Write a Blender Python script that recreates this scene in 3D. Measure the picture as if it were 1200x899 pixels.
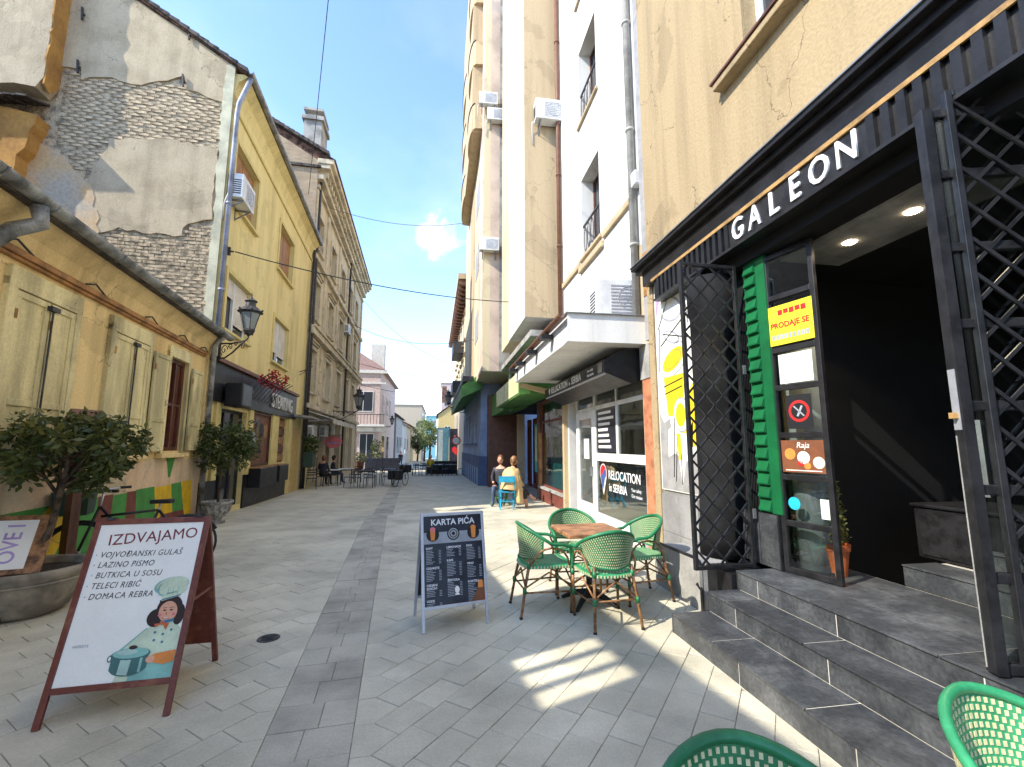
import bpy, bmesh, math, random
from mathutils import Vector, Matrix
random.seed(7)
R = math.radians
for o in list(bpy.data.objects): bpy.data.objects.remove(o)
scene = bpy.context.scene
COL = scene.collection

# ---------------------------------------------------------------- camera
cam_d = bpy.data.cameras.new('Camera')
cam = bpy.data.objects.new('Camera', cam_d); COL.objects.link(cam)
cam_d.sensor_fit = 'HORIZONTAL'; cam_d.sensor_width = 36.0
cam_d.lens = 36.0*530.0/1200.0
cam_d.clip_start = 0.05; cam_d.clip_end = 3000
cam.location = (0, 0, 1.6)
cam.rotation_euler = (R(90+7.79), 0, R(-9.13))
scene.camera = cam

# ---------------------------------------------------------------- world: sky with fair-weather clouds
SUN_EL = R(40.0)
SUN_H = Vector((-0.928, -0.371)).normalized()      # horizontal direction towards the sun
world = bpy.data.worlds.new('World'); scene.world = world; world.use_nodes = True
wn, wl = world.node_tree.nodes, world.node_tree.links
wn.clear()
def N(nodes, t, **kw):
    n = nodes.new(t)
    for k, v in kw.items(): setattr(n, k, v)
    return n
def mth(nodes, links, op, a, b=None, c=None, clamp=False):
    n = nodes.new('ShaderNodeMath'); n.operation = op; n.use_clamp = clamp
    for i, x in enumerate((a, b, c)):
        if x is None: continue
        if isinstance(x, (int, float)): n.inputs[i].default_value = x
        else: links.new(x, n.inputs[i])
    return n.outputs[0]
w_out = N(wn, 'ShaderNodeOutputWorld'); w_bg = N(wn, 'ShaderNodeBackground')
sky = N(wn, 'ShaderNodeTexSky', sky_type='NISHITA')
sky.sun_disc = False; sky.sun_elevation = SUN_EL; sky.sun_rotation = math.atan2(SUN_H.x, SUN_H.y) % (2*math.pi)
sky.air_density = 0.85; sky.dust_density = 0.1; sky.ozone_density = 2.8; sky.altitude = 80
tc = N(wn, 'ShaderNodeTexCoord')
sep = N(wn, 'ShaderNodeSeparateXYZ'); wl.new(tc.outputs['Generated'], sep.inputs[0])
M_ = lambda op, a, b=None, c=None, clamp=False: mth(wn, wl, op, a, b, c, clamp)
zc = M_('MAXIMUM', sep.outputs['Z'], 0.0)
den = M_('ADD', zc, 0.16)
cx = M_('DIVIDE', sep.outputs['X'], den); cy = M_('DIVIDE', sep.outputs['Y'], den)
comb = N(wn, 'ShaderNodeCombineXYZ'); wl.new(cx, comb.inputs[0]); wl.new(cy, comb.inputs[1])
cn = N(wn, 'ShaderNodeTexNoise'); cn.inputs['Scale'].default_value = 1.15; cn.inputs['Detail'].default_value = 9; cn.inputs['Roughness'].default_value = 0.52
wl.new(comb.outputs[0], cn.inputs['Vector'])
# cumulus: bank low over the horizon all round, single puffs higher up
puff = N(wn, 'ShaderNodeTexNoise'); puff.inputs['Scale'].default_value = 13; puff.inputs['Detail'].default_value = 9; puff.inputs['Roughness'].default_value = 0.6
wl.new(tc.outputs['Generated'], puff.inputs['Vector'])
big = N(wn, 'ShaderNodeTexNoise'); big.inputs['Scale'].default_value = 3.4; big.inputs['Detail'].default_value = 3
wl.new(tc.outputs['Generated'], big.inputs['Vector'])
pn = M_('SUBTRACT', puff.outputs['Fac'], 0.5)
bn = M_('SUBTRACT', big.outputs['Fac'], 0.5)
low = M_('SUBTRACT', 0.138, zc)                         # positive near the horizon
bank = M_('MULTIPLY', M_('ADD', M_('ADD', low, M_('MULTIPLY', pn, 0.26)), M_('MULTIPLY', bn, 0.34)), 11.0, clamp=True)
def one_puff(v, sx, k):
    v = Vector(v).normalized()
    sub = N(wn, 'ShaderNodeVectorMath', operation='SUBTRACT'); wl.new(tc.outputs['Generated'], sub.inputs[0]); sub.inputs[1].default_value = v
    scl = N(wn, 'ShaderNodeVectorMath', operation='MULTIPLY'); wl.new(sub.outputs[0], scl.inputs[0]); scl.inputs[1].default_value = (1, 1, 2.2)
    ln = N(wn, 'ShaderNodeVectorMath', operation='LENGTH'); wl.new(scl.outputs[0], ln.inputs[0])
    return M_('MULTIPLY', M_('ADD', M_('SUBTRACT', sx, ln.outputs['Value']), M_('MULTIPLY', pn, k)), 16.0, clamp=True)
c1 = one_puff((-0.005, 0.905, 0.425), 0.082, 0.26)
c2 = one_puff((-0.62, 0.42, 0.66), 0.10, 0.30)
wisp = M_('MULTIPLY', M_('SUBTRACT', cn.outputs['Fac'], 0.48, clamp=True), 1.2, clamp=True)
cl = M_('MAXIMUM', M_('MAXIMUM', bank, c1), M_('MAXIMUM', c2, wisp))
cl = M_('MULTIPLY', cl, 0.93)
shade = M_('ADD', 0.95, M_('MULTIPLY', pn, 1.3))
ccol = N(wn, 'ShaderNodeCombineColor')
for i, k in enumerate((2.75, 2.85, 3.0)):
    wl.new(M_('MULTIPLY', shade, k), ccol.inputs[i])
wm = N(wn, 'ShaderNodeMix', data_type='RGBA')
wl.new(cl, wm.inputs[0]); wl.new(sky.outputs[0], wm.inputs[6]); wl.new(ccol.outputs[0], wm.inputs[7])
wl.new(wm.outputs[2], w_bg.inputs[0]); w_bg.inputs[1].default_value = 0.15
wl.new(w_bg.outputs[0], w_out.inputs[0])

# ---------------------------------------------------------------- sun
sun_d = bpy.data.lights.new('Sun', 'SUN'); sun_d.energy = 2.0; sun_d.angle = R(0.55); sun_d.color = (1.0, 0.93, 0.80)
sun = bpy.data.objects.new('Sun', sun_d); COL.objects.link(sun)
to_sun = Vector((SUN_H.x*math.cos(SUN_EL), SUN_H.y*math.cos(SUN_EL), math.sin(SUN_EL)))
sun.rotation_euler = (-to_sun).to_track_quat('-Z', 'Y').to_euler()
sun.location = (-20, -10, 30)

# ---------------------------------------------------------------- exposure
vs = scene.view_settings
vs.view_transform = 'Standard'; vs.look = 'None'; vs.exposure = 2.02; vs.gamma = 1.0; vs.use_curve_mapping = False
scene.render.engine = 'CYCLES'
scene.cycles.max_bounces = 7; scene.cycles.diffuse_bounces = 4; scene.cycles.glossy_bounces = 3; scene.cycles.transparent_max_bounces = 12

# ================================================================ helpers
def gz(y): return 0.0 if y < 9 else -0.02*(y-9)          # the street falls gently away

class MB:
    """collects geometry, then links it as ONE mesh object"""
    def __init__(s): s.v = []; s.f = []; s.mi = []; s.cur = 0
    def add(s, vs_, fs):
        o = len(s.v); s.v += [tuple(p) for p in vs_]
        for f in fs: s.f.append([i+o for i in f]); s.mi.append(s.cur)
    def box(s, x0, x1, y0, y1, z0, z1, M=None):
        P = [Vector((x, y, z)) for z in (z0, z1) for y in (y0, y1) for x in (x0, x1)]
        if M is not None: P = [M @ p for p in P]
        s.add(P, [(0,2,3,1),(4,5,7,6),(0,1,5,4),(2,6,7,3),(0,4,6,2),(1,3,7,5)]); return s
    def bar(s, a, b, w, h=None, up=(0,0,1)):
        a, b = Vector(a), Vector(b); h = h or w; d = (b-a).normalized(); up = Vector(up)
        if abs(d.dot(up)) > 0.98: up = Vector((0,1,0))
        r = d.cross(up).normalized(); u = r.cross(d)
        P = [p + r*w*.5*i + u*h*.5*j for p in (a, b) for i, j in ((-1,-1),(1,-1),(1,1),(-1,1))]
        s.add(P, [(0,1,2,3),(7,6,5,4),(0,4,5,1),(1,5,6,2),(2,6,7,3),(3,7,4,0)]); return s
    def tube(s, pts, r, n=8, closed=False):
        pts = [Vector(p) for p in pts]; m = len(pts)
        rr = r if isinstance(r, (list, tuple)) else [r]*m
        prev = None; P = []
        for i, p in enumerate(pts):
            if closed: d = pts[(i+1) % m]-pts[i-1]
            else: d = pts[min(i+1, m-1)]-pts[max(i-1, 0)]
            d.normalize()
            if prev is None:
                up = Vector((0,0,1)) if abs(d.z) < .9 else Vector((1,0,0)); x = d.cross(up).normalized()
            else:
                x = prev - d*prev.dot(d); x.normalize()
            prev = x; y = d.cross(x)
            P += [p + (x*math.cos(2*math.pi*k/n)+y*math.sin(2*math.pi*k/n))*rr[i] for k in range(n)]
        F = []
        for i in range(m if closed else m-1):
            a, b = i*n, ((i+1) % m)*n
            F += [(a+k, a+(k+1) % n, b+(k+1) % n, b+k) for k in range(n)]
        if not closed: F += [tuple(range(n-1, -1, -1)), tuple(range((m-1)*n, m*n))]
        s.add(P, F); return s
    def lathe(s, prof, n=20, c=(0,0,0), cap=True):
        c = Vector(c); P = []
        for r, z in prof: P += [c+Vector((r*math.cos(2*math.pi*k/n), r*math.sin(2*math.pi*k/n), z)) for k in range(n)]
        F = []
        for i in range(len(prof)-1):
            a, b = i*n, (i+1)*n
            F += [(a+k, a+(k+1) % n, b+(k+1) % n, b+k) for k in range(n)]
        if cap: F += [tuple(range(n-1, -1, -1)), tuple(range((len(prof)-1)*n, len(prof)*n))]
        s.add(P, F); return s
    def prism(s, pts, f0, f1):
        """pts: list of 2d; f0,f1 map (a,b)->3d for both ends"""
        n = len(pts); P = [f0(*p) for p in pts]+[f1(*p) for p in pts]
        s.add(P, [tuple(range(n-1, -1, -1)), tuple(range(n, 2*n))]+[(i, (i+1) % n, n+(i+1) % n, n+i) for i in range(n)]); return s
    def ngon(s, P): s.add(P, [tuple(range(len(P)))]); return s
    def ball(s, c, r, n=10, m=7, sc=(1,1,1)):
        c = Vector(c); P = []; F = []
        for i in range(m+1):
            t = math.pi*i/m
            for k in range(n):
                a = 2*math.pi*k/n
                P.append(c+Vector((r*sc[0]*math.sin(t)*math.cos(a), r*sc[1]*math.sin(t)*math.sin(a), r*sc[2]*math.cos(t))))
        for i in range(m):
            F += [(i*n+k, (i+1)*n+k, (i+1)*n+(k+1) % n, i*n+(k+1) % n) for k in range(n)]
        s.add(P, F); return s
    def mesh(s, name, smooth=False, recalc=True):
        me = bpy.data.meshes.new(name); me.from_pydata(s.v, [], s.f)
        if recalc:
            bm = bmesh.new(); bm.from_mesh(me); bmesh.ops.recalc_face_normals(bm, faces=bm.faces); bm.to_mesh(me); bm.free()
        if any(s.mi): me.polygons.foreach_set('material_index', s.mi)
        if smooth: me.polygons.foreach_set('use_smooth', [True]*len(me.polygons))
        me.update(); return me
    def build(s, name, mat, parent=None, smooth=False, bev=0, recalc=True, **kw):
        return link(name, s.mesh(name, smooth, recalc), mat, parent, bev, **kw)

def link(name, me, mat=None, parent=None, bev=0, loc=None, rot=None, label=None, cat=None, group=None, kind=None):
    if mat is not None and not me.materials:
        for m in (mat if isinstance(mat, (list, tuple)) else [mat]): me.materials.append(m)
    o = bpy.data.objects.new(name, me); COL.objects.link(o)
    if parent is not None: o.parent = parent
    if loc is not None: o.location = loc
    if rot is not None: o.rotation_euler = rot
    if bev:
        b = o.modifiers.new('bevel', 'BEVEL'); b.width = bev; b.segments = 2; b.limit_method = 'ANGLE'; b.angle_limit = R(40); b.harden_normals = False
    return tag(o, label, cat, group, kind)
def tag(o, label=None, cat=None, group=None, kind=None):
    for k, v in (('label', label), ('category', cat), ('group', group), ('kind', kind)):
        if v: o[k] = v
    return o
def thing(name, label, cat, loc=(0,0,0), rz=0, group=None):
    o = bpy.data.objects.new(name, None); COL.objects.link(o); o.empty_display_size = .1
    o.location = loc; o.rotation_euler = (0, 0, rz)
    return tag(o, label, cat, group)
def copy_tree(o, loc=None, rz=None, label=None, parent=None):
    c = o.copy(); COL.objects.link(c)
    if parent is not None: c.parent = parent
    if loc is not None: c.location = loc
    if rz is not None: c.rotation_euler = (0, 0, rz)
    if label: c['label'] = label
    for ch in [x for x in KIDS.get(o.name, [])] or list(o.children):
        copy_tree(ch, parent=c)
    return c
KIDS = {}
def text_mesh(body, size, extrude=0.002, align='CENTER', shear=0.0, bold=0.0, sx=1.0, spacing=1.0):
    cu = bpy.data.curves.new('lettering', 'FONT'); cu.body = body; cu.size = size; cu.extrude = extrude
    cu.align_x = align; cu.align_y = 'CENTER'; cu.shear = shear; cu.offset = bold; cu.space_character = spacing; cu.resolution_u = 3
    o = bpy.data.objects.new('lettering', cu); COL.objects.link(o)
    dg = bpy.context.evaluated_depsgraph_get(); me = bpy.data.meshes.new_from_object(o.evaluated_get(dg))
    bpy.data.objects.remove(o); bpy.data.curves.remove(cu)
    if sx != 1.0: me.transform(Matrix.Diagonal((sx, 1, 1, 1)))
    me.name = 'lettering'; return me
def text(body, size, mat, parent, M, name='lettering', **kw):
    me = text_mesh(body, size, **kw); me.transform(M); me.materials.clear()
    return link(name, me, mat, parent)
def frame_mat(origin, xdir, ydir):
    """matrix whose x = reading direction, y = up, z = out of the sign"""
    x = Vector(xdir).normalized(); y = Vector(ydir).normalized(); z = x.cross(y)
    return Matrix(((x.x, y.x, z.x, origin[0]), (x.y, y.y, z.y, origin[1]), (x.z, y.z, z.z, origin[2]), (0,0,0,1)))

# ---------------------------------------------------------------- materials
def mat(name, col, rough=.65, var=.14, scale=2.0, bump=.15, bscale=60, metal=0.0, spec=.4, col2=None, thr=(.42,.62), rv=0.0, bdist=.01, detail=6, streak=False, coat=0, world=False, wear=0.0):
    m = bpy.data.materials.new(name); m.use_nodes = True
    n, l = m.node_tree.nodes, m.node_tree.links; p = n['Principled BSDF']
    p.inputs['Roughness'].default_value = rough; p.inputs['Metallic'].default_value = metal; p.inputs['Specular IOR Level'].default_value = spec
    if coat: p.inputs['Coat Weight'].default_value = coat; p.inputs['Coat Roughness'].default_value = .1
    t = N(n, 'ShaderNodeTexCoord'); co = t.outputs['Object']
    if world: co = N(n, 'ShaderNodeNewGeometry').outputs['Position']
    if streak:
        mp = N(n, 'ShaderNodeMapping'); mp.inputs['Scale'].default_value = (1, 1, .22); l.new(co, mp.inputs[0]); cs = mp.outputs[0]
    else: cs = co
    a = N(n, 'ShaderNodeTexNoise'); a.inputs['Scale'].default_value = scale; a.inputs['Detail'].default_value = detail; a.inputs['Roughness'].default_value = .62
    l.new(cs, a.inputs['Vector'])
    mx = N(n, 'ShaderNodeMix', data_type='RGBA')
    c2 = col2 or tuple(max(0, c*(1-2*var)) for c in col)
    c1 = tuple(min(1, c*(1+.35*var)) for c in col)
    mr = N(n, 'ShaderNodeMapRange'); mr.inputs[1].default_value = thr[0]; mr.inputs[2].default_value = thr[1]
    l.new(a.outputs['Fac'], mr.inputs[0]); l.new(mr.outputs[0], mx.inputs[0])
    mx.inputs[6].default_value = (*c1, 1); mx.inputs[7].default_value = (*c2, 1)
    out = mx.outputs[2]
    # fine mottling
    b = N(n, 'ShaderNodeTexNoise'); b.inputs['Scale'].default_value = bscale; b.inputs['Detail'].default_value = 4; l.new(co, b.inputs['Vector'])
    mm = N(n, 'ShaderNodeMix', data_type='RGBA', blend_type='MULTIPLY'); mm.inputs[0].default_value = min(1, var*1.6+.05)
    cr = N(n, 'ShaderNodeMapRange'); cr.inputs[1].default_value = .3; cr.inputs[2].default_value = .7; cr.inputs[3].default_value = .6; cr.inputs[4].default_value = 1.12
    l.new(b.outputs['Fac'], cr.inputs[0]); l.new(out, mm.inputs[6]); l.new(cr.outputs[0], mm.inputs[7]); out = mm.outputs[2]
    if world:                                              # dirt film and trodden-in gum
        st = N(n, 'ShaderNodeTexNoise'); st.inputs['Scale'].default_value = .55; st.inputs['Detail'].default_value = 7; st.inputs['Roughness'].default_value = .7; l.new(co, st.inputs['Vector'])
        sr = N(n, 'ShaderNodeMapRange'); sr.inputs[1].default_value = .45; sr.inputs[2].default_value = .72; sr.inputs[3].default_value = 1.0; sr.inputs[4].default_value = .84; l.new(st.outputs['Fac'], sr.inputs[0])
        vo = N(n, 'ShaderNodeTexVoronoi'); vo.inputs['Scale'].default_value = 3.2; l.new(co, vo.inputs['Vector'])
        sc_ = N(n, 'ShaderNodeSeparateColor'); l.new(vo.outputs['Color'], sc_.inputs[0])
        rad = mth(n, l, 'MULTIPLY', mth(n, l, 'SUBTRACT', sc_.outputs[0], .55, clamp=True), .16)
        spot = mth(n, l, 'LESS_THAN', vo.outputs['Distance'], rad)
        f_ = mth(n, l, 'MULTIPLY', sr.outputs[0], mth(n, l, 'SUBTRACT', 1.0, mth(n, l, 'MULTIPLY', spot, .28)))
        mw = N(n, 'ShaderNodeMix', data_type='RGBA', blend_type='MULTIPLY'); mw.inputs[0].default_value = 1; l.new(out, mw.inputs[6]); l.new(f_, mw.inputs[7]); out = mw.outputs[2]
    if wear:                                               # rain streaks, patch repairs and hairline cracks
        mp2 = N(n, 'ShaderNodeMapping'); mp2.inputs['Scale'].default_value = (1.6, 1.6, .10); l.new(co, mp2.inputs[0])
        st = N(n, 'ShaderNodeTexNoise'); st.inputs['Scale'].default_value = 1.5; st.inputs['Detail'].default_value = 8; st.inputs['Roughness'].default_value = .65; l.new(mp2.outputs[0], st.inputs['Vector'])
        sr = N(n, 'ShaderNodeMapRange'); sr.inputs[1].default_value = .48; sr.inputs[2].default_value = .72; sr.inputs[3].default_value = 1.0; sr.inputs[4].default_value = 1-.32*wear; l.new(st.outputs['Fac'], sr.inputs[0])
        pt = N(n, 'ShaderNodeTexNoise'); pt.inputs['Scale'].default_value = .8; pt.inputs['Detail'].default_value = 5; l.new(co, pt.inputs['Vector'])
        pr = N(n, 'ShaderNodeMapRange'); pr.inputs[1].default_value = .585; pr.inputs[2].default_value = .60; pr.inputs[3].default_value = 1.0; pr.inputs[4].default_value = 1-.16*wear; l.new(pt.outputs['Fac'], pr.inputs[0])
        dn = N(n, 'ShaderNodeTexNoise'); dn.inputs['Scale'].default_value = 3; dn.inputs['Detail'].default_value = 5; l.new(co, dn.inputs['Vector'])
        da = N(n, 'ShaderNodeMix', data_type='RGBA', blend_type='ADD'); da.inputs[0].default_value = .55; l.new(co, da.inputs[6]); l.new(dn.outputs['Color'], da.inputs[7])
        ve = N(n, 'ShaderNodeTexVoronoi', feature='DISTANCE_TO_EDGE'); ve.inputs['Scale'].default_value = .85; l.new(da.outputs[2], ve.inputs['Vector'])
        ck = mth(n, l, 'MULTIPLY', mth(n, l, 'LESS_THAN', ve.outputs['Distance'], .0045), mth(n, l, 'GREATER_THAN', pt.outputs['Fac'], .50))
        f_ = mth(n, l, 'MULTIPLY', mth(n, l, 'MULTIPLY', sr.outputs[0], pr.outputs[0]), mth(n, l, 'SUBTRACT', 1.0, mth(n, l, 'MULTIPLY', ck, .45*wear)))
        mw = N(n, 'ShaderNodeMix', data_type='RGBA', blend_type='MULTIPLY'); mw.inputs[0].default_value = 1; l.new(out, mw.inputs[6]); l.new(f_, mw.inputs[7]); out = mw.outputs[2]
    if rv:
        oi = N(n, 'ShaderNodeObjectInfo'); hs = N(n, 'ShaderNodeHueSaturation')
        v = mth(n, l, 'MULTIPLY_ADD', oi.outputs['Random'], 2*rv, 1-rv); l.new(v, hs.inputs['Value']); l.new(out, hs.inputs['Color']); out = hs.outputs[0]
    l.new(out, p.inputs['Base Color'])
    if bump:
        bp = N(n, 'ShaderNodeBump'); bp.inputs['Strength'].default_value = bump; bp.inputs['Distance'].default_value = bdist
        l.new(b.outputs['Fac'], bp.inputs['Height']); l.new(bp.outputs[0], p.inputs['Normal'])
    rr = N(n, 'ShaderNodeMapRange'); rr.inputs[3].default_value = max(.02, rough-.08); rr.inputs[4].default_value = min(1, rough+.1)
    l.new(a.outputs['Fac'], rr.inputs[0]); l.new(rr.outputs[0], p.inputs['Roughness'])
    return m
def glass(name, tint=(.02,.025,.03), rough=.04, alpha=1.0):
    """alpha 1: dark reflecting pane; below 1: one sees through it"""
    m = bpy.data.materials.new(name); m.use_nodes = True
    n, l = m.node_tree.nodes, m.node_tree.links; p = n['Principled BSDF']; out = n['Material Output']
    p.inputs['Base Color'].default_value = (*tint, 1); p.inputs['Roughness'].default_value = rough; p.inputs['Specular IOR Level'].default_value = .6
    w = N(n, 'ShaderNodeTexNoise'); w.inputs['Scale'].default_value = 1.7; t = N(n, 'ShaderNodeTexCoord'); l.new(t.outputs['Object'], w.inputs['Vector'])
    bp = N(n, 'ShaderNodeBump'); bp.inputs['Strength'].default_value = .12; bp.inputs['Distance'].default_value = .02; l.new(w.outputs['Fac'], bp.inputs['Height']); l.new(bp.outputs[0], p.inputs['Normal'])
    if alpha < 1:
        tr = N(n, 'ShaderNodeBsdfTransparent'); tr.inputs[0].default_value = (.9,.95,.93,1); ms = N(n, 'ShaderNodeMixShader')
        fr = N(n, 'ShaderNodeFresnel'); fr.inputs['IOR'].default_value = 1.5
        f = mth(n, l, 'MULTIPLY_ADD', fr.outputs[0], .7, alpha, clamp=True)
        gl = N(n, 'ShaderNodeBsdfGlossy'); gl.inputs['Roughness'].default_value = .02; l.new(bp.outputs[0], gl.inputs['Normal'])
        l.new(f, ms.inputs[0]); l.new(tr.outputs[0], ms.inputs[1]); l.new(gl.outputs[0], ms.inputs[2]); l.new(ms.outputs[0], out.inputs[0])
    return m
def leafmat(name, c1, c2, scale=9):
    m = bpy.data.materials.new(name); m.use_nodes = True
    n, l = m.node_tree.nodes, m.node_tree.links; p = n['Principled BSDF']; out = n['Material Output']
    g = N(n, 'ShaderNodeNewGeometry'); t = N(n, 'ShaderNodeTexCoord'); w = N(n, 'ShaderNodeTexNoise'); w.inputs['Scale'].default_value = scale; w.inputs['Detail'].default_value = 3
    l.new(t.outputs['Object'], w.inputs['Vector'])
    mx = N(n, 'ShaderNodeMix', data_type='RGBA'); mr = N(n, 'ShaderNodeMapRange'); mr.inputs[1].default_value = .35; mr.inputs[2].default_value = .65
    l.new(w.outputs['Fac'], mr.inputs[0])
    f = mth(n, l, 'MULTIPLY_ADD', g.outputs['Random Per Island'], .6, mth(n, l, 'MULTIPLY', mr.outputs[0], .4)); l.new(f, mx.inputs[0])
    mx.inputs[6].default_value = (*c1, 1); mx.inputs[7].default_value = (*c2, 1)
    l.new(mx.outputs[2], p.inputs['Base Color']); p.inputs['Roughness'].default_value = .45
    tr = N(n, 'ShaderNodeBsdfTranslucent'); l.new(mx.outputs[2], tr.inputs[0]); ms = N(n, 'ShaderNodeMixShader'); ms.inputs[0].default_value = .25
    l.new(p.outputs[0], ms.inputs[1]); l.new(tr.outputs[0], ms.inputs[2]); l.new(ms.outputs[0], out.inputs[0])
    return m
def emit(name, col, s):
    m = bpy.data.materials.new(name); m.use_nodes = True; p = m.node_tree.nodes['Principled BSDF']
    p.inputs['Emission Color'].default_value = (*col, 1); p.inputs['Emission Strength'].default_value = s; p.inputs['Base Color'].default_value = (*col, 1); return m
def brickmat(name, c1, c2, mortar, scale=4.0, rot=0.0, bw=.25, rh=.075, axes='XZ', ms=.012, bump=.5, rough=.85):
    m = bpy.data.materials.new(name); m.use_nodes = True
    n, l = m.node_tree.nodes, m.node_tree.links; p = n['Principled BSDF']; p.inputs['Roughness'].default_value = rough; p.inputs['Specular IOR Level'].default_value = .3
    t = N(n, 'ShaderNodeTexCoord'); s = N(n, 'ShaderNodeSeparateXYZ'); l.new(t.outputs['Object'], s.inputs[0])
    c = N(n, 'ShaderNodeCombineXYZ'); l.new(s.outputs[axes[0]], c.inputs[0]); l.new(s.outputs[axes[1]], c.inputs[1])
    mp = N(n, 'ShaderNodeMapping'); mp.inputs['Rotation'].default_value = (0, 0, rot); l.new(c.outputs[0], mp.inputs[0])
    b = N(n, 'ShaderNodeTexBrick'); b.inputs['Scale'].default_value = 1; b.inputs['Brick Width'].default_value = bw; b.inputs['Row Height'].default_value = rh; b.inputs['Mortar Size'].default_value = ms
    b.inputs['Mortar Smooth'].default_value = .3; b.inputs['Color1'].default_value = (*c1, 1); b.inputs['Color2'].default_value = (*c2, 1); b.inputs['Mortar'].default_value = (*mortar, 1)
    l.new(mp.outputs[0], b.inputs['Vector'])
    w = N(n, 'ShaderNodeTexNoise'); w.inputs['Scale'].default_value = 1.6; w.inputs['Detail'].default_value = 8; l.new(t.outputs['Object'], w.inputs['Vector'])
    mm = N(n, 'ShaderNodeMix', data_type='RGBA', blend_type='MULTIPLY'); mm.inputs[0].default_value = .55
    cr = N(n, 'ShaderNodeMapRange'); cr.inputs[1].default_value = .3; cr.inputs[2].default_value = .7; cr.inputs[3].default_value = .6; cr.inputs[4].default_value = 1.15; l.new(w.outputs['Fac'], cr.inputs[0])
    l.new(b.outputs[0], mm.inputs[6]); l.new(cr.outputs[0], mm.inputs[7]); l.new(mm.outputs[2], p.inputs['Base Color'])
    bp = N(n, 'ShaderNodeBump'); bp.inputs['Strength'].default_value = bump; bp.inputs['Distance'].default_value = .01; bp.invert = True
    l.new(b.outputs['Fac'], bp.inputs['Height']); l.new(bp.outputs[0], p.inputs['Normal'])
    return m

MT = {}
def mk(key, *a, **k): MT[key] = mat(key, *a, **k)
mk('paver', (.62,.57,.43), rough=.8, var=.17, scale=.9, bump=.35, bscale=70, rv=.07, world=True, detail=9, thr=(.40,.66))
mk('paver_dark', (.46,.425,.33), rough=.8, var=.18, scale=1.1, bump=.35, bscale=70, rv=.1, world=True, detail=9, thr=(.40,.66))
mk('joint', (.33,.305,.25), rough=.95, var=.25, scale=6)
mk('ground', (.42,.40,.34), rough=.9, scale=.4)
mk('slate', (.04,.043,.047), rough=.42, var=.5, scale=3.2, bump=.3, bscale=40, col2=(.13,.135,.14), thr=(.45,.75), rv=.25, spec=.5)
mk('grout', (.58,.55,.48), rough=.9)
mk('black_paint', (.014,.014,.016), rough=.42, var=.3, scale=5, bump=.1, spec=.4)
mk('black_metal', (.02,.02,.022), rough=.36, var=.3, scale=7, bump=.08, metal=.0, spec=.5)
mk('matte_black', (.016,.016,.017), rough=.85, var=.3, spec=.15)
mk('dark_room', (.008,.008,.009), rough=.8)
mk('grey_metal', (.30,.31,.32), rough=.42, var=.2, scale=4, metal=.6)
mk('zinc', (.34,.35,.34), rough=.5, var=.35, scale=3, metal=.35)
mk('blue_zinc', (.33,.36,.45), rough=.5, var=.25, scale=2, metal=.2)
mk('gold', (.45,.27,.10), rough=.4, var=.2, scale=8)
mk('white_paint', (.74,.74,.72), rough=.5, var=.08, scale=2)
mk('white_plastic', (.72,.72,.70), rough=.4, var=.1, scale=3)
mk('letter_white', (.78,.78,.80), rough=.45, var=.04)
mk('cream_wall', (.36,.27,.15), rough=.9, var=.2, scale=1.1, bump=.3, bscale=34, col2=(.32,.235,.13), thr=(.5,.7), streak=True, bdist=.02, wear=1.0)
mk('white_wall', (.72,.70,.65), rough=.88, var=.08, scale=.8, bump=.25, bscale=40, streak=True, wear=.5)
mk('bay_cream', (.58,.50,.34), rough=.88, var=.10, scale=.7, bump=.3, bscale=30, col2=(.50,.43,.31), thr=(.55,.72), streak=True, wear=.7)
mk('bay_tan', (.47,.36,.22), rough=.9, var=.12, scale=.9, bump=.35, bscale=25, col2=(.36,.28,.18), thr=(.58,.72), streak=True, wear=.8)
mk('pink_wall', (.60,.47,.38), rough=.88, var=.12, scale=.8, bump=.3)
mk('grey_concrete', (.30,.295,.285), rough=.85, var=.15, scale=1.5, bump=.3, bscale=50)
mk('low_yellow', (.78,.58,.27), rough=.9, var=.14, scale=1.1, bump=.4, bscale=30, col2=(.64,.45,.20), thr=(.48,.66), streak=True, bdist=.02, wear=.9)
mk('low_salmon', (.68,.48,.31), rough=.9, var=.16, scale=1.6, bump=.4, bscale=30, col2=(.55,.45,.30), wear=1.0)
mk('shutter', (.75,.64,.33), rough=.6, var=.2, scale=2.2, bump=.2, bscale=40, streak=True, wear=1.0)
mk('rail_orange', (.42,.20,.06), rough=.6, var=.25, scale=4)
mk('brown_wood', (.13,.05,.03), rough=.5, var=.3, scale=6, bump=.2, streak=True)
mk('red_brown', (.14,.035,.025), rough=.4, var=.35, scale=9, bump=.15, col2=(.30,.11,.06), thr=(.5,.75))
mk('yellow_wall', (.72,.59,.27), rough=.88, var=.10, scale=.9, bump=.25, bscale=35, col2=(.53,.43,.18), thr=(.5,.72), streak=True, wear=.6)
mk('yellow_trim', (.66,.54,.22), rough=.85, var=.08)
mk('plaster', (.49,.405,.275), rough=.92, var=.2, scale=1.3, bump=.22, bscale=34, col2=(.42,.34,.225), thr=(.45,.65), bdist=.03, wear=.8)
mk('plaster_edge', (.60,.58,.42), rough=.9, var=.15)
mk('orange_plaster', (.46,.24,.06), rough=.92, var=.25, scale=1.5, bump=.5, bscale=14, col2=(.36,.18,.05))
mk('peach_plaster', (.55,.38,.20), rough=.92, var=.25, scale=1.2, bump=.4, bscale=16, col2=(.48,.42,.33))
mk('brick', (.58,.465,.31), rough=.92, var=.3, scale=8, bump=.6, bscale=50, rv=.16, bdist=.01)
mk('mortar', (.52,.43,.30), rough=.95, var=.3, scale=5, bump=.8, bscale=25, bdist=.03)
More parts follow.
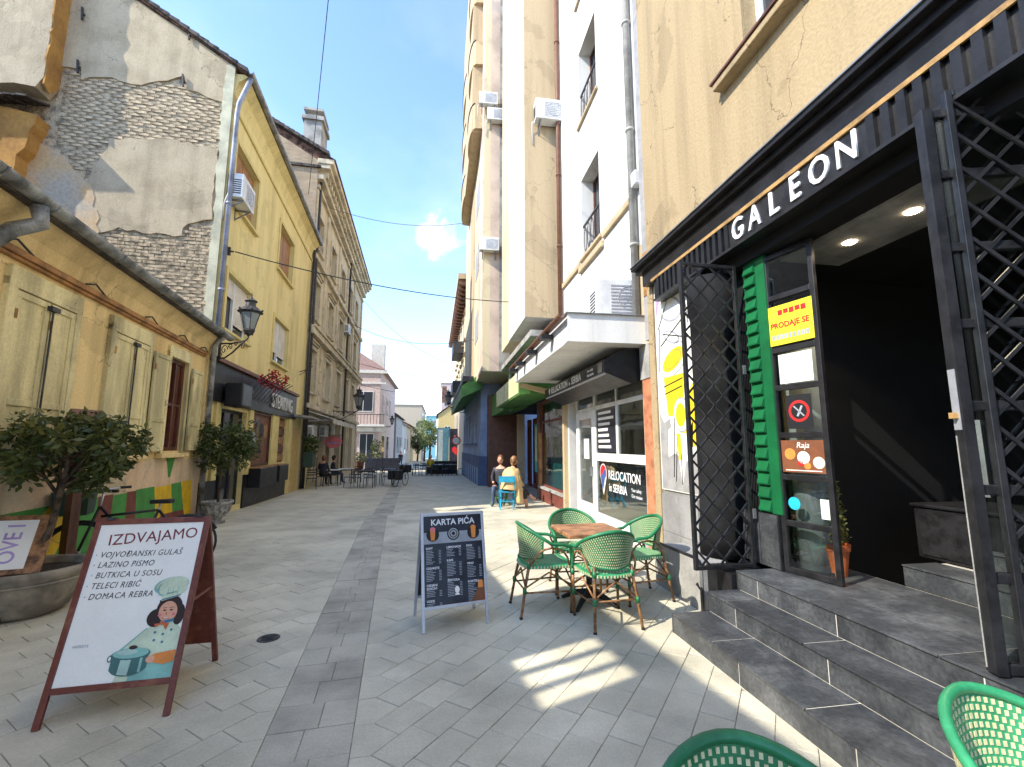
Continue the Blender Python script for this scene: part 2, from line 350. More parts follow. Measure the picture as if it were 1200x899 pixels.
mk('roof_tile', (.17,.09,.06), rough=.85, var=.4, scale=4, bump=.4, bscale=25, rv=.2)
mk('roof_dark', (.09,.075,.065), rough=.85, var=.4, scale=5, bump=.4, bscale=25, rv=.2)
mk('blind_brown', (.36,.18,.07), rough=.6, var=.12, scale=3)
mk('blind_white', (.68,.63,.56), rough=.6, var=.08, scale=3)
mk('beige_wall', (.60,.51,.35), rough=.9, var=.2, scale=1.0, bump=.4, bscale=22, col2=(.49,.41,.28), thr=(.45,.68), streak=True)
mk('beige_trim', (.62,.54,.39), rough=.88, var=.18, scale=1.6)
mk('stone_grey', (.36,.35,.32), rough=.85, var=.2, scale=2.2, bump=.3)
mk('terracotta_pilaster', (.52,.20,.10), rough=.8, var=.2, scale=5, bump=.3)
mk('green_paint', (.008,.13,.042), rough=.4, var=.12, scale=3)
mk('green_canopy', (.09,.24,.05), rough=.6, var=.2, scale=3)
mk('olive_cream', (.62,.60,.32), rough=.7, var=.12, scale=3)
mk('blue_wall', (.30,.37,.52), rough=.85, var=.12, scale=1.2, bump=.2)
mk('blue_dark', (.10,.14,.24), rough=.8, var=.15, scale=1.2)
mk('chair_green', (.022,.19,.075), rough=.4, var=.15, scale=8, bump=.05)
mk('chair_green_light', (.04,.30,.13), rough=.38, var=.12, scale=8, bump=.05)
mk('weave_cream', (.62,.57,.33), rough=.5, var=.1, scale=20)
mk('rattan', (.36,.175,.07), rough=.42, var=.35, scale=14, bump=.1)
mk('table_wood', (.40,.20,.10), rough=.45, var=.25, scale=7, bump=.08)
mk('iron_black', (.012,.012,.012), rough=.5, var=.2)
mk('lamp_iron', (.055,.05,.05), rough=.55, var=.3, scale=12, bump=.2)
mk('stone_pot', (.34,.29,.22), rough=.92, var=.22, scale=5, bump=.6, bscale=40)
mk('stone_urn', (.42,.41,.38), rough=.92, var=.3, scale=9, bump=.6, bscale=40)
mk('soil', (.06,.045,.03), rough=1, var=.4, scale=20, bump=1)
mk('bark', (.12,.08,.05), rough=.9, var=.35, scale=12, bump=.6)
mk('terracotta', (.55,.13,.04), rough=.6, var=.12, scale=6)
mk('awning', (.66,.63,.56), rough=.8, var=.12, scale=3)
mk('print_white', (.86,.84,.77), rough=.35, var=.03, bump=0)
mk('print_dark', (.028,.03,.045), rough=.3, var=.25, scale=6, bump=0)
mk('ink', (.05,.035,.035), rough=.5, var=.05, bump=0)
mk('ink_red', (.20,.02,.03), rough=.5, var=.1, bump=0)
mk('alu', (.55,.56,.60), rough=.35, var=.08, scale=5, metal=.5)
for k_, c_ in dict(p_teal=(.25,.52,.45), p_mint=(.62,.72,.52), p_hair=(.03,.015,.012), p_skin=(.75,.38,.24), p_scarf=(.62,.14,.04), p_blue=(.06,.19,.30), p_pot=(.06,.16,.15),
                   p_potlight=(.42,.60,.52), p_mouth=(.45,.06,.06), p_yellow=(.85,.62,.02), p_ypos=(.80,.70,.03), p_red=(.62,.02,.02), p_brown=(.20,.07,.03), p_orange=(.75,.25,.05),
                   p_cyan=(.02,.45,.60), p_paper=(.72,.80,.72), p_pink=(.75,.20,.22), p_grey=(.35,.37,.40), p_lilac=(.45,.32,.62), p_stripe_g=(.06,.26,.05), p_stripe_y=(.72,.45,.01), p_stripe_b=(.18,.05,.035),
                   p_navy=(.05,.10,.30), p_black=(.012,.012,.014), p_tealcloth=(.06,.55,.55), coat=(.62,.43,.20), dark_cloth=(.03,.03,.04), jeans=(.05,.08,.14), white_cloth=(.6,.6,.58), yellow_cloth=(.55,.42,.02),
                   hair_blonde=(.45,.30,.20), stool_blue=(.02,.32,.50), magenta=(.55,.04,.20), flower_red=(.50,.02,.04), far_teal=(.18,.40,.45), far_tan=(.46,.38,.28), far_pink=(.52,.40,.36), far_grey=(.34,.33,.32),
                   far_white=(.62,.60,.57), far_yellow=(.55,.40,.16), roof_pink=(.42,.28,.26), basket=(.03,.06,.04), rubber=(.02,.02,.02), umber=(.16,.07,.04)).items():
    mk(k_, c_, rough=.55, var=.1, scale=5, bump=.06)
mk('far_film', (.085,.09,.10), rough=.35, var=.1)
MT['window_glass'] = glass('window_glass', (.03,.035,.045))
MT['red_glass'] = glass('red_glass', (.07,.012,.01))
MT['shop_glass'] = glass('shop_glass', alpha=.04)
MT['door_glass'] = glass('door_glass', alpha=.05)
MT['lamp_glass'] = glass('lamp_glass', (.22,.24,.22), rough=.25)
MT['leaf_dark'] = leafmat('leaf_dark', (.03,.052,.012), (.11,.13,.028))
MT['leaf_mid'] = leafmat('leaf_mid', (.03,.06,.012), (.085,.13,.025))
MT['leaf_tip'] = leafmat('leaf_tip', (.12,.10,.02), (.16,.17,.04))
MT['leaf_far'] = leafmat('leaf_far', (.10,.14,.04), (.26,.30,.10), scale=2)
MT['spot'] = emit('spot', (1.0,.80,.55), 12)
MT['brick_far'] = brickmat('brick_far', (.42,.32,.20), (.34,.25,.16), (.30,.26,.20), axes='YZ', bw=.28, rh=.10)
MT['paving_far'] = brickmat('paving_far', (.58,.53,.40), (.53,.49,.37), (.36,.33,.26), rot=R(45), bw=.30, rh=.2, axes='XY', ms=.008, bump=.3)
T = MT

# ================================================================ the ground
mb = MB()
ys = [-40, 9, 40, 120, 600]
for i in range(len(ys)-1):
    a, b = ys[i], ys[i+1]
    mb.add([(-300,a,gz(a)-.03),(300,a,gz(a)-.03),(300,b,gz(b)-.03),(-300,b,gz(b)-.03)], [(0,1,2,3)])
mb.build('ground', T['ground'], kind='structure')

SA = R(4.9)                                                # the street's dark strip leans a little left of the right-hand houses
S0 = Vector((-.655, 2.65)); SD = Vector((-math.sin(SA), math.cos(SA))); SN = Vector((math.cos(SA), math.sin(SA)))   # along, across (to the right)
SW = .235                                                  # half width of the strip
def street(a, b):                                          # a across, b along -> world xy
    p = S0 + SN*a + SD*b; return p
pave = MB()
Yf = 11.6
# far sheet beyond the single pavers
fy = [Yf-.5, 20, 34, 60, 120]
for i in range(len(fy)-1):
    a, b = fy[i], fy[i+1]
    pave.add([(-9,a,gz(a)-.005),(6,a,gz(a)-.005),(6,b,gz(b)-.005),(-9,b,gz(b)-.005)], [(0,1,2,3)])
pavement = pave.build('pavement', T['paving_far'], kind='structure')
bed = MB(); bed.add([(-9,-3,-.007),(6,-3,-.007),(6,9,-.007),(-9,9,-.007)], [(0,1,2,3)]); bed.add([(-9,9,-.007),(6,9,-.007),(6,Yf-.45,gz(Yf-.45)-.007),(-9,Yf-.45,gz(Yf-.45)-.007)], [(0,1,2,3)])
bed.build('joint_bed', T['joint'], pavement)
fs = MB()
def strip_pt(b, side): 
    k = max(0, b-4.8); p = S0 + SD*b + SN*(SW*side) + Vector((.0285,0))*k; return (p.x, p.y, gz(p.y)-.001)
bb = [8.6, 14, 18, 24, 33]
for i in range(len(bb)-1): fs.add([strip_pt(bb[i],-1), strip_pt(bb[i],1), strip_pt(bb[i+1],1), strip_pt(bb[i+1],-1)], [(0,1,2,3)])
fs.build('dark_band', T['paver_dark'], pavement)

def slab(poly, h=.03, inset=.002, bev=.003):
    """bevelled stone from a convex 2d polygon (local), top at z=0"""
    n = len(poly); c = sum((Vector(p) for p in poly), Vector((0,0)))/n
    def shrink(d):
        out = []
        for i in range(n):
            p0, p1, p2 = Vector(poly[i-1]), Vector(poly[i]), Vector(poly[(i+1) % n])
            e1 = (p1-p0).normalized(); e2 = (p2-p1).normalized(); n1 = Vector((-e1.y, e1.x)); n2 = Vector((-e2.y, e2.x))
            q = (n1+n2); q = q/max(.3, q.dot(n1)); out.append(p1+q*d)
        return out
    a = shrink(inset); b = shrink(inset+bev)
    V = [(p.x,p.y,-h) for p in a]+[(p.x,p.y,-bev*.8) for p in a]+[(p.x,p.y,0) for p in b]
    F = [tuple(range(2*n, 3*n))]
    for k in (0, n):
        F += [(k+i, k+(i+1) % n, k+n+(i+1) % n, k+n+i) for i in range(n)]
    return V, F
PW, PL = .20, .30
hat_d, per = .11, PW*math.sqrt(2)
stones = []                                               # (kind, 2d origin world, rotation, dark)
def onstreet(p):
    if p.y > Yf-.1 or p.y < .3 or p.x > 3.3: return False
    if p.x > 2.16 and p.y < 3.95: return False
    return p.x > -5.3 - .1*(p.y-5)
mesh_cache = {}
def stone_mesh(key, poly):
    V, F = slab(poly); m = MB(); m.add(V, F); me = m.mesh('paver', recalc=False); return me
hat_poly = [(0,0),(hat_d,0),(hat_d+per/2,per/2),(hat_d,per),(0,per)]
meshes = dict(field=stone_mesh('f', [(0,0),(PL,0),(PL,PW),(0,PW)]), hat=stone_mesh('h', hat_poly))
for side in (1, -1):
    base_rot = SA if side > 0 else SA+math.pi
    nmax = 46
    for k in range(-22, 42):
        # hats: local frame x away from the strip, y along
        o = S0 + SN*(SW*side) + SD*(k*per)
        org = o if side > 0 else o + SD*per
        stones.append(('hat', org, base_rot))
        # one row of field pavers springs from the notch between two hats, at 45 degrees
        a = Vector((math.cos(base_rot), math.sin(base_rot))); b = Vector((-math.sin(base_rot), math.cos(base_rot)))
        start = org + a*hat_d + b*(per)                   # notch between this hat and the next
        d45 = (a+b).normalized(); n45 = (b-a).normalized()
        for j in range(0, 40):
            p = start + d45*(PL*j) - n45*PW + d45*0
            stones.append(('field', p, base_rot+R(45)))
# strip setts, two uneven columns
srow = .27; stripset = []
meshes['setA'] = stone_mesh('a', [(0,0),(.27,0),(.27,srow),(0,srow)]); meshes['setB'] = stone_mesh('b', [(0,0),(.20,0),(.20,srow),(0,srow)])
for k in range(-10, 34):
    sw = k % 2
    o = S0 - SN*SW + SD*(k*srow+.05)
    w1 = .27 if sw else .20
    stones.append(('setA' if sw else 'setB', o, SA)); stones.append(('setB' if sw else 'setA', o+SN*w1, SA))
from bpy_extras.object_utils import world_to_camera_view
bpy.context.view_layer.update()
cand = []
for kd, o, r in stones:
    me = meshes[kd]; c = sum((v.co for v in me.vertices), Vector())/len(me.vertices)
    cw = Vector((o.x, o.y, 0)) + Matrix.Rotation(r, 3, 'Z') @ c
    if not onstreet(cw): continue
    q = world_to_camera_view(scene, cam, cw)
    vis = -.06 < q.x < 1.06 and -.1 < q.y < 1.05 and q.z > 0
    cand.append((0 if vis else 1, cw.length, kd, o, r, cw))
cand.sort(key=lambda t: (t[0], t[1]))
rest = {False: MB(), True: MB()}
for m in meshes.values(): pass
for kd in meshes: meshes[kd].materials.append(T['paver_dark'] if kd[:3] == 'set' else T['paver'])
for i, (v, d, kd, o, r, cw) in enumerate(cand):
    dz = gz(cw.y) + random.uniform(-.0025, .0025)
    if i < 300 and not v:
        ob = link('paver', meshes[kd], None, pavement, loc=(o.x, o.y, dz), rot=(random.uniform(-.004,.004), random.uniform(-.004,.004), r))
    else:
        Mx = Matrix.Translation((o.x, o.y, dz)) @ Matrix.Rotation(r, 4, 'Z')
        dk = kd[:3] == 'set'; me = meshes[kd]
        rest[dk].add([Mx @ v_.co for v_ in me.vertices], [tuple(p.vertices) for p in me.polygons])
rest[False].build('paver_field', T['paver'], pavement, kind='stuff', recalc=False)
rest[True].build('dark_paver_field', T['paver_dark'], pavement, kind='stuff', recalc=False)
dr = MB(); dr.lathe([(.001,.003),(.06,.003),(.07,.006),(.085,.006),(.09,0)], 16, cap=False)
for k in range(4): dr.box(-.05,.05,-.045+k*.027,-.036+k*.027,.003,.007)
dr.build('drain_cover', T['lamp_iron'], loc=(-1.37,4.31,0), label='small round iron drain cover in the light paving left of the dark strip', cat='drain cover')

# ================================================================ facade helpers
class Fac:
    def __init__(s, root, side): s.r = root; s.s = side        # side +1: local y points to the street, -1: away from it
    def box(s, mb, u0, u1, w0, w1, z0, z1): mb.box(u0, u1, min(s.s*w0, s.s*w1), max(s.s*w0, s.s*w1), z0, z1)
    def P(s, u, w, z): return Vector((u, s.s*w, z))
    def part(s, name, m, boxes, parent=None, **kw):
        mb = MB()
        for b in boxes: s.box(mb, *b)
        return mb.build(name, m, parent or s.r, **kw)
    def rd(s): return (1,0,0) if s.s < 0 else (-1,0,0)          # reading direction of a sign on this facade
    def text(s, body, size, m, u, w, z, parent=None, name='lettering', **kw):
        return text(body, size, m, parent or s.r, frame_mat(s.P(u, w, z), s.rd(), (0,0,1)), name, **kw)
    def wall(s, name, m, u0, u1, z0, z1, holes=(), th=.35, w=0, parent=None):
        us = sorted({u0, u1, *[h[0] for h in holes], *[h[1] for h in holes]}); zs = sorted({z0, z1, *[h[2] for h in holes], *[h[3] for h in holes]})
        us = [x for x in us if u0 <= x <= u1]; zs = [x for x in zs if z0 <= x <= z1]
        def solid(i, j):
            if i < 0 or j < 0 or i >= len(us)-1 or j >= len(zs)-1: return False
            cu, cz = (us[i]+us[i+1])/2, (zs[j]+zs[j+1])/2
            return not any(h[0] < cu < h[1] and h[2] < cz < h[3] for h in holes)
        mb = MB(); A, B = w, w-th
        for i in range(len(us)-1):
            for j in range(len(zs)-1):
                if not solid(i, j): continue
                a, b, c, d = us[i], us[i+1], zs[j], zs[j+1]
                q = lambda *P: mb.add(P, [(0,1,2,3)])
                q(s.P(a,A,c), s.P(b,A,c), s.P(b,A,d), s.P(a,A,d)); q(s.P(a,B,c), s.P(b,B,c), s.P(b,B,d), s.P(a,B,d))
                if not solid(i-1, j): q(s.P(a,A,c), s.P(a,B,c), s.P(a,B,d), s.P(a,A,d))
                if not solid(i+1, j): q(s.P(b,A,c), s.P(b,B,c), s.P(b,B,d), s.P(b,A,d))
                if not solid(i, j-1): q(s.P(a,A,c), s.P(b,A,c), s.P(b,B,c), s.P(a,B,c))
                if not solid(i, j+1): q(s.P(a,A,d), s.P(b,A,d), s.P(b,B,d), s.P(a,B,d))
        me = bpy.data.meshes.new(name); me.from_pydata(mb.v, [], mb.f)
        bm = bmesh.new(); bm.from_mesh(me); bmesh.ops.remove_doubles(bm, verts=bm.verts, dist=1e-5); bmesh.ops.recalc_face_normals(bm, faces=bm.faces); bm.to_mesh(me); bm.free()
        return link(name, me, m, parent or s.r)
    def window(s, u0, u1, z0, z1, rec=.16, fm=None, gm=None, nv=2, nh=1, fw=.06, sill=None, surround=None, blind=None, bar=.05, w=0, head=None):
        """casement set back in its opening: window > pane, blind"""
        fm = fm or T['white_paint']; gm = gm or T['window_glass']
        mb = MB(); a, b = w-rec, w-rec-.06
        s.box(mb, u0, u1, a, b, z0, z0+fw); s.box(mb, u0, u1, a, b, z1-fw, z1)
        s.box(mb, u0, u0+fw, a, b, z0+fw, z1-fw); s.box(mb, u1-fw, u1, a, b, z0+fw, z1-fw)
        du = (u1-u0-2*fw)/nv; dz = (z1-z0-2*fw)/nh
        for i in range(1, nv): s.box(mb, u0+fw+i*du-bar/2, u0+fw+i*du+bar/2, a+.008, b, z0+fw, z1-fw)
        for j in range(1, nh): s.box(mb, u0+fw, u1-fw, a+.004, b+.006, z0+fw+j*dz-bar/2, z0+fw+j*dz+bar/2)
        win = mb.build('window', fm, s.r)
        for i in range(nv):
            for j in range(nh):
                s.part('pane', gm, [(u0+fw+i*du+.004, u0+fw+(i+1)*du-.004, a-.03, a-.04, z0+fw+j*dz+.004, z0+fw+(j+1)*dz-.004)], win)
        if blind:
            bm_, frac = blind
            n = max(4, int((z1-z0)*frac/.06)); mb = MB()
            for k in range(n):
                zz = z1-fw-(z1-z0-fw)*frac*(k+1)/n; hh = (z1-z0-fw)*frac/n
                p0, p1, p2 = s.P(u0+fw*.6, a+.02, zz), s.P(u1-fw*.6, a+.02, zz), None
                s.box(mb, u0+fw*.6, u1-fw*.6, a+.012, a+.03, zz+hh*.08, zz+hh*.95)
            mb.build('blind', bm_, win)
        if sill:
            s.part('sill', sill[0], [(u0-sill[1], u1+sill[1], w+sill[2], w-rec+.002, z0-.07, z0+.002)], bev=.01)
        if surround:
            sm, sw, sp = surround; mb = MB()
            s.box(mb, u0-sw, u0, w-.01, w+sp, z0, z1); s.box(mb, u1, u1+sw, w-.01, w+sp, z0, z1); s.box(mb, u0-sw, u1+sw, w-.01, w+sp+.003, z1, z1+sw)
            mb.build('surround', sm, s.r, bev=.006)
        if head:
            s.part('window_head', head[0], [(u0-.18, u1+.18, w-.01, w+.10, z1+head[1], z1+head[1]+.10), (u0-.24, u1+.24, w-.01, w+.17, z1+head[1]+.10, z1+head[1]+.16)], bev=.01)
        return win

def ac_unit(label, M, w=.80, h=.55, d=.28):
    """outdoor air conditioner; local x along wall, y out, z up (origin: centre of its back bottom edge)"""
    t = thing('air_conditioner', label, 'air conditioner', group='air conditioners on the facades'); t.matrix_world = M
    mb = MB(); mb.box(-w/2, w/2, .06, d+.06, 0, h); mb.build('body', T['white_plastic'], t, bev=.015)
    g = MB()
    for k in range(9): g.box(-w/2+.06, w/2-.26, d+.061, d+.069, .07+k*(h-.14)/9, .07+k*(h-.14)/9+.022)
    g.build('front_grille', T['alu'], t)
    g = MB(); g.tube([(-.12+.205*math.cos(k*math.pi/10), d+.063, h/2+.205*math.sin(k*math.pi/10)) for k in range(20)], .008, 6, closed=True)
    for k in range(4): a = k*math.pi/4; g.bar((-.12-.2*math.cos(a), d+.063, h/2-.2*math.sin(a)), (-.12+.2*math.cos(a), d+.063, h/2+.2*math.sin(a)), .008)
    g.build('fan_guard', T['far_grey'], t)
    g = MB()
    for sx in (-1, 1):
        for k in range(7): g.box(sx*(w/2+.001), sx*(w/2+.006), .10, d+.02, .09+k*.055, .115+k*.055)
    g.build('side_vent', T['lamp_iron'], t)
    g = MB()
    for x in (-w*.32, w*.32): g.box(x-.02, x+.02, 0, d+.05, -.03, -.001); g.bar((x, .01, -.25), (x, d, -.03), .025); g.box(x-.02, x+.02, 0, .02, -.28, -.03)
    g.build('bracket', T['grey_metal'], t)
    g = MB(); g.tube([(w/2-.1, .12, .1), (w/2+.05, .1, .05), (w/2+.04, .03, -.2), (w/2+.02, .02, -.6)], .014, 6); g.build('hose', T['far_white'], t, smooth=True)
    return t
def downpipe(fac, u, w, z0, z1, m, r=.05, head=None, name='downpipe', collars=True):
    mb = MB(); pts = [fac.P(u, w, z0), fac.P(u, w, z1)]
    if head: pts += [fac.P(*h) for h in head]
    mb.tube(pts, r, 10)
    if collars:
        k = z0+1.2
        while k < z1-.5: mb.tube([fac.P(u, w, k), fac.P(u, w, k+.05)], r*1.25, 10); k += 2.1
    return mb.build(name, m, fac.r, smooth=True)
def jag(poly, step=.16, amp=.05, seed=1, keep=()):
    """irregular broken edge: subdivides a polygon's edges and shakes the new points"""
    rnd = random.Random(seed); out = []
    for i in range(len(poly)):
        a, b = Vector(poly[i]), Vector(poly[(i+1) % len(poly)]); out.append(tuple(a))
        if i in keep: continue
        n = int((b-a).length/step)
        for k in range(1, n):
            p = a.lerp(b, k/n); d = (b-a).normalized(); out.append(tuple(p+Vector((-d.y, d.x))*rnd.uniform(-amp, amp)+d*rnd.uniform(-.04,.04)))
    return out

# ================================================================ LEFT SIDE
KX, KY = -5.1, 10.9
LOWA = R(7.53)
# ---------------------------------------------------------------- low house
low = thing('low_house', 'low single-storey yellow house with closed shutters and green yellow painted stripes', 'house', (KX, KY, 0), R(90)+LOWA)
L = Fac(low, -1)
U0 = -7.9
wins = [(-5.72,-4.80,1.5,3.2), (-3.85,-2.88,1.5,3.2), (-2.0,-1.2,1.5,3.2)]
L.wall('wall', T['low_yellow'], U0, -.02, -.3, 4.0, [wins[2]], th=.4)
L.part('side_wall', T['low_yellow'], [(U0, U0+.3, -.4, -9, -.3, 4.0)])
# patchy salmon render on the plinth zone, proud of the wall
mb = MB(); pl = jag([(U0+.02,-.2),(-.04,-.2),(-.04,1.30),(-2.3,1.38),(-4.2,1.22),(-5.2,1.36),(U0+.02,1.30)], .25, .05, 3, keep=(0,1,6))
mb.prism(pl, lambda a, b: L.P(a, -.005, b), lambda a, b: L.P(a, .012, b)); mb.build('plinth_render', T['low_salmon'], low)
# painted stripes on the plinth
st = [(-6.9,-6.1,-6.9,-6.5,'g'),(-6.1,-5.5,-6.5,-5.9,'b'),(-5.5,-4.75,-5.9,-5.55,'g'),(-4.75,-4.1,-5.55,-4.75,'y'),(-4.1,-3.75,-4.75,-3.8,'g'),(-3.75,-3.38,-3.8,-3.4,'b'),(-3.38,-3.0,-3.4,-2.95,'g'),
      (-3.0,-2.72,-2.95,-2.6,'b'),(-2.72,-2.1,-2.6,-1.85,'g'),(-2.1,-1.42,-1.85,-1.15,'y'),(-1.42,-.98,-1.15,-.6,'g'),(-.98,-.45,-.6,-.3,'y')]
mats_ = dict(g=T['p_stripe_g'], y=T['p_stripe_y'], b=T['p_stripe_b'])
for i, (a, b, c, d, k) in enumerate(st):
    mb = MB(); w = .018
    mb.prism([(c,.02),(d,.02),(b,.88+.01*(i % 3)),(a,.88+.01*(i % 3))], lambda x, z: L.P(x, .008, z), lambda x, z: L.P(x, .016, z)); mb.build('painted_stripe', mats_[k], low)
mb = MB(); mb.prism([(-1.95,.02),(-.55,.02),(-.75,.34),(-1.75,.38)], lambda x, z: L.P(x, .017, z), lambda x, z: L.P(x, .019, z)); mb.build('painted_stripe', T['p_stripe_b'], low)
mb = MB(); mb.prism([(-1.75,1.43),(-1.35,1.43),(-1.5,1.02),(-1.58,1.02)], lambda x, z: L.P(x, .012, z), lambda x, z: L.P(x, .015, z)); mb.build('painted_triangle', T['p_stripe_g'], low)
L.part('moulding', T['rail_orange'], [(U0, -.35, -.01, .07, 3.53, 3.60), (U0, -.35, -.01, .045, 3.49, 3.53)], bev=.01)
for u in (-5.9,-4.55,-3.0,-1.7,-.6):
    mb = MB(); mb.tube([L.P(u-.12,.05,3.62), L.P(u,.09,3.66), L.P(u+.28,.06,3.60)], .012, 6); mb.build('iron_clip', T['lamp_iron'], low, smooth=True)
def shutter(fac, u0, u1, z0, z1, w, m, name='shutter', rows=(0.0, .32, 1.0)):
    mb = MB(); t = .04; s = .07
    fac.box(mb, u0, u1, w, w+t, z0, z0+s); fac.box(mb, u0, u1, w, w+t, z1-s, z1); fac.box(mb, u0, u0+s, w, w+t, z0+s, z1-s); fac.box(mb, u1-s, u1, w, w+t, z0+s, z1-s)
    for r in rows[1:-1]: zz = z0+(z1-z0)*r; fac.box(mb, u0+s, u1-s, w, w+t, zz-s/2, zz+s/2)
    o = mb.build(name, m, fac.r, bev=.005)
    mb = MB(); fac.box(mb, u0+s-.002, u1-s+.002, w+.008, w+.024, z0+s-.002, z1-s+.002); mb.build('shutter_panel', m, o)
    mb = MB()
    for zz in (z0+.25, z1-.25): fac.box(mb, u0-.02, u0+.02, w+t, w+t+.012, zz-.05, zz+.05)
    mb.build('hinge', T['rail_orange'], o)
    return o
for (a, b, z0, z1) in wins[:2]:
    L.part('window_frame', T['shutter'], [(a-.14, a-.02, -.01, .06, 1.46, 3.30), (b+.02, b+.12, -.01, .06, 1.46, 3.30), (a-.14, b+.12, -.01, .063, 3.20, 3.42)], bev=.008)
    m_ = (a+b)/2+.03
    L.part('shutter_backing', T['p_black'], [(a-.02, b+.02, -.005, .004, 1.5, 3.2)])
    shutter(L, a-.015, m_-.008, z0, z1-.01, .012, T['shutter']); shutter(L, m_+.02, b+.015, z0, z1-.01, .012, T['shutter'])
    mb = MB(); mb.tube([L.P(m_+.006,.075,1.55), L.P(m_+.006,.075,3.12)], .011, 6); L.box(mb, m_-.06, m_+.08, .05, .10, 3.10, 3.15); mb.build('locking_bar', T['lamp_iron'], low)
a, b, z0, z1 = wins[2]
L.window(a, b, z0, z1, rec=.03, fm=T['brown_wood'], gm=T['red_glass'], nv=2, nh=2, fw=.07)
L.part('window_frame', T['shutter'], [(a-.10, a, -.01, .05, 1.46, 3.30), (b, b+.08, -.01, .05, 1.46, 3.30), (a-.10, b+.08, -.01, .053, 3.20, 3.40)], bev=.008)
shutter(L, -2.72, -2.12, 1.5, 3.15, .055, T['shutter']); shutter(L, -1.10, -.50, 1.5, 3.12, .055, T['shutter'])
L.part('sticker', T['p_cyan'], [(-1.93,-1.72,-.058,-.055,1.62,1.82)])
for (a, b, z0, z1) in wins: L.part('sill', T['low_yellow'], [(a-.2, b+.2, -.02, .12, 1.38, 1.46)], bev=.012)
# cornice under the eaves
mb = MB(); mb.prism([(0,3.62),(.03,3.62),(.06,3.78),(.16,3.92),(.20,4.02),(0,4.02)], lambda w, z: L.P(U0, w, z), lambda w, z: L.P(-.02, w, z)); mb.build('cornice', T['low_yellow'], low)
# roof
mb = MB(); sl = .72
mb.prism([(.30,4.02),(-7.2,4.02+7.5*sl),(-14,4.02+.7*sl),(-14,3.9),(0,3.9),(.0,4.0),(.28,3.97)], lambda w, z: L.P(U0-.1, w, z), lambda w, z: L.P(-.03, w, z)); rf = mb.build('roof', T['roof_dark'], low)
for i in range(1, 38):                                     # the edge course of tiles along the eave
    u = U0+.1+i*.188
    mb = MB(); mb.prism([(.33,4.05),(-.12,4.05+.45*sl),(-.12,4.075+.45*sl),(.33,4.078)], lambda w, z: L.P(u-.085, w, z), lambda w, z: L.P(u+.085, w, z)); mb.build('tile', T['roof_dark'], rf)
# half-round gutter with joints and downpipe
mb = MB(); n = 10; prof = [(.31+.085*math.cos(math.pi+math.pi*k/n), 4.07+.085*math.sin(math.pi+math.pi*k/n)) for k in range(n+1)]
prof += [(p[0]*1.0+(.31-p[0])*.14, p[1]+.012) for p in reversed(prof)]
mb.prism(prof, lambda w, z: L.P(U0-.2, w, z), lambda w, z: L.P(.22, w, z)); gt = mb.build('gutter', T['zinc'], low, smooth=False)
for u in (-6.6,-5.9,-4.6,-3.3,-2.0,-.8):
    mb = MB(); mb.tube([L.P(u, .31+.093*math.cos(math.pi+math.pi*k/8), 4.07+.093*math.sin(math.pi+math.pi*k/8)) for k in range(9)], .012, 6); mb.build('gutter_joint', T['zinc'], gt)
downpipe(L, -.18, .13, .0, 3.75, T['zinc'], .055, head=[(-.18,.2,3.9),(-.18,.30,3.99)])
mb = MB(); mb.tube([L.P(-6.05,.31,3.97), L.P(-6.03,.33,3.80), L.P(-6.1,.16,3.68), L.P(-6.2,.08,3.5)], .075, 12); mb.build('gutter_elbow', T['zinc'], low, smooth=True)

# ---------------------------------------------------------------- unseen house beside the camera, added to shade the foreground
nb = thing('shade_house', 'unseen house left of the camera, added to shade the foreground, parapet slotted for sun patches', 'house', (KX, KY, 0), R(90)+LOWA)
NBF = Fac(nb, -1)
hs = [(-9.85,-9.66,4.05,4.80), (-9.60,-9.42,4.05,4.80), (-9.36,-9.18,4.05,4.80)]  # parapet slots invented to let sun patches fall on the paving
NBF.wall('wall', T['low_yellow'], -15, U0-.006, -.3, 5.06, hs, th=.10)
NBF.part('terrace', T['grey_concrete'], [(-15, U0-.12, -.18, -9, 3.3, 3.6)])  # invented deck, kept low so the sun passes through the slots
NBF.part('back_wall', T['low_yellow'], [(-15, U0-.12, -8.7, -9, -.3, 3.3)])

# ---------------------------------------------------------------- yellow three-storey house
YA = R(4.1)
yel = thing('yellow_house', 'tall yellow house with weathered brick gable and steak restaurant below', 'house', (KX, KY, 0), R(90)+YA)
Yh = Fac(yel, -1)
UE = 9.7; EZ = 10.62
wy_top = [(.42,2.15,7.52,9.08), (4.55,6.40,7.45,9.05)]
wy_mid = [(.55,2.25,4.36,5.76), (4.60,6.45,4.33,5.80)]
gf = [(.75,2.75,.02,2.50), (3.15,5.0,1.0,2.58), (5.9,7.2,1.0,2.58)]
Yh.wall('wall', T['yellow_wall'], .012, UE, -.6, EZ, wy_top+wy_mid+gf, th=.4)
for (a, b, z0, z1) in wy_top:
    Yh.window(a, b, z0, z1, rec=.14, fm=T['blind_brown'], nv=2, nh=1, sill=(T['yellow_trim'], .12, .10), surround=(T['yellow_trim'], .12, .04), blind=(T['blind_brown'], .97))
    Yh.part('blind_mullion', T['blind_brown'], [((a+b)/2-.04, (a+b)/2+.04, -.10, -.14, z0+.05, z1-.05)])
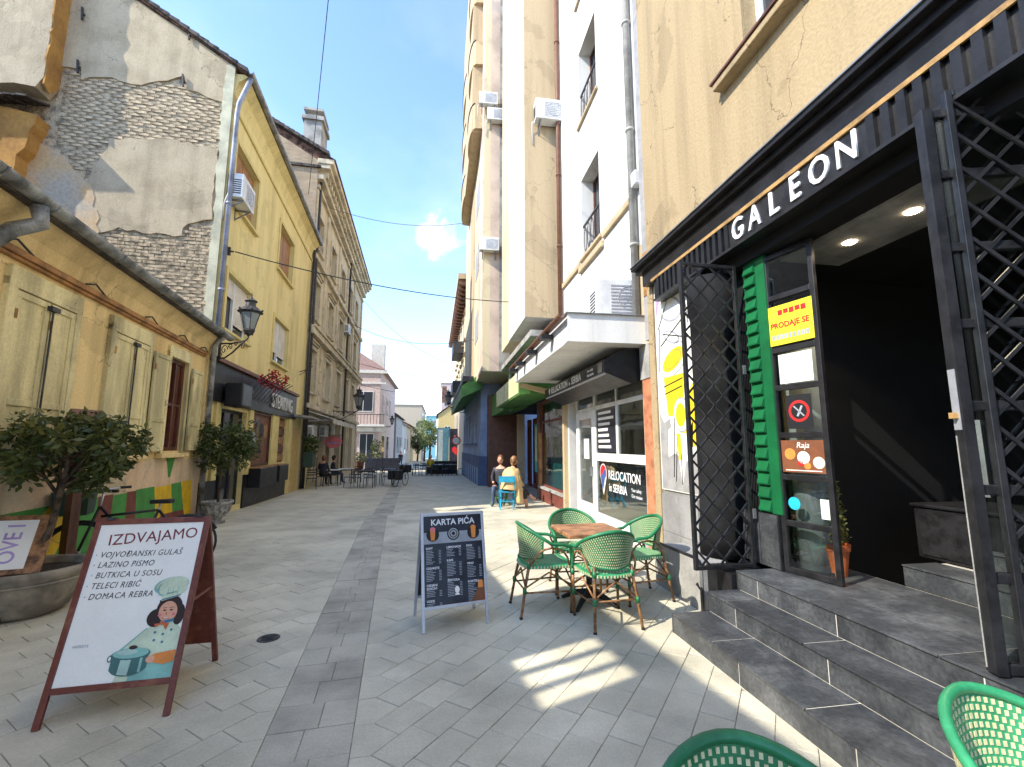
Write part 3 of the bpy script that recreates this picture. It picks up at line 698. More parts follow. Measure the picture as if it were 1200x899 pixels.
for i, (a, b, z0, z1) in enumerate(wy_mid):
    Yh.window(a, b, z0, z1, rec=.10, fm=T['white_paint'], nv=2, nh=1, sill=(T['yellow_trim'], .12, .10), surround=(T['yellow_trim'], .12, .04))
    m_ = a+(b-a)*.42
    for (c, d, f) in ((a+.06, m_-.04, .35 if i == 0 else .72), (m_+.04, b-.06, .78 if i == 0 else .75)):
        mb = MB(); n = int((z1-z0)*f/.055)
        for k in range(n): zz = z1-.06-(k+1)*.055; Yh.box(mb, c, d, -.07, -.09, zz+.004, zz+.051)
        mb.build('blind', T['blind_white'], yel)
    Yh.part('window_post', T['white_paint'], [(m_-.04, m_+.04, -.06, -.12, z0+.06, z1-.06)])
# string course, plinth, restaurant front
Yh.part('shop_fascia', T['black_paint'], [(.05, 8.05, .0, .10, 2.60, 3.50)])
Yh.part('fascia_top', T['umber'], [(.02, 8.15, -.01, .17, 3.50, 3.60)], bev=.01)
Yh.part('plinth', T['black_paint'], [(.0, .74, .0, .05, -.4, .80), (2.76, 7.4, 0, .05, -.5, .80)])
Yh.part('pillar', T['yellow_trim'], [(2.80,3.12,-.01,.07,.80,2.60)], bev=.01); Yh.part('pillar', T['yellow_trim'], [(5.05,5.85,-.01,.07,.80,2.60)], bev=.01)
Yh.part('pillar', T['yellow_trim'], [(7.25,7.75,-.01,.07,-.4,2.60)], bev=.01); Yh.part('pillar', T['yellow_trim'], [(.46,.74,-.01,.07,.80,2.60)], bev=.01)
Yh.window(.75, 2.75, .02, 2.50, rec=.12, fm=T['black_paint'], nv=3, nh=1, fw=.08)
def picture(fac, u0, u1, z0, z1, seed):
    fr = fac.part('picture_frame', T['brown_wood'], [(u0,u1,-.05,.03,z0,z0+.06),(u0,u1,-.05,.03,z1-.06,z1),(u0,u0+.06,-.05,.03,z0+.06,z1-.06),(u1-.06,u1,-.05,.03,z0+.06,z1-.06)])
    fac.part('picture_panel', T['umber'], [(u0+.05,u1-.05,-.04,-.02,z0+.05,z1-.05)], fr)
    rnd = random.Random(seed)
    for k in range(9):                                     # plates and pans in the picture
        c = (rnd.uniform(u0+.3, u1-.3), rnd.uniform(z0+.25, z1-.25)); r = rnd.uniform(.10, .24); mb = MB()
        mb.prism([(c[0]+r*math.cos(t*.35), c[1]+r*math.sin(t*.35)) for t in range(18)], lambda a, b: fac.P(a, -.02, b), lambda a, b: fac.P(a, -.012-.002*k, b)); mb.build('printed_plate', [T['p_black'],T['rattan'],T['p_grey'],T['p_brown']][k % 4], fr)
picture(Yh, 3.15, 5.0, 1.0, 2.58, 5)
Yh.part('picture_panel', T['umber'], [(5.9,7.2,-.12,-.10,1.0,2.58)])
for k in range(5): Yh.part('menu_board', T['brown_wood'] if k % 2 else T['rattan'], [(5.98,7.12,-.10,-.06,1.06+k*.30,1.30+k*.30)])
for (a, b) in ((3.0,4.75),(5.05,6.2)):
    p = Yh.part('planter_box', T['black_paint'], [(a,b,.06,.38,.42,.95)], bev=.01)
    Yh.part('planter_rim', T['rattan'], [(a,b,.07,.37,.95,.975)], p)
cn_ = MB(); cn_.prism([(.0,2.72),(.75,2.66),(.75,2.72),(0,2.82)], lambda w, z: Yh.P(7.75, w, z), lambda w, z: Yh.P(9.5, w, z)); cn_.build('door_canopy', T['stone_grey'], yel)
Yh.part('door', T['far_yellow'], [(7.95,9.2,-.02,.012,-.3,2.3)])
Yh.part('mid_string', T['yellow_trim'], [(.02, UE, -.01, .05, 9.75, 9.83)], bev=.01)
Yh.part('pilaster_strip', T['yellow_trim'], [(.0, .30, -.01, .03, 3.62, 9.72)], bev=.006)
# eaves, gutter, roof
mb = MB(); mb.prism([(0,10.1),(.0,EZ),(.27,EZ+.02),(.27,EZ-.03),(.08,EZ-.2)], lambda w, z: Yh.P(.0, w, z), lambda w, z: Yh.P(UE+.1, w, z)); mb.build('eaves', T['yellow_wall'], yel)
mb = MB(); prof = [(.34+.08*math.cos(math.pi+math.pi*k/8), EZ+.06+.08*math.sin(math.pi+math.pi*k/8)) for k in range(9)]; prof += [(p[0]*1.0+(.34-p[0])*.16, p[1]+.012) for p in reversed(prof)]
mb.prism(prof, lambda w, z: Yh.P(-.1, w, z), lambda w, z: Yh.P(UE+.1, w, z)); mb.build('gutter', T['grey_metal'], yel)
RS = .60
mb = MB(); mb.prism([(.30,EZ+.03),(-6.5,EZ+.03+7.05*RS),(-13,EZ+.03),(-13,EZ-.05),(-6.5,EZ-.1+7.05*RS),(.26,EZ-.03)], lambda w, z: Yh.P(-.12, w, z), lambda w, z: Yh.P(UE+.15, w, z)); yr = mb.build('roof', T['roof_tile'], yel)
for k in range(30):                                        # verge tiles stepping up the gable edge
    w0 = .3-k*.22; z0 = EZ+.03+(.30-w0)*RS*1.03
    mb = MB(); mb.prism([(w0,z0-.05),(w0-.26,z0-.05+.26*RS),(w0-.26,z0+.03+.26*RS),(w0,z0+.065)], lambda w, z: Yh.P(-.16, w, z), lambda w, z: Yh.P(.10, w, z)); mb.build('verge_tile', T['roof_dark'], yr)
downpipe(Yh, -.04, .12, 3.9, 9.55, T['blue_zinc'], .055, head=[(-.04,.14,9.8),(.02,.24,10.25),(.05,.33,EZ-.02)])
downpipe(Yh, UE-.05, .10, -.2, 10.3, T['lamp_iron'], .05)

# gable: rough brick core, plaster skins with broken edges, single bricks where the skin is gone (a = inward from the corner)
gab = MB(); gab.prism([(0,-.6),(12.9,-.6),(12.9,EZ),(6.5,EZ+6.5*RS+.2),(0,EZ+.28)], lambda a, z: Yh.P(.0, -a, z), lambda a, z: Yh.P(.30, -a, z)); gw = gab.build('gable_wall', T['mortar'], yel)
def skin(poly, m, th, seed, keep=(), name='plaster', amp=.05, step=.15):
    mb = MB(); mb.prism(jag(poly, step, amp, seed, keep), lambda a, z: Yh.P(.005, -a, z), lambda a, z: Yh.P(-th, -a, z)); return mb.build(name, m, gw)
skin([(.0,10.85),(.20,9.78),(.55,9.85),(.98,9.96),(1.07,10.32),(1.25,10.22),(1.58,10.07),(1.91,9.90),(2.5,9.98),(3.07,9.80),(3.10,10.05),(3.50,10.05),(3.55,12.5),(2.6,12.25)], T['plaster'], .045, 11, keep=(12,13,0))
skin([(.20,8.55),(.8,8.62),(1.45,8.63),(2.0,8.55),(2.39,8.47),(2.55,7.9),(2.76,7.38),(3.3,6.7),(2.47,6.14),(2.01,6.39),(1.4,6.30),(.78,6.33),(.69,6.62),(.20,6.79)], T['plaster'], .04, 12)
skin([(2.62,7.3),(3.25,7.95),(3.75,8.2),(4.4,8.0),(4.6,6.7),(3.2,6.3),(2.5,6.0),(2.35,6.25)], T['peach_plaster'], .05, 13)
skin([(.0,10.9),(.20,10.75),(.22,9.7),(.20,8.6),(.17,7.2),(.19,5.5),(.16,4.0),(.0,4.0)], T['plaster_edge'], .06, 14, keep=(7,), amp=.03, name='corner_plaster')
bm_var = []
for v in range(4):
    m = MB(); rnd = random.Random(v); w_, h_ = .235, .062
    P = [Vector((x, y, z)) for z in (0, h_) for y in (-.03, .03) for x in (0, w_)]
    P = [p+Vector((rnd.uniform(-.008,.008), rnd.uniform(-.006,.006), rnd.uniform(-.006,.006))) for p in P]
    m.add(P, [(0,2,3,1),(4,5,7,6),(0,1,5,4),(2,6,7,3),(0,4,6,2),(1,3,7,5)]); me = m.mesh('brick'); me.materials.append(T['brick']); bm_var.append(me)
def inpoly(p, poly):
    x, y = p; c = False
    for i in range(len(poly)):
        (x1, y1), (x2, y2) = poly[i-1], poly[i]
        if (y1 > y) != (y2 > y) and x < (x2-x1)*(y-y1)/(y2-y1)+x1: c = not c
    return c
upper = [(.17,8.5),(.17,9.85),(1.0,10.1),(1.9,10.0),(3.1,9.9),(3.35,10.05),(3.4,8.3),(2.9,7.4),(2.5,7.6),(2.4,8.5),(1.4,8.65)]
lower = [(.16,4.35),(.16,6.7),(.75,6.5),(2.0,6.4),(2.5,6.2),(2.1,5.6)]
nb_ = 0; rest_b = MB()
for poly in (upper, lower):
    z = 4.3; row = 0
    while z < 10.3:
        a = .15-(row % 2)*.125+random.uniform(-.02,.02)
        while a < 3.6:
            if inpoly((a+.12, z+.03), poly) and random.random() > .03:
                out = random.uniform(-.027, -.008); me = bm_var[random.randrange(4)]
                Mx = Matrix.Translation(Yh.P(-out, -a, z)) @ Matrix.Rotation(R(90)+random.uniform(-.012,.012), 4, 'Z') @ Matrix.Rotation(random.uniform(-.02,.02), 4, 'Y')
                if nb_ < 300:
                    o = link('brick', me, None, gw); o.matrix_local = Mx; nb_ += 1
                else: rest_b.add([Mx @ v.co for v in me.vertices], [tuple(p.vertices) for p in me.polygons])
            a += .25
        z += .078; row += 1
rest_b.build('brickwork', T['brick'], gw, kind='stuff')
for (a, z) in ((3.19,11.42),(3.13,10.08),(1.03,11.40),(1.05,10.15)):
    mb = MB(); mb.bar(Yh.P(-.09,-a,z-.16), Yh.P(-.09,-a-.03,z+.16), .035); mb.bar(Yh.P(-.02,-a,z), Yh.P(-.10,-a,z), .04); mb.build('wall_anchor', T['lamp_iron'], gw)
# rear wing that steps forward beside the gable: white front, orange flank, broken foot with tiles
mb = MB(); mb.prism(jag([(3.5,13.5),(3.5,9.45),(3.62,9.2),(4.0,9.22),(4.6,9.05),(7.5,9.0),(7.5,13.5)], .2, .05, 5, keep=(0,4,5,6)), lambda a, z: Yh.P(.0, -a, z), lambda a, z: Yh.P(-.42, -a, z)); wing = mb.build('rear_wing', T['plaster'], yel)
mb = MB(); mb.prism(jag([(-.01,13.4),(.425,13.4),(.425,9.30),(.25,9.2),(-.01,9.5)], .2, .04, 6, keep=(0,)), lambda a, z: Yh.P(-a, -3.5, z), lambda a, z: Yh.P(-a, -3.47, z)); mb.build('orange_flank', T['orange_plaster'], wing)
for k in range(7):
    mb = MB(); mb.prism([(.0,9.05-k*.02),(.62,8.82-k*.02),(.62,8.86-k*.02),(0,9.10-k*.02)], lambda d, z: Yh.P(-d, -3.60-k*.2, z), lambda d, z: Yh.P(-d, -3.79-k*.2, z)); mb.build('ledge_tile', T['roof_dark'], wing)
mb = MB(); mb.prism(jag([(3.55,8.6),(3.65,8.2),(3.80,7.4),(3.85,5.9),(5.0,5.9),(5.0,8.75)], .2, .05, 8, keep=(3,4)), lambda a, z: Yh.P(.0, -a, z), lambda a, z: Yh.P(-.36, -a, z)); mb.build('wing_foot', T['orange_plaster'], wing)
mb = MB(); mb.prism(jag([(4.3,8.6),(4.35,7.6),(4.45,5.9),(7.5,5.9),(7.5,8.7)], .15, .06, 9, keep=(2,3)), lambda a, z: Yh.P(-.33, -a, z), lambda a, z: Yh.P(-.42, -a, z)); mb.build('wing_foot_skin', T['plaster'], wing)
# hooks for the overhead cable
mb = MB(); Yh.box(mb, .42,.48,-.02,.06,6.15,6.35); mb.tube([Yh.P(.45,.05,6.25), Yh.P(.45,.14,6.25)], .02, 6); mb.build('cable_bracket', T['lamp_iron'], yel)
mb = MB(); mb.tube([Yh.P(8.6,.02,4.6), Yh.P(8.6,.35,4.7), Yh.P(8.6,.5,4.85)], .02, 6); mb.bar(Yh.P(8.6,.02,4.45), Yh.P(8.6,.3,4.68), .02); mb.build('flag_bracket', T['lamp_iron'], yel)
def on(fac, u, w, z): return fac.r.matrix_basis @ fac.P(u, w, z) if False else (Matrix.Translation(fac.r.location) @ fac.r.rotation_euler.to_matrix().to_4x4()) @ fac.P(u, w, z)
def onM(fac, u, w, z):
    """world matrix: local y points out of the facade, x along it"""
    base = Matrix.Translation(fac.r.location) @ fac.r.rotation_euler.to_matrix().to_4x4()
    Mx = base @ Matrix.Translation(fac.P(u, w, z))
    if fac.s < 0: Mx = Mx @ Matrix.Rotation(math.pi, 4, 'Z')
    return Mx
ac_unit('air conditioner on the yellow wall beside the brown shuttered top window', onM(Yh, .40, .0, 7.42), w=.85, h=.6, d=.32)
# sign lettering over the restaurant
Yh.text('STEAKING', .66, T['far_white'], 5.9, .13, 3.02, name='sign_lettering', extrude=.02, sx=.88, bold=.004)

# loudspeaker
t = thing('loudspeaker', 'black box loudspeaker on the restaurant front above the potted tree', 'loudspeaker'); t.matrix_world = onM(Yh, .95, .10, 2.52)
mb = MB(); mb.box(-.36,.36,.05,.42,0,.55); mb.build('cabinet', T['black_paint'], t, bev=.02)
mb = MB(); mb.box(-.32,.32,.421,.428,.04,.51); mb.build('grille', T['print_dark'], t)
mb = MB(); mb.box(-.06,.06,-.0,.05,.2,.36); mb.build('wall_mount', T['iron_black'], t)
# rake of red flowers over the sign
t = thing('flower_garland', 'red artificial flowers on thin rods above the restaurant sign', 'decoration'); t.matrix_world = onM(Yh, 3.3, .1, 3.25)
mb = MB()
for k in range(9): x = -1.3+k*.32; mb.tube([(x+.25,.05,-.35),(x,.25,.05),(x-.2,.55,.30)], .014, 5)
mb.build('rods', T['lamp_iron'], t)
mb = MB(); rnd = random.Random(4)
for k in range(150):
    c = Vector((rnd.uniform(-1.1,.9), rnd.uniform(.15,.55), 0)); c.z = .15+(c.y-.2)*.6+rnd.uniform(-.12,.15)
    a = Vector([rnd.uniform(-1,1) for _ in range(3)]).normalized(); b = a.orthogonal().normalized(); s_ = rnd.uniform(.04,.09)
    mb.add([c-a*s_, c+b*s_*.5, c+a*s_, c-b*s_*.5], [(0,1,2,3)])
mb.build('petals', T['flower_red'], t, kind='stuff', recalc=False)

# ---------------------------------------------------------------- street lamps on scrolled wall brackets
def wall_lamp(label, M, sc=1.0):
    t = thing('street_lamp', label, 'street lamp', group='wall lanterns on scrolled brackets'); t.matrix_world = M @ Matrix.Scale(sc, 4)
    mb = MB(); mb.box(-.03,.03,0,.03,-.35,.15)
    mb.tube([(0,.02,.08),(0,.5,.04),(0,1.0,.06)], .022, 8); mb.tube([(0,.02,-.30),(0,.25,-.32),(0,.55,-.2),(0,.85,-.02),(0,1.0,.05)], .02, 8); mb.build('bracket', T['lamp_iron'], t, smooth=True)
    def spiral(c, r0, turns, dirn, ph):
        return [(0, c[0]+r0*(1-k/26)*math.cos(ph+dirn*k/26*turns*2*math.pi), c[1]+r0*(1-k/26)*math.sin(ph+dirn*k/26*turns*2*math.pi)) for k in range(24)]
    for c, r0, dr_, ph in (((.20,-.10),.14,1,0),((.45,-.05),.09,-1,math.pi),((.66,-.0),.065,1,0),((.92,-.07),.08,-1,1.5),((.08,-.2),.08,1,2)):
        mb = MB(); mb.tube(spiral(c, r0, 1.4, dr_, ph), .011, 6); mb.build('scroll', T['lamp_iron'], t, smooth=True)
    mb = MB(); mb.tube([(0,1.0,.06),(0,1.12,.12),(0,1.12,.20)], .018, 8); mb.lathe([(.02,.16),(.05,.2),(.10,.22),(.12,.26),(.15,.30),(.15,.33),(.12,.34)], 6, (0,1.12,0))
    for k in range(6): a = k*math.pi/3; mb.tube([(.13*math.cos(a),1.12+.13*math.sin(a),.33),(.10*math.cos(a),1.12+.10*math.sin(a),.2)], .008, 5)
    mb.build('cup', T['lamp_iron'], t)
    g = MB(); g.lathe([(.125,.345),(.235,.76)], 6, (0,1.12,0)); g.build('lantern_glass', T['lamp_glass'], t)
    mb = MB()
    for k in range(6): a = k*math.pi/3; mb.bar((.13*math.cos(a),1.12+.13*math.sin(a),.34),(.242*math.cos(a),1.12+.242*math.sin(a),.76), .016)
    mb.lathe([(.25,.75),(.27,.78),(.25,.80)], 6, (0,1.12,0)); mb.build('lantern_frame', T['lamp_iron'], t)
    mb = MB(); mb.lathe([(.30,.79),(.27,.82),(.16,.92),(.12,.94),(.11,1.04),(.15,1.07),(.13,1.10),(.05,1.14),(.02,1.2),(.015,1.28)], 12, (0,1.12,0))
    for k in range(6): a = k*math.pi/3; mb.ball((.29*math.cos(a),1.12+.29*math.sin(a),.83), .03, 6, 4)
    mb.build('lantern_roof', T['lamp_iron'], t)
    return t
wall_lamp('ornate iron street lantern on the yellow house beside the pale blinds', onM(Yh, -.02, .18, 3.80) @ Matrix.Rotation(R(-38), 4, 'Z'), .86)

# ---------------------------------------------------------------- beige palace
BP = on(Yh, UE+.06, 0, 0)
bei = thing('beige_house', 'long beige four-storey townhouse with cornices and arched ground floor', 'house', (BP.x, BP.y, -.22), R(90+2.5))
Bh = Fac(bei, -1)
BL = 17.3; BZ = 15.0
cols = [(.55,1.75),(3.9,5.3),(7.2,8.6),(10.4,11.8),(13.4,14.8)]
rows = [(4.2,6.2),(7.6,9.45),(10.9,12.6)]
hl = [(a,b,z0,z1) for a, b in cols for z0, z1 in rows]
gfl = [(.5,2.2,.2,2.9),(2.9,4.7,.2,2.9),(5.3,6.4,.2,3.0),(8.0,9.6,.1,3.2),(10.6,12.2,.1,3.2),(13.4,15.2,.1,3.2)]
Bh.wall('wall', T['beige_wall'], 0, BL, -.9, BZ, hl+gfl, th=.45)
for (a, b, z0, z1) in hl:
    Bh.window(a, b, z0, z1, rec=.18, fm=T['beige_trim'] if z0 > 7 else T['white_paint'], nv=2, nh=2 if z0 < 10 else 1, sill=(T['beige_trim'], .15, .14), surround=(T['beige_trim'], .16, .06), head=(T['beige_trim'], .22) if z0 < 10 else None)
for (a, b, z0, z1) in gfl:
    Bh.window(a, b, z0, z1, rec=.25, fm=T['umber'], nv=2, nh=1)
for z, h, w in ((3.45,.20,.20),(6.75,.28,.26),(7.03,.10,.34),(10.25,.22,.18),(13.6,.16,.14)): Bh.part('string_course', T['beige_trim'], [(-.05, BL+.05, -.01, w, z, z+h)], bev=.02)
for u in (-.02, 2.6, 6.2, 9.5, 12.6, BL-.5):
    for k in range(11): Bh.part('quoin', T['beige_trim'], [(u, u+.5-.12*(k % 2), -.01, .06, .1+k*.56 if k < 6 else 3.75+(k-6)*.56, .62+k*.56 if k < 6 else 4.27+(k-6)*.56)], bev=.015) if u in (-.02, 2.6) or k < 6 else None
    Bh.part('pilaster', T['beige_trim'], [(u, u+.42, -.01, .08, 7.2, 13.55)], bev=.015)
for k in range(34): Bh.part('cornice_bracket', T['beige_trim'], [(.2+k*.5, .42+k*.5, -.01, .42, 14.25, 14.55)], bev=.02)
Bh.part('cornice', T['beige_trim'], [(-.1, BL+.1, -.01, .30, 14.0, 14.25), (-.1, BL+.15, -.01, .55, 14.55, 14.75), (-.15, BL+.2, -.01, .70, 14.75, 15.0)], bev=.03)
mb = MB(); mb.prism([(.75,15.0),(.75,15.08),(-5,18.2),(-11,15.0)], lambda w, z: Bh.P(-.02, w, z), lambda w, z: Bh.P(BL, w, z)); mb.build('roof', T['roof_tile'], bei)
mb = MB(); mb.prism([(0.02,8),(.02,14.9),(-5,17.9),(-10.8,14.9),(-10.8,8)], lambda w, z: Bh.P(-.12, w, z), lambda w, z: Bh.P(.0, w, z)); mb.build('brick_gable', T['brick_far'], bei)
for k in range(26):
    w0 = .5-k*.22; z0 = 15.08+(.75-w0)*.543
    mb = MB(); mb.prism([(w0,z0-.10),(w0-.25,z0-.10+.25*.543),(w0-.25,z0+.04+.25*.543),(w0,z0+.08)], lambda w, z: Bh.P(-.32, w, z), lambda w, z: Bh.P(.05, w, z)); mb.build('verge_tile', T['roof_dark'], bei)
Bh.part('brick_ledge', T['roof_dark'], [(-.22, -.1, .15, -2.6, 14.5, 14.62)])
ch = MB(); ch.box(0.6,1.9,.1,.9,15.1,17.4); ch.box(.5,2.0,.0,1.0,17.4,17.6); ch.box(.55,1.95,.05,.95,17.9,18.02); ch.box(.8,1.7,.2,.8,17.6,17.9); ch.build('attic_turret', T['stone_grey'], bei)
ch = MB(); ch.box(1.9,9.0,.2,.6,15.1,16.2); ch.build('attic_parapet', T['stone_grey'], bei)
downpipe(Bh, .22, .12, 0, 14.2, T['lamp_iron'], .06); downpipe(Bh, 9.9, .14, 0, 14.2, T['lamp_iron'], .06)
# awning of the cafe
t = thing('awning', 'off-white fabric awning over the cafe terrace of the beige house', 'awning'); t.matrix_world = onM(Bh, 4.1, .02, 2.75)
mb = MB(); mb.prism([(0,.62),(1.15,.25),(1.15,.22),(0,.58)], lambda y, z: (-3.6,y,z), lambda y, z: (3.6,y,z)); mb.build('canopy', T['awning'], t)
for k in range(18): mb = MB(); x = -3.6+k*.4; mb.box(x+.01,x+.39,1.14,1.155,.02+.02*(k % 2),.235); mb.build('valance', T['awning'], t)
mb = MB()
for x in (-3.3,0,3.3): mb.bar((x,.02,.15),(x,1.1,.22), .03)
mb.build('arm', T['alu'], t)
ac_unit('air conditioner under the off-white awning, nearest the yellow house', onM(Bh, .9, 0, 2.15) , w=.85)
ac_unit('air conditioner under the off-white awning, next to the red cafe sign', onM(Bh, 3.6, 0, 2.25), w=.85)
ac_unit('air conditioner high on the beige townhouse beside a drainpipe', onM(Bh, 9.3, 0, 9.0), w=.85)
wall_lamp('iron wall lantern on the beige townhouse above the awning end', onM(Bh, 7.0, .0, 3.7), 1.25)
# red oval sign
t = thing('cafe_sign', 'red oval hanging sign under the awning of the beige house', 'sign'); t.matrix_world = onM(Bh, 4.6, .05, 2.0)
mb = MB(); mb.prism([(.72*math.cos(k*.2618), .32*math.sin(k*.2618)) for k in range(24)], lambda a, b: (.02, .45+a*.62, b), lambda a, b: (-.04, .45+a*.62, b)); mb.build('sign_board', T['p_pink'], t)
mb = MB(); mb.prism([(.55*math.cos(k*.2618), .05*math.sin(k*.2618)) for k in range(24)], lambda a, b: (.021, .45+a*.62, b-.05), lambda a, b: (.026, .45+a*.62, b-.05)); mb.build('sign_band', T['p_lilac'], t)
mb = MB(); mb.bar((-.01,.0,.36),(-.01,.9,.36), .025); mb.bar((-.01,.45,.3),(-.01,.45,.37), .02); mb.build('hanger', T['lamp_iron'], t)
# hanging flower box on the yellow/beige corner
def leaves(mb, c, rad, n, size, rnd, shell=.55, flat=0.0):
    for _ in range(n):
        d = Vector([rnd.gauss(0,1) for _ in range(3)]).normalized(); q = Vector(c)+Vector((d.x*rad[0], d.y*rad[1], d.z*rad[2]))*(shell+(1-shell)*rnd.random())*(.85+.3*rnd.random())
        leaf(mb, q, d, size*rnd.uniform(.65,1.3), rnd)
def leaf(mb, q, d, s, rnd):
    ax = (d*.5+Vector([rnd.uniform(-1,1), rnd.uniform(-1,1), rnd.uniform(-.9,.5)])).normalized(); sd = ax.orthogonal().normalized(); sd = Matrix.Rotation(rnd.uniform(0,6.28), 3, ax) @ sd; up = ax.cross(sd)
    mb.add([q, q+ax*s*.5+sd*s*.24+up*s*.05, q+ax*s, q+ax*s*.5-sd*s*.24+up*s*.05], [(0,1,2,3)])
t = thing('wall_planter', 'green planter with bushy plant at the beige house corner', 'planter'); t.matrix_world = onM(Bh, .25, .1, .9)
mb = MB(); mb.box(-.35,.35,.02,.42,0,.62); mb.box(-.37,.37,.0,.44,.56,.64); mb.build('pot', T['basket'], t, bev=.02)
rnd = random.Random(8); mb = MB(); leaves(mb, (0,.22,.95), (.42,.32,.42), 500, .13, rnd); mb.build('foliage', T['leaf_mid'], t, recalc=False)
mb = MB(); mb.box(-.30,-.24,.15,.21,-1.0,0); mb.box(.24,.30,.15,.21,-1.0,0); mb.build('stand', T['yellow_trim'], t)

# ---------------------------------------------------------------- far left houses
def simple_house(name, label, x0, x1, y0, y1, z1, m, roof=None, rh=2.0, front_wins=(), side_wins=(), zb=None, face='both', rm=None, win_m=None, trim=None, parts=None):
    """plain block: the face towards the camera (south) and the face to the street (right) carry built windows"""
    zb = gz(y0)-.6 if zb is None else zb
    t = thing(name, label, 'house', (x0, y0, 0), 0)
    mb = MB(); mb.box(0, x1-x0, 0, y1-y0, zb, z1); mb.build('wall', m, t)
    for (a, b, c, d) in front_wins:
        mb = MB(); mb.box(a, b, -.06, .02, c, d); w = mb.build('window', win_m or T['white_paint'], t)
        for k in range(2):
            mm = MB(); g = (b-a-.18)/2; mm.box(a+.06+k*(g+.06), a+.06+k*(g+.06)+g, -.07, -.055, c+.06, d-.06); mm.build('pane', T['window_glass'], w)
    for (a, b, c, d, side) in side_wins:
        xs = (x1-x0) if side > 0 else 0
        mb = MB(); mb.box(xs-.02, xs+.06*side, a, b, c, d) if side > 0 else mb.box(xs-.06, xs+.02, a, b, c, d); w = mb.build('window', win_m or T['white_paint'], t)
        mm = MB(); q = sorted((xs+.055*side, xs+.07*side)); mm.box(q[0], q[1], a+.08, b-.08, c+.08, d-.08); mm.build('pane', T['window_glass'], w)
    if roof == 'gable':                                    # ridge runs along the street
        mb = MB(); W = x1-x0; mb.prism([(-.35,z1-.05),(W/2,z1+rh),(W+.35,z1-.05),(W+.35,z1+.08),(W/2,z1+rh+.15),(-.35,z1+.08)], lambda a, b: (a,-.25,b), lambda a, b: (a,y1-y0+.25,b)); mb.build('roof', rm or T['roof_tile'], t)
        mb = MB(); mb.prism([(0,z1-.02),(W,z1-.02),(W/2,z1+rh-.02)], lambda a, b: (a,.0,b), lambda a, b: (a,.25,b)); mb.build('gable', m, t)
    elif roof == 'side':
        mb = MB(); D = x1-x0; mb.prism([(D+.4,z1),(D+.4,z1+.1),(D*.3,z1+rh),(-.3,z1)], lambda a, b: (a,-.2,b), lambda a, b: (a,y1-y0+.2,b)); mb.build('roof', rm or T['roof_tile'], t)
    elif roof == 'flat':
        mb = MB(); mb.box(-.25, x1-x0+.25, -.25, y1-y0+.2, z1, z1+.25); mb.build('parapet', rm or m, t)
    return t
pk = simple_house('pink_house', 'pink and white corner house with balcony beyond the beige townhouse', -9.5, -5.5, 43.5, 58, 8.6, T['far_pink'], 'side', 2.2,
    front_wins=[(1.6,3.4,4.7,6.6),(1.2,2.0,.0,2.7),(2.3,3.6,.0,2.7)], side_wins=[(2,3.2,4.6,6.6,1),(5,6.2,4.6,6.6,1),(8,9.2,4.6,6.6,1),(2,4,0,2.6,1),(6,8,0,2.6,1)], rm=T['roof_pink'])
mb = MB(); mb.box(.2,4.6,-1.0,.0,3.3,3.5); mb.box(.0,4.6,-.2,0,8.3,8.6); mb.box(0,4.5,-.12,0,7.3,7.45); mb.build('balcony_slab', T['far_white'], pk)
mb = MB(); mb.box(.2,4.6,-1.0,-.94,4.35,4.42)
for k in range(16): mb.box(.25+k*.28,.29+k*.28,-.98,-.95,3.5,4.35)
mb.build('balcony_railing', T['lamp_iron'], pk)
mb = MB(); mb.box(.1,4.7,-.5,-.02,2.85,3.25); mb.build('shop_awning', T['awning'], pk)
mb = MB(); mb.box(3.0,4.2,.4,1.4,8.6,11.2); mb.box(1.2,2.4,.1,.9,8.6,9.9); mb.build('dormer', T['far_white'], pk)
for (x, d) in ((.4,.0),(3.9,.0)):
    tt = MB(); tt.lathe([(.0,0),(.22,0),(.26,.5),(.2,.5)], 8); 
    pl_ = thing('potted_shrub', 'tall dark potted shrub %s the white shop door of the pink house' % ('left of' if x < 1 else 'right of'), 'shrub', (-9.5+x, 42.9, gz(43)), 0)
    tt.build('pot', T['black_paint'], pl_); rnd = random.Random(int(x*10)); mb = MB()
    for k in range(5): leaves(mb, (0,0,.8+k*.42), (.42,.4,.3), 90, .22, rnd)
    mb.build('foliage', T['leaf_dark'], pl_, recalc=False)
simple_house('grey_house', 'small grey house with shop doors beyond the pink corner house', -10, -5.3, 58.5, 68, 5.2, T['far_grey'], 'side', 2.6, front_wins=[(2.8,3.8,1.0,3.0)], side_wins=[(1,2.2,.5,2.8,1),(3.5,4.6,.5,2.8,1),(6,7.2,.5,2.8,1)], rm=T['roof_dark'])
h = simple_house('white_shop_house', 'low white shop house with magenta doorway in the distance', -10.5, -5.6, 69, 92, 4.8, T['far_white'], 'side', 2.4, side_wins=[(1,2.5,.2,3.0,1),(8,9.5,.2,2.8,1),(14,15.5,.2,2.8,1)], rm=T['far_grey'])
mb = MB(); mb.box(4.4,4.95,-.7,-.05,-2,3.4); mb.build('magenta_panel', T['magenta'], h); mb = MB(); mb.box(3.5,4.4,-.6,-.05,-2,3.9); mb.build('dark_panel', T['p_black'], h)
simple_house('orange_shop_house', 'small orange shop house far down the left side', -11, -6.0, 93, 112, 5.6, T['far_yellow'], 'side', 2.0, side_wins=[(2,4,.0,2.8,1),(7,9,0,2.8,1)], front_wins=[(3.2,4.4,2.6,4.4)])
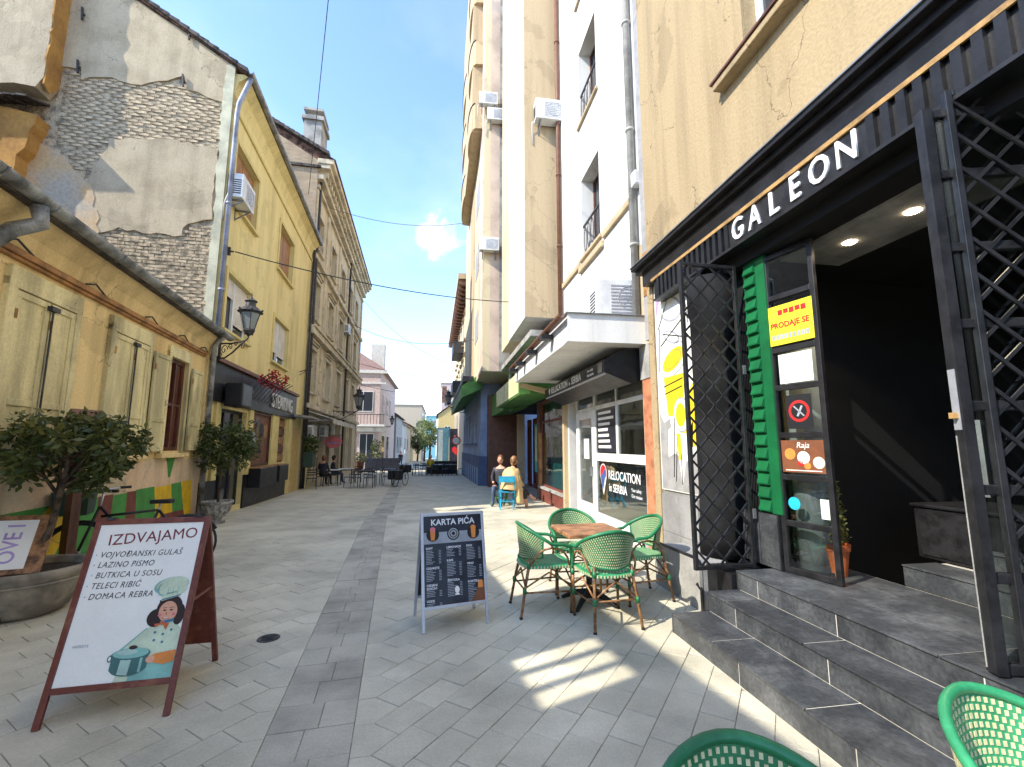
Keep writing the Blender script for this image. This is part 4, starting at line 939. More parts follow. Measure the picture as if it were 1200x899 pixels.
simple_house('tan_block', 'big plain tan apartment block closing the view on the left', -14.5, -4.4, 116, 150, 11.6, T['far_tan'], 'flat', side_wins=[(4+6*k,6+6*k,z,z+1.6,1) for k in range(5) for z in (2.5,5.5,8.5)], front_wins=[(8.8,9.6,6,7.4)])
simple_house('teal_tower', 'bluish high-rise seen far behind the tan block', -5.2, -1.2, 190, 205, 13.5, T['far_teal'], 'flat', front_wins=[(.6+1.2*k,1.3+1.2*k,z,z+1.4) for k in range(3) for z in (1.5,4.5,7.5,10.5)])

# ================================================================ RIGHT SIDE
# ---------------------------------------------------------------- cafe house (upper wall, window, column, mural)
caf = thing('cafe_house', 'ochre rendered house above the black cafe front', 'house', (3.0, 0, 0), R(90))
G = Fac(caf, 1)
G.wall('wall', T['cream_wall'], -7, 6.02, 4.05, 15, [(2.45,3.66,5.56,7.5)], th=.45)
G.window(2.45, 3.66, 5.56, 7.5, rec=.14, nv=2, nh=1, fw=.07)
G.part('sill', T['cream_wall'], [(2.15,4.06,-.05,.13,5.42,5.50)], bev=.012); G.part('sill_cap', T['brown_wood'], [(2.13,4.08,-.05,.15,5.50,5.525)])
mb = MB(); mb.prism(jag([(3.66,5.56),(3.80,5.60),(3.78,6.2),(3.84,7.5),(3.66,7.5)], .12, .02, 3, keep=(3,4)), lambda a, z: G.P(a,.002,z), lambda a, z: G.P(a,.03,z)); mb.build('window_jamb_render', T['cream_wall'], caf)
G.part('lower_pier', T['grey_concrete'], [(4.30,6.02,-.45,-.02,-.1,1.0)])
G.part('upper_pier', T['white_wall'], [(4.75,6.02,-.45,-.03,1.0,4.05)])
G.part('pier_edge', T['cream_wall'], [(5.86,6.02,-.03,.02,-.1,4.05)])
# stone slabs cladding the foot of the pier
for k, (a, b) in enumerate(((5.0,5.42),(5.425,5.85))):
    for j, (c, d) in enumerate(((.0,.48),(.485,.97))): G.part('cladding_slab', T['grey_concrete'], [(a,b,-.02,.012,c,d)], bev=.004)
# painted drinks mural
mur = G.part('mural', T['print_white'], [(4.93,5.84,-.03,.004,1.02,3.86)])
def mshape(pts, m, lay, name='mural_shape'):
    mb = MB(); mb.prism(pts, lambda a, z: G.P(a, .004+.0009*lay, z), lambda a, z: G.P(a, .0052+.0009*lay, z)); return mb.build(name, m, mur)
def ell(cx, cz, rx, rz, rot=0, n=28): return [(cx+rx*math.cos(t)*math.cos(rot)-rz*math.sin(t)*math.sin(rot), cz+rx*math.cos(t)*math.sin(rot)+rz*math.sin(t)*math.cos(rot)) for t in [2*math.pi*k/n for k in range(n)]]
mshape([(4.95,1.03),(5.82,1.03),(5.82,2.05),(5.70,1.9),(5.55,1.95),(5.45,1.5),(5.2,1.4),(4.95,1.5)], T['far_grey'], 1)
mshape([(5.30,1.10),(5.42,1.75),(5.10,1.75)], T['print_white'], 3); mshape([(5.62,1.45),(5.30,1.55),(5.38,1.9),(5.60,1.8)], T['print_white'], 2); mshape([(5.05,1.35),(5.0,1.9),(5.22,1.6)], T['print_white'], 2)
mshape([(5.78,3.86),(5.45,3.86),(5.72,3.55),(5.83,3.3)], T['p_lilac'], 1); mshape([(5.25,3.84),(4.96,3.84),(4.96,3.58),(5.25,3.55)], T['green_paint'], 1)
for cx_, cz_, a_, b_, r_, col_, l_ in ((5.42,3.40,.30,.17,.35,'p_grey',2),(5.42,3.40,.27,.14,.35,'print_white',3),(5.42,3.02,.22,.08,.4,'p_grey',2),(5.42,3.02,.18,.055,.4,'print_white',3),
        (5.40,2.70,.36,.20,-.3,'p_grey',2),(5.40,2.70,.34,.185,-.3,'print_white',3),(5.40,2.71,.28,.13,-.3,'p_yellow',4),(5.40,2.71,.22,.10,-.3,'p_orange',5),(5.40,2.71,.20,.09,-.3,'p_yellow',6)):
    mshape(ell(cx_, cz_, a_, b_, r_), T[col_], l_)
mshape([(5.66,2.50),(5.14,2.50),(5.22,1.98),(5.58,1.98)], T['p_yellow'], 3); mshape([(5.2,2.15),(4.96,2.35),(4.96,1.6),(5.15,1.55),(5.4,1.9)], T['p_yellow'], 2)
mshape(ell(5.25,1.98,.20,.22), T['p_grey'], 4); mshape(ell(5.25,1.98,.18,.20), T['print_white'], 5); mshape(ell(5.27,1.98,.12,.15), T['p_yellow'], 6)
mshape([(5.36,1.42),(5.28,1.42),(5.30,1.75),(5.40,1.75)], T['p_yellow'], 5)
for (a, b, c, d) in ((5.75,3.2,5.3,3.75),(5.7,2.95,5.1,3.2),(5.62,3.1,5.0,2.92),(5.66,2.38,5.18,2.44),(5.64,2.28,5.2,2.34),(5.5,1.2,5.42,1.95),(5.3,1.12,5.3,1.5),(5.45,1.15,5.38,1.7),(5.78,2.6,5.72,3.2),(5.0,3.1,5.05,3.5)):
    v = Vector((c-a, d-b)).normalized(); n_ = Vector((-v.y, v.x))*.007; mshape([(a+n_.x,b+n_.y),(a-n_.x,b-n_.y),(c-n_.x,d-n_.y),(c+n_.x,d+n_.y)], T['p_black'], 7, 'mural_line')
# round black column behind the gate
mb = MB(); mb.lathe([(.27,.47),(.27,.75),(.25,.80),(.25,3.0),(.27,3.1),(.27,3.45)], 28, G.P(4.52,-.02,0)); mb.build('round_column', T['matte_black'], caf, smooth=True)
mb = MB(); mb.prism([(4.30,.0),(5.22,.0),(5.22,.40),(5.18,.46),(4.34,.46),(4.30,.42)], lambda a, z: G.P(a,.10,z), lambda a, z: G.P(a,.42,z)); blk = mb.build('column_block', T['grey_concrete'], caf, bev=.02)
mb = MB(); mb.prism([(4.295,.0),(5.225,.0),(5.225,.41),(5.19,.475),(4.33,.475),(4.295,.43)], lambda a, z: G.P(a,.418,z), lambda a, z: G.P(a,.45,z)); mb.build('block_edge', T['stone_grey'], blk)
mb = MB(); mb.tube([G.P(4.29,.435,.0), G.P(4.29,.435,.20), G.P(4.34,.452,.25)], .02, 6); mb.tube([G.P(5.2,.44,.47), G.P(4.34,.44,.485), G.P(4.285,.44,.43)], .018, 6); mb.build('block_trim', T['black_paint'], blk)
G.part('base_block', T['black_paint'], [(3.92,4.6,-.4,.36,.0,.44)])
# ---------------------------------------------------------------- cafe front
cf = thing('cafe_entrance', 'black cafe shopfront with white GALEON lettering', 'shopfront', (3.0, 0, 0), R(90))
C = Fac(cf, 1)
C.part('cornice', T['black_paint'], [(-5, 6.0, -.05, .20, 4.06, 4.12), (-5, 6.02, -.05, .265, 4.12, 4.165)], bev=.006)
C.part('cornice_flashing', T['grey_metal'], [(-5, 6.03, -.05, .28, 4.166, 4.178)])
C.part('fascia_board', T['black_paint'], [(-5, 5.9, -.3, .14, 3.865, 4.06)])
C.part('gold_strip', T['gold'], [(-5, 5.62, .14, .158, 3.835, 3.872)])
C.part('sign_backing', T['black_paint'], [(-5, 5.6, -.3, .12, 3.56, 3.864)])
C.part('sign_sill', T['black_metal'], [(-5, 5.55, .0, .165, 3.535, 3.562)])
for k in range(62):                                        # vertical ribs of the sign board, left free where the name stands
    u = -1.0+k*.105
    if 2.40 < u < 3.92: continue
    C.part('rib', T['black_paint'], [(u, u+.055, .12, .155, 3.562, 3.835)])
lb = C.part('name_board', T['black_metal'], [(2.37, 3.97, .12, .138, 3.566, 3.832)])
for i, chh in enumerate('GALEON'):
    C.text(chh, .30, T['letter_white'], 3.79-i*.242, .142, 3.70, name='letter', extrude=.012, bold=.004, sx=.82)
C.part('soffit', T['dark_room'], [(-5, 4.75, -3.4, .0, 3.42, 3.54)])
C.part('green_shutter_wall', T['green_paint'], [(3.72, 4.01, -.09, -.045, .98, 3.42)])
for k in range(20):
    mb = MB(); z = .99+k*.121; mb.prism([(-.046,z),(-.012,z+.008),(-.010,z+.02),(-.04,z+.10),(-.046,z+.11)], lambda w, zz: C.P(3.84, w, zz), lambda w, zz: C.P(3.985, w, zz)); mb.build('shade_slat', T['green_paint'], cf)  # wedge slats shaped to cast the dark shadow bands across the green panel
C.part('black_return', T['matte_black'], [(4.012, 4.74, -.45, -.13, .3, 3.5)])
C.part('black_plinth', T['black_paint'], [(3.76, 4.25, -.12, -.03, .49, .975)])
for k in range(2): C.part('plinth_tile', T['slate'], [(3.77+k*.24, 4.0+k*.24, -.03, -.02, .5, .97)])
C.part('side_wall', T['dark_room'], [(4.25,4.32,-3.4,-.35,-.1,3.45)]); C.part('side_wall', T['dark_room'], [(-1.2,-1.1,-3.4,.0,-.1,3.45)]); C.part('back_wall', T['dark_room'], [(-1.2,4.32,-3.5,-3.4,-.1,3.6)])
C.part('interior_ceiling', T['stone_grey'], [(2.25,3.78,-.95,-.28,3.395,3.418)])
for (y, x) in ((3.30,3.58),(2.75,3.58)):
    mb = MB(); mb.lathe([(.001,3.385),(.045,3.385),(.055,3.392),(.055,3.396)], 14, C.P(y, 3.0-x, 0), cap=False); sp = mb.build('ceiling_spot', T['spot'], cf)
    ld = bpy.data.lights.new('ceiling_spot_light', 'SPOT'); ld.energy = 12; ld.spot_size = R(110); ld.color = (1,.8,.55); ld.shadow_soft_size = .05
    lo = bpy.data.objects.new('ceiling_spot_light', ld); COL.objects.link(lo); lo.parent = sp; lo.location = C.P(y, 3.0-x, 3.37)
# platform and steps: light core with dark slate tiles on it
stp = thing('entrance_steps', 'three dark slate tiled steps up to the cafe door', 'steps', (3.0, 0, 0), R(90))
S = Fac(stp, 1)
tiers = [(2.03,2.37,.163),(2.37,2.67,.327),(2.67,3.70,.49)]
y0_, y1_ = .2, 3.88
for i, (xa, xb, z) in enumerate(tiers): S.part('step_core', T['grout'], [(y0_+.01, y1_-.012-.01*(i > 0), 3.0-xa-.003, 3.0-xb-.012 if i < 2 else -.70, -.02 if i == 0 else tiers[i-1][2]-.02, z-.003)])
tl = [[3.88,3.30,2.42,1.54,.2],[3.88,3.62,2.80,1.98,1.1,.2],[3.88,3.05,2.20,1.35,.2]]
rl = [[3.88,3.0,2.12,1.24,.2],[3.88,3.50,2.62,1.75,.9,.2],[3.88,3.62,2.85,2.0,1.1,.2]]
for i, (xa, xb, z) in enumerate(tiers):
    zl = 0 if i == 0 else tiers[i-1][2]
    for a, b in zip(tl[i][1:], tl[i][:-1]):
        if i < 2: S.part('tread_tile', T['slate'], [(a+.004, b-.004, 3.0-xa+.012, 3.0-xb-.02, z-.012, z)], bev=.002)
        else:
            for xc, xd in ((2.67,3.02),(3.02,3.37),(3.37,3.69)): S.part('tread_tile', T['slate'], [(a+.003, b-.003, 3.0-xc+(.012 if xc == 2.67 else -.003), 3.0-xd-.0, z-.012, z)], bev=.002)
    for a, b in zip(rl[i][1:], rl[i][:-1]):
        S.part('riser_tile', T['slate'], [(a+.004, b-.004, 3.0-xa, 3.0-xa-.012, zl+.004, z-.0125)], bev=.002)
    S.part('end_tile', T['slate'], [(y1_-.002, y1_+.008, 3.0-xa+.001, 3.0-xb-.01, zl+.004, z-.0125)])
# inner stair
for k in range(3):
    xx = 3.70+k*.30; z = .49+(k+1)*.165
    S.part('step_core', T['grout'], [(y0_, 3.25-.35*(k > 0)-.2*(k > 1), 3.0-xx-.012, 3.0-xx-.9, .3, z-.011)])
    for a, b in ((.2,1.4),(1.403,2.2),(2.203,3.25-.35*(k > 0)-.2*(k > 1))):
        S.part('tread_tile', T['slate'], [(a, b, 3.0-xx+.01, 3.0-xx-.32, z-.012, z)], bev=.002); S.part('riser_tile', T['slate'], [(a, b, 3.0-xx, 3.0-xx-.012, z-.161, z-.013)], bev=.002)
# interior bench block and wall screen
t = thing('bar_cabinet', 'black cabinet inside the dark cafe entrance beside the inner steps', 'cabinet', (4.35, 3.0, .655), 0)
mb = MB(); mb.box(-.25,.45,-.45,.45,0,.42); mb.box(-.27,.47,-.47,.47,.42,.45); mb.build('carcass', T['black_paint'], t, bev=.01); mb = MB(); mb.box(-.262,-.25,-.40,-.02,.03,.39); mb.box(-.262,-.25,.02,.40,.03,.39); mb.build('cabinet_door', T['black_metal'], t)
t = thing('wall_screen', 'small framed black screen on a bracket inside the cafe entrance', 'screen', (3.52, 2.46, 1.52), R(28))
mb = MB(); mb.box(-.17,.17,-.02,.02,-.24,-.215); mb.box(-.17,.17,-.02,.02,.215,.24); mb.box(-.17,-.145,-.02,.02,-.215,.215); mb.box(.145,.17,-.02,.02,-.215,.215); mb.build('frame', T['grey_metal'], t)
mb = MB(); mb.box(-.145,.145,-.012,.012,-.215,.215); mb.build('panel', T['window_glass'], t); mb = MB(); mb.box(.165,.26,-.015,.015,-.02,.02); mb.build('bracket', T['black_metal'], t)
# open glazed door leaf with stickers (left)
def leaf_thing(name, label, cat, A, B, z0, z1):
    d = Vector((B[0]-A[0], B[1]-A[1], 0)); t = thing(name, label, cat, (A[0], A[1], z0), math.atan2(d.y, d.x)); return t, d.length, z1-z0
t, W_, H_ = leaf_thing('glazed_door', 'open black glazed cafe door leaf covered with stickers and a yellow notice', 'door', (3.07,3.76), (3.185,3.29), .495, 3.40)
mb = MB(); st_ = .045
mb.box(0,st_,-.02,.02,0,H_); mb.box(W_-st_,W_,-.02,.02,0,H_); bars = [0,.40,.80,1.17,1.60,1.95,2.45,H_-.05]
for b in bars: mb.box(st_,W_-st_,-.019,.019,b,b+.05)
mb.build('door_frame', T['black_metal'], t, bev=.004)
for a, b in zip(bars[:-1], bars[1:]): mb = MB(); mb.box(st_-.004,W_-st_+.004,-.004,.004,a+.05,b); mb.build('pane', T['door_glass'], t)
def sticker(x0, x1, z0, z1, m, name='sticker', lay=0): mb = MB(); mb.box(x0,x1,-.0075-.001*lay,-.0055-.001*lay,z0,z1); return mb.build(name, m, t)
SF = lambda x, z, lay=2: frame_mat((x, -.0068-.001*lay, z), (1,0,0), (0,0,1))
ys_ = sticker(.02,.45,2.02,2.39,T['p_ypos'],'yellow_notice',14)
text('PRODAJE SE', .072, T['p_red'], t, frame_mat((.235,-.0235,2.20),(1,0,0),(0,0,1)), extrude=.001, bold=.002, sx=.95)
for k in range(5): sticker(.13+k*.055,.175+k*.055,2.295+.008*(k % 2),2.345,T['p_red'],'printed_blot',15)
for k in range(9): sticker(.06+k*.04,.088+k*.04,2.07,2.115,T['p_grey'],'printed_blot',15)
sticker(.09,.40,1.66,1.93,T['p_paper'],'paper_notice')
for k in range(6): sticker(.12,.36-.03*(k % 3),1.87-k*.034,1.876-k*.034,T['p_grey'],'text_line',1)
sticker(.13,.36,1.25,1.55,T['p_black'],'no_smoking_sign')
mb = MB(); mb.prism([(.245+.095*math.cos(k*.2618), 1.405+.095*math.sin(k*.2618)) for k in range(24)], lambda a, b: (a,-.009,b), lambda a, b: (a,-.0095,b)); mb.build('red_ring', T['p_red'], t)
mb = MB(); mb.prism([(.245+.072*math.cos(k*.2618), 1.405+.072*math.sin(k*.2618)) for k in range(24)], lambda a, b: (a,-.0095,b), lambda a, b: (a,-.0102,b)); mb.build('ring_centre', T['p_black'], t)
mb = MB(); mb.bar((.20,-.0106,1.45),(.29,-.0106,1.36),.012,.001,(0,1,0)); mb.bar((.23,-.0106,1.36),(.275,-.0106,1.45),.018,.001,(0,1,0)); mb.build('ring_mark', T['p_grey'], t)
sticker(.05,.43,.87,1.15,T['p_brown'],'coffee_poster'); text('Raja', .07, T['print_white'], t, SF(.25,1.105), extrude=.001, shear=.2)
for (x, z, r, m) in ((.25,1.0,.055,'print_white'),(.38,.96,.05,'p_mint'),(.13,1.03,.05,'p_orange'),(.28,.93,.03,'p_orange'),(.22,.95,.025,'p_red')):
    mb = MB(); mb.prism([(x+r*math.cos(k*.35), z+r*math.sin(k*.35)) for k in range(18)], lambda a, b: (a,-.0088,b), lambda a, b: (a,-.0094,b)); mb.build('printed_spot', T[m], t)
for k in range(4): sticker(.08,.40,.885+k*.014,.892+k*.014,T['print_white'],'text_line',2) if k < 1 else None
mb = MB(); mb.prism([(.13+.055*math.cos(k*.35), .60+.055*math.sin(k*.35)) for k in range(18)], lambda a, b: (a,-.006,b), lambda a, b: (a,-.0075,b)); mb.build('round_sticker', T['p_cyan'], t)
sticker(.36,.43,.50,.66,T['p_paper'],'small_sticker')
# pale curtain drum behind the lower panes
t = thing('menu_stand', 'pale grey cylindrical stand behind the glazed cafe door', 'stand', (3.36,3.72,.49)); mb = MB(); mb.lathe([(.15,0),(.15,2.0),(.13,2.02)], 20); mb.build('drum', T['p_grey'], t, smooth=True); mb = MB(); mb.lathe([(.17,0),(.17,.03)], 20); mb.build('foot', T['iron_black'], t)
# potted plant behind the door
t = thing('potted_conifer', 'small conifer in an orange terracotta pot inside the cafe entrance', 'plant', (3.42,3.58,.49)); t.scale = (.66,.66,.72)
mb = MB(); mb.lathe([(.10,0),(.145,.30),(.16,.30),(.165,.37),(.145,.37),(.14,.33),(.001,.33)], 20, cap=False); mb.build('pot', T['terracotta'], t, smooth=False)
rnd = random.Random(21); mb = MB()
for k in range(9): leaves(mb, (0,0,.45+k*.075), (.15-.010*k,.15-.010*k,.08), 130, .05, rnd)
mb.build('foliage', T['leaf_tip'], t, recalc=False); mb = MB(); mb.tube([(0,0,.3),(0,0,.9)], .012, 6); mb.build('stem', T['bark'], t)
# ---- folding lattice gates
def lattice_gate(label, A, B, z0, z1):
    t, W_, H_ = leaf_thing('lattice_gate', label, 'gate', A, B, z0, z1); t['group'] = 'black lattice gates of the cafe entrance'
    mb = MB(); q = .035
    mb.box(0,q,-.02,.02,0,H_); mb.box(W_-q,W_,-.02,.02,0,H_); mb.box(q,W_-q,-.0195,.0195,0,q); mb.box(q,W_-q,-.0195,.0195,H_-q,H_); mb.build('gate_frame', T['black_metal'], t, bev=.004)
    pitch = .205; k = -3
    def clip(a, b):
        # clip a 45 degree line to the frame
        out = []
        for (x, z) in (a, b): out.append((x, z))
        (x1, z1_), (x2, z2_) = out; dx, dz = x2-x1, z2_-z1_; t0, t1 = 0., 1.
        for p_, q_ in ((-dx, x1-q), (dx, W_-q-x1), (-dz, z1_-q), (dz, H_-q-z1_)):
            if abs(p_) < 1e-9: 
                if q_ < 0: return None
                continue
            r_ = q_/p_
            if p_ < 0: t0 = max(t0, r_)
            else: t1 = min(t1, r_)
        if t0 >= t1-1e-3: return None
        return (x1+dx*t0, z1_+dz*t0), (x1+dx*t1, z1_+dz*t1)
    n = int((H_+W_)/pitch)+2
    for i in range(-1, n):
        for sgn, yy in ((1, .006), (-1, -.006)):
            zz = i*pitch
            c = clip((0, zz if sgn < 0 else zz-W_*1.05), (W_, zz-W_*1.05 if sgn < 0 else zz))
            if c: mb = MB(); mb.bar((c[0][0], yy, c[0][1]), (c[1][0], yy, c[1][1]), .018, .012, (0,1,0)); mb.build('lattice_bar', T['black_metal'], t)
    mb = MB(); mb.box(W_-.002,W_+.03,-.03,.03,H_*.62,H_*.65); mb.box(W_-.002,W_+.03,-.03,.03,H_*.15,H_*.18); mb.build('hinge', T['grey_metal'], t)
    return t
lattice_gate('tall black lattice gate folded open beside the mural and green shutter', (2.33,4.00), (2.965,4.03), .47, 3.42)
lattice_gate('tall black lattice gate folded open at the right edge beside the posts', (2.80,1.92), (3.55,1.64), .50, 3.60)
# right leaf and posts
t, W_, H_ = leaf_thing('steel_door', 'open steel framed door leaf with white lock plate right of the entrance', 'door', (2.685,1.975), (3.28,1.80), .50, 3.50)
mb = MB(); mb.box(0,.05,-.03,.03,0,H_); mb.box(W_-.05,W_,-.03,.03,0,H_)
for b in (0,.42,.85,1.28,1.72,2.15,2.58,H_-.05): mb.box(.05,W_-.05,-.02,.02,b,b+.05)
mb.build('door_frame', T['black_metal'], t, bev=.005)
mb = MB(); mb.box(.05,W_-.05,-.004,.004,.05,H_-.05); mb.build('pane', T['door_glass'], t)
mb = MB(); mb.box(-.004,-.0005,-.022,.022,1.18,1.50); mb.build('lock_plate', T['alu'], t); mb = MB(); mb.box(-.03,-.004,-.014,.014,1.24,1.27); mb.build('latch', T['gold'], t)
mb = MB(); mb.box(.0,.05,-.0365,-.0302,0,H_); mb.build('edge_strip', T['black_metal'], t)
mb = MB(); mb.box(-.003,-.0005,.016,.022,.02,1.15); mb.build('tape', T['stone_grey'], t)

# ---------------------------------------------------------------- white house with the relocation office
wh = thing('white_house', 'bright white house with canopy over the relocation office', 'house', (3.25, 0, 0), R(90))
W = Fac(wh, 1)
hz = [(8.55,9.75,z,z+1.95) for z in (5.95,9.35,12.7)]
WY0, WY1 = 6.03, 11.55
W.wall('wall', T['white_wall'], 6.45, WY1, 3.2, 18, hz, th=.45)
for (a, b, c, d) in hz:
    W.window(a, b, c, d, rec=.30, fm=T['brown_wood'], nv=2, nh=1, sill=(T['bay_tan'], .10, .06))
    r_ = MB()
    W.box(r_, a+.02, b-.02, -.05, -.02, c+.75, c+.80); W.box(r_, a+.02, b-.02, -.05, -.02, c+.06, c+.09)
    for k in range(5):
        u = a+.14+k*(b-a-.28)/4; r_.tube([W.P(u+.09*math.cos(j*.523), -.035, c+.42+.30*math.sin(j*.523)) for j in range(12)], .009, 5, closed=True)
    r_.build('window_railing', T['lamp_iron'], wh)
W.part('string_course', T['bay_tan'], [(7.0,8.35,-.01,.06,5.78,5.92)], bev=.02); W.part('string_course', T['bay_tan'], [(9.9,11.4,-.01,.06,5.78,5.92)], bev=.02); W.part('string_course', T['bay_tan'], [(8.35,9.9,-.01,.075,5.62,5.76)], bev=.02)
# strip between white house and cafe house: dark mosaic pilaster, grey pipe
W.part('mosaic_pilaster', T['p_lilac'] if False else T['far_grey'], [(6.06,6.44,-.4,.12,3.2,18)])
W.part('pilaster_trim', T['stone_grey'], [(6.03,6.06,-.4,.20,3.2,18)])
downpipe(W, 6.78, .09, 3.7, 18, T['stone_grey'], .062, name='rainpipe')
downpipe(W, 11.45, .09, 3.7, 18, T['umber'], .06, name='rainpipe')
W.part('junction_box', T['white_plastic'], [(6.55,6.72,.0,.14,5.9,6.15)], bev=.02)
W.part('inner_side', T['bay_tan'], [(6.06,6.9,-.45,.02,3.2,4.9)]); W.part('red_door', T['rail_orange'], [(6.2,6.42,.121,.13,3.9,4.6)])
# canopy slab with grey near edge
cp = MB(); cp.prism([(6.63,3.64),(6.63,3.22),(6.95,3.20),(11.67,3.24),(11.67,3.64)], lambda a, z: W.P(a,-.02,z), lambda a, z: W.P(a,1.30,z)); cpo = cp.build('canopy', T['white_paint'], wh)
W.part('canopy_near_face', T['white_wall'], [(6.618,6.63,-.02,1.31,3.20,3.645)], cpo)
W.part('canopy_top', T['grey_metal'], [(6.58,11.7,-.02,1.34,3.645,3.66)], cpo)
mb = MB(); prof = [(1.40+.06*math.cos(math.pi+math.pi*k/8), 3.62+.06*math.sin(math.pi+math.pi*k/8)) for k in range(9)]; prof += [(p[0]+(1.40-p[0])*.2, p[1]+.01) for p in reversed(prof)]
mb.prism(prof, lambda w, z: W.P(6.62,w,z), lambda w, z: W.P(11.7,w,z)); mb.build('canopy_gutter', T['umber'], cpo)
for u in (7.6,8.9,10.2,11.2):
    W.part('floodlight', T['iron_black'], [(u-.09,u+.09,1.32,1.52,3.44,3.52),(u-.02,u+.02,1.38,1.42,3.52,3.6)], cpo)
mb = MB(); mb.tube([W.P(6.66,1.0,3.672), W.P(6.9,1.02,3.70), W.P(7.6,1.0,3.675)], .012, 5); mb.build('cable', T['iron_black'], cpo)
ac_unit('air conditioner standing on top of the white canopy', Matrix.Translation((3.02,7.35,3.72)) @ Matrix.Rotation(R(178), 4, 'Z') @ Matrix.Rotation(0,4,'Z'), w=.95, h=.66, d=.36)
ac_unit('air conditioner high on the tan flank between bay and white house', Matrix.Translation((2.93,11.72,10.75)) @ Matrix.Rotation(R(180), 4, 'Z'), w=.85, h=.62, d=.33)
# office front at street level
W.part('pilaster', T['terracotta_pilaster'], [(6.55,6.83,-.2,.015,.0,2.65)], bev=.01); W.part('pilaster_upper', T['stone_grey'], [(6.52,6.86,-.2,.03,2.65,3.2)])
W.part('lintel', T['black_paint'], [(6.86,11.2,-.3,-.02,2.78,3.2)])
fr = MB(); A_, B_ = -.06, -.12
def fb(u0, u1, z0, z1, w0=A_, w1=B_): W.box(fr, u0, u1, w0, w1, z0, z1)
fb(6.92,10.72,2.70,2.78); fb(6.92,10.72,2.36,2.44); fb(6.92,6.99,.12,2.70); fb(10.62,10.72,.0,2.70); fb(9.34,9.46,.0,2.70); fb(6.99,9.34,.12,.22); fb(6.99,9.34,1.28,1.44); fb(8.12,8.20,1.44,2.36); fb(8.15,8.2,2.44,2.70); fb(9.46,10.62,.0,.14); fb(9.46,9.58,.14,2.36,-.055,-.11); fb(10.50,10.62,.14,2.36,-.055,-.11); fb(9.58,10.50,.14,.34,-.055,-.11); fb(9.58,10.50,2.2,2.36,-.055,-.11)
fro = fr.build('office_frame', T['white_paint'], wh, bev=.006)
for (a, b, c, d) in ((6.99,9.34,.22,1.28),(6.99,8.12,1.44,2.36),(8.20,9.34,1.44,2.36),(9.58,10.50,.34,2.2),(6.99,8.15,2.44,2.70),(8.2,9.34,2.44,2.70),(9.46,10.62,2.44,2.70)):
    W.part('pane', T['shop_glass'], [(a,b,-.085,-.093,c,d)], fro)
W.part('door_handle', T['grey_metal'], [(9.50,9.53,-.05,.02,.95,1.15)], fro)
W.part('shop_sill', T['white_paint'], [(6.86,9.4,-.15,.10,.0,.12)], bev=.01)
W.part('office_room', T['white_paint'], [(6.6,11.2,-3.2,-3.1,0,3.2)]); W.part('office_floor', T['far_tan'], [(6.6,11.2,-3.1,-.12,-.1,.02)]); W.part('office_wall', T['white_paint'], [(6.5,6.6,-3.2,-.2,0,3.2)]); W.part('office_wall', T['white_paint'], [(11.2,11.3,-3.2,-.02,0,3.2)]); W.part('office_ceiling', T['far_white'], [(6.5,11.3,-3.2,-.3,3.2,3.3)])
W.part('shelf', T['white_paint'], [(7.0,8.0,-3.1,-2.8,1.2,1.24),(7.0,8.0,-3.1,-2.8,1.6,1.64)])
# window lettering, pin logo, dark list
W.part('service_list', T['print_dark'], [(8.24,9.28,-.078,-.082,1.47,2.32)], fro)
for k in range(7): W.part('text_line', T['print_white'], [(9.2-(.72,.86,.66,.54,.60,.64,.70)[k], 9.2, -.0775, -.0765, 2.235-k*.115, 2.29-k*.115)], fro)
W.part('dark_film', T['far_film'], [(7.0,9.33,-.098,-.102,.50,1.27)], fro)
W.text('RELOCATION', .235, T['letter_white'], 8.70, -.080, 1.02, parent=fro, extrude=.0008, align='LEFT', sx=1.0, bold=.002)
W.text('in SERBIA', .215, T['letter_white'], 8.68, -.080, .78, parent=fro, extrude=.0008, align='LEFT', sx=1.0, bold=.002)
W.text('Your safety', .085, T['letter_white'], 7.62, -.080, .83, parent=fro, extrude=.0008, align='LEFT'); W.text('Our mission', .085, T['letter_white'], 7.62, -.080, .73, parent=fro, extrude=.0008, align='LEFT')
def pin(cu, cz, r, m, lay, cutlo=-9, cuthi=9):
    pts = [(cu+r*math.cos(t), cz+r*math.sin(t)) for t in [R(-25)+k*R(230)/16 for k in range(17)]]+[(cu, cz-2.3*r)]
    mb = MB(); mb.prism(pts, lambda a, z: W.P(a,-.082+lay*.001,max(cutlo,min(cuthi,z))), lambda a, z: W.P(a,-.0815+lay*.001,max(cutlo,min(cuthi,z)))); mb.build('pin_logo', m, fro)
pin(8.98,1.04,.19,T['letter_white'],0); pin(8.98,1.04,.17,T['p_red'],1); 
mb = MB(); mb.prism([(9.13,.96),(8.86,1.14),(8.83,1.0),(8.9,.8),(8.98,.66),(9.06,.78)], lambda a, z: W.P(a,-.0802,z), lambda a, z: W.P(a,-.0798,z)); mb.build('pin_logo', T['p_navy'], fro)
mb = MB(); mb.prism([(9.0,.70),(8.86,.98),(8.83,.92),(8.9,.78),(8.98,.655)], lambda a, z: W.P(a,-.0796,z), lambda a, z: W.P(a,-.0792,z)); mb.build('pin_logo', T['letter_white'], fro)
W.part('door_notice', T['print_white'], [(9.85,10.2,-.083,-.086,1.3,1.75)], fro)
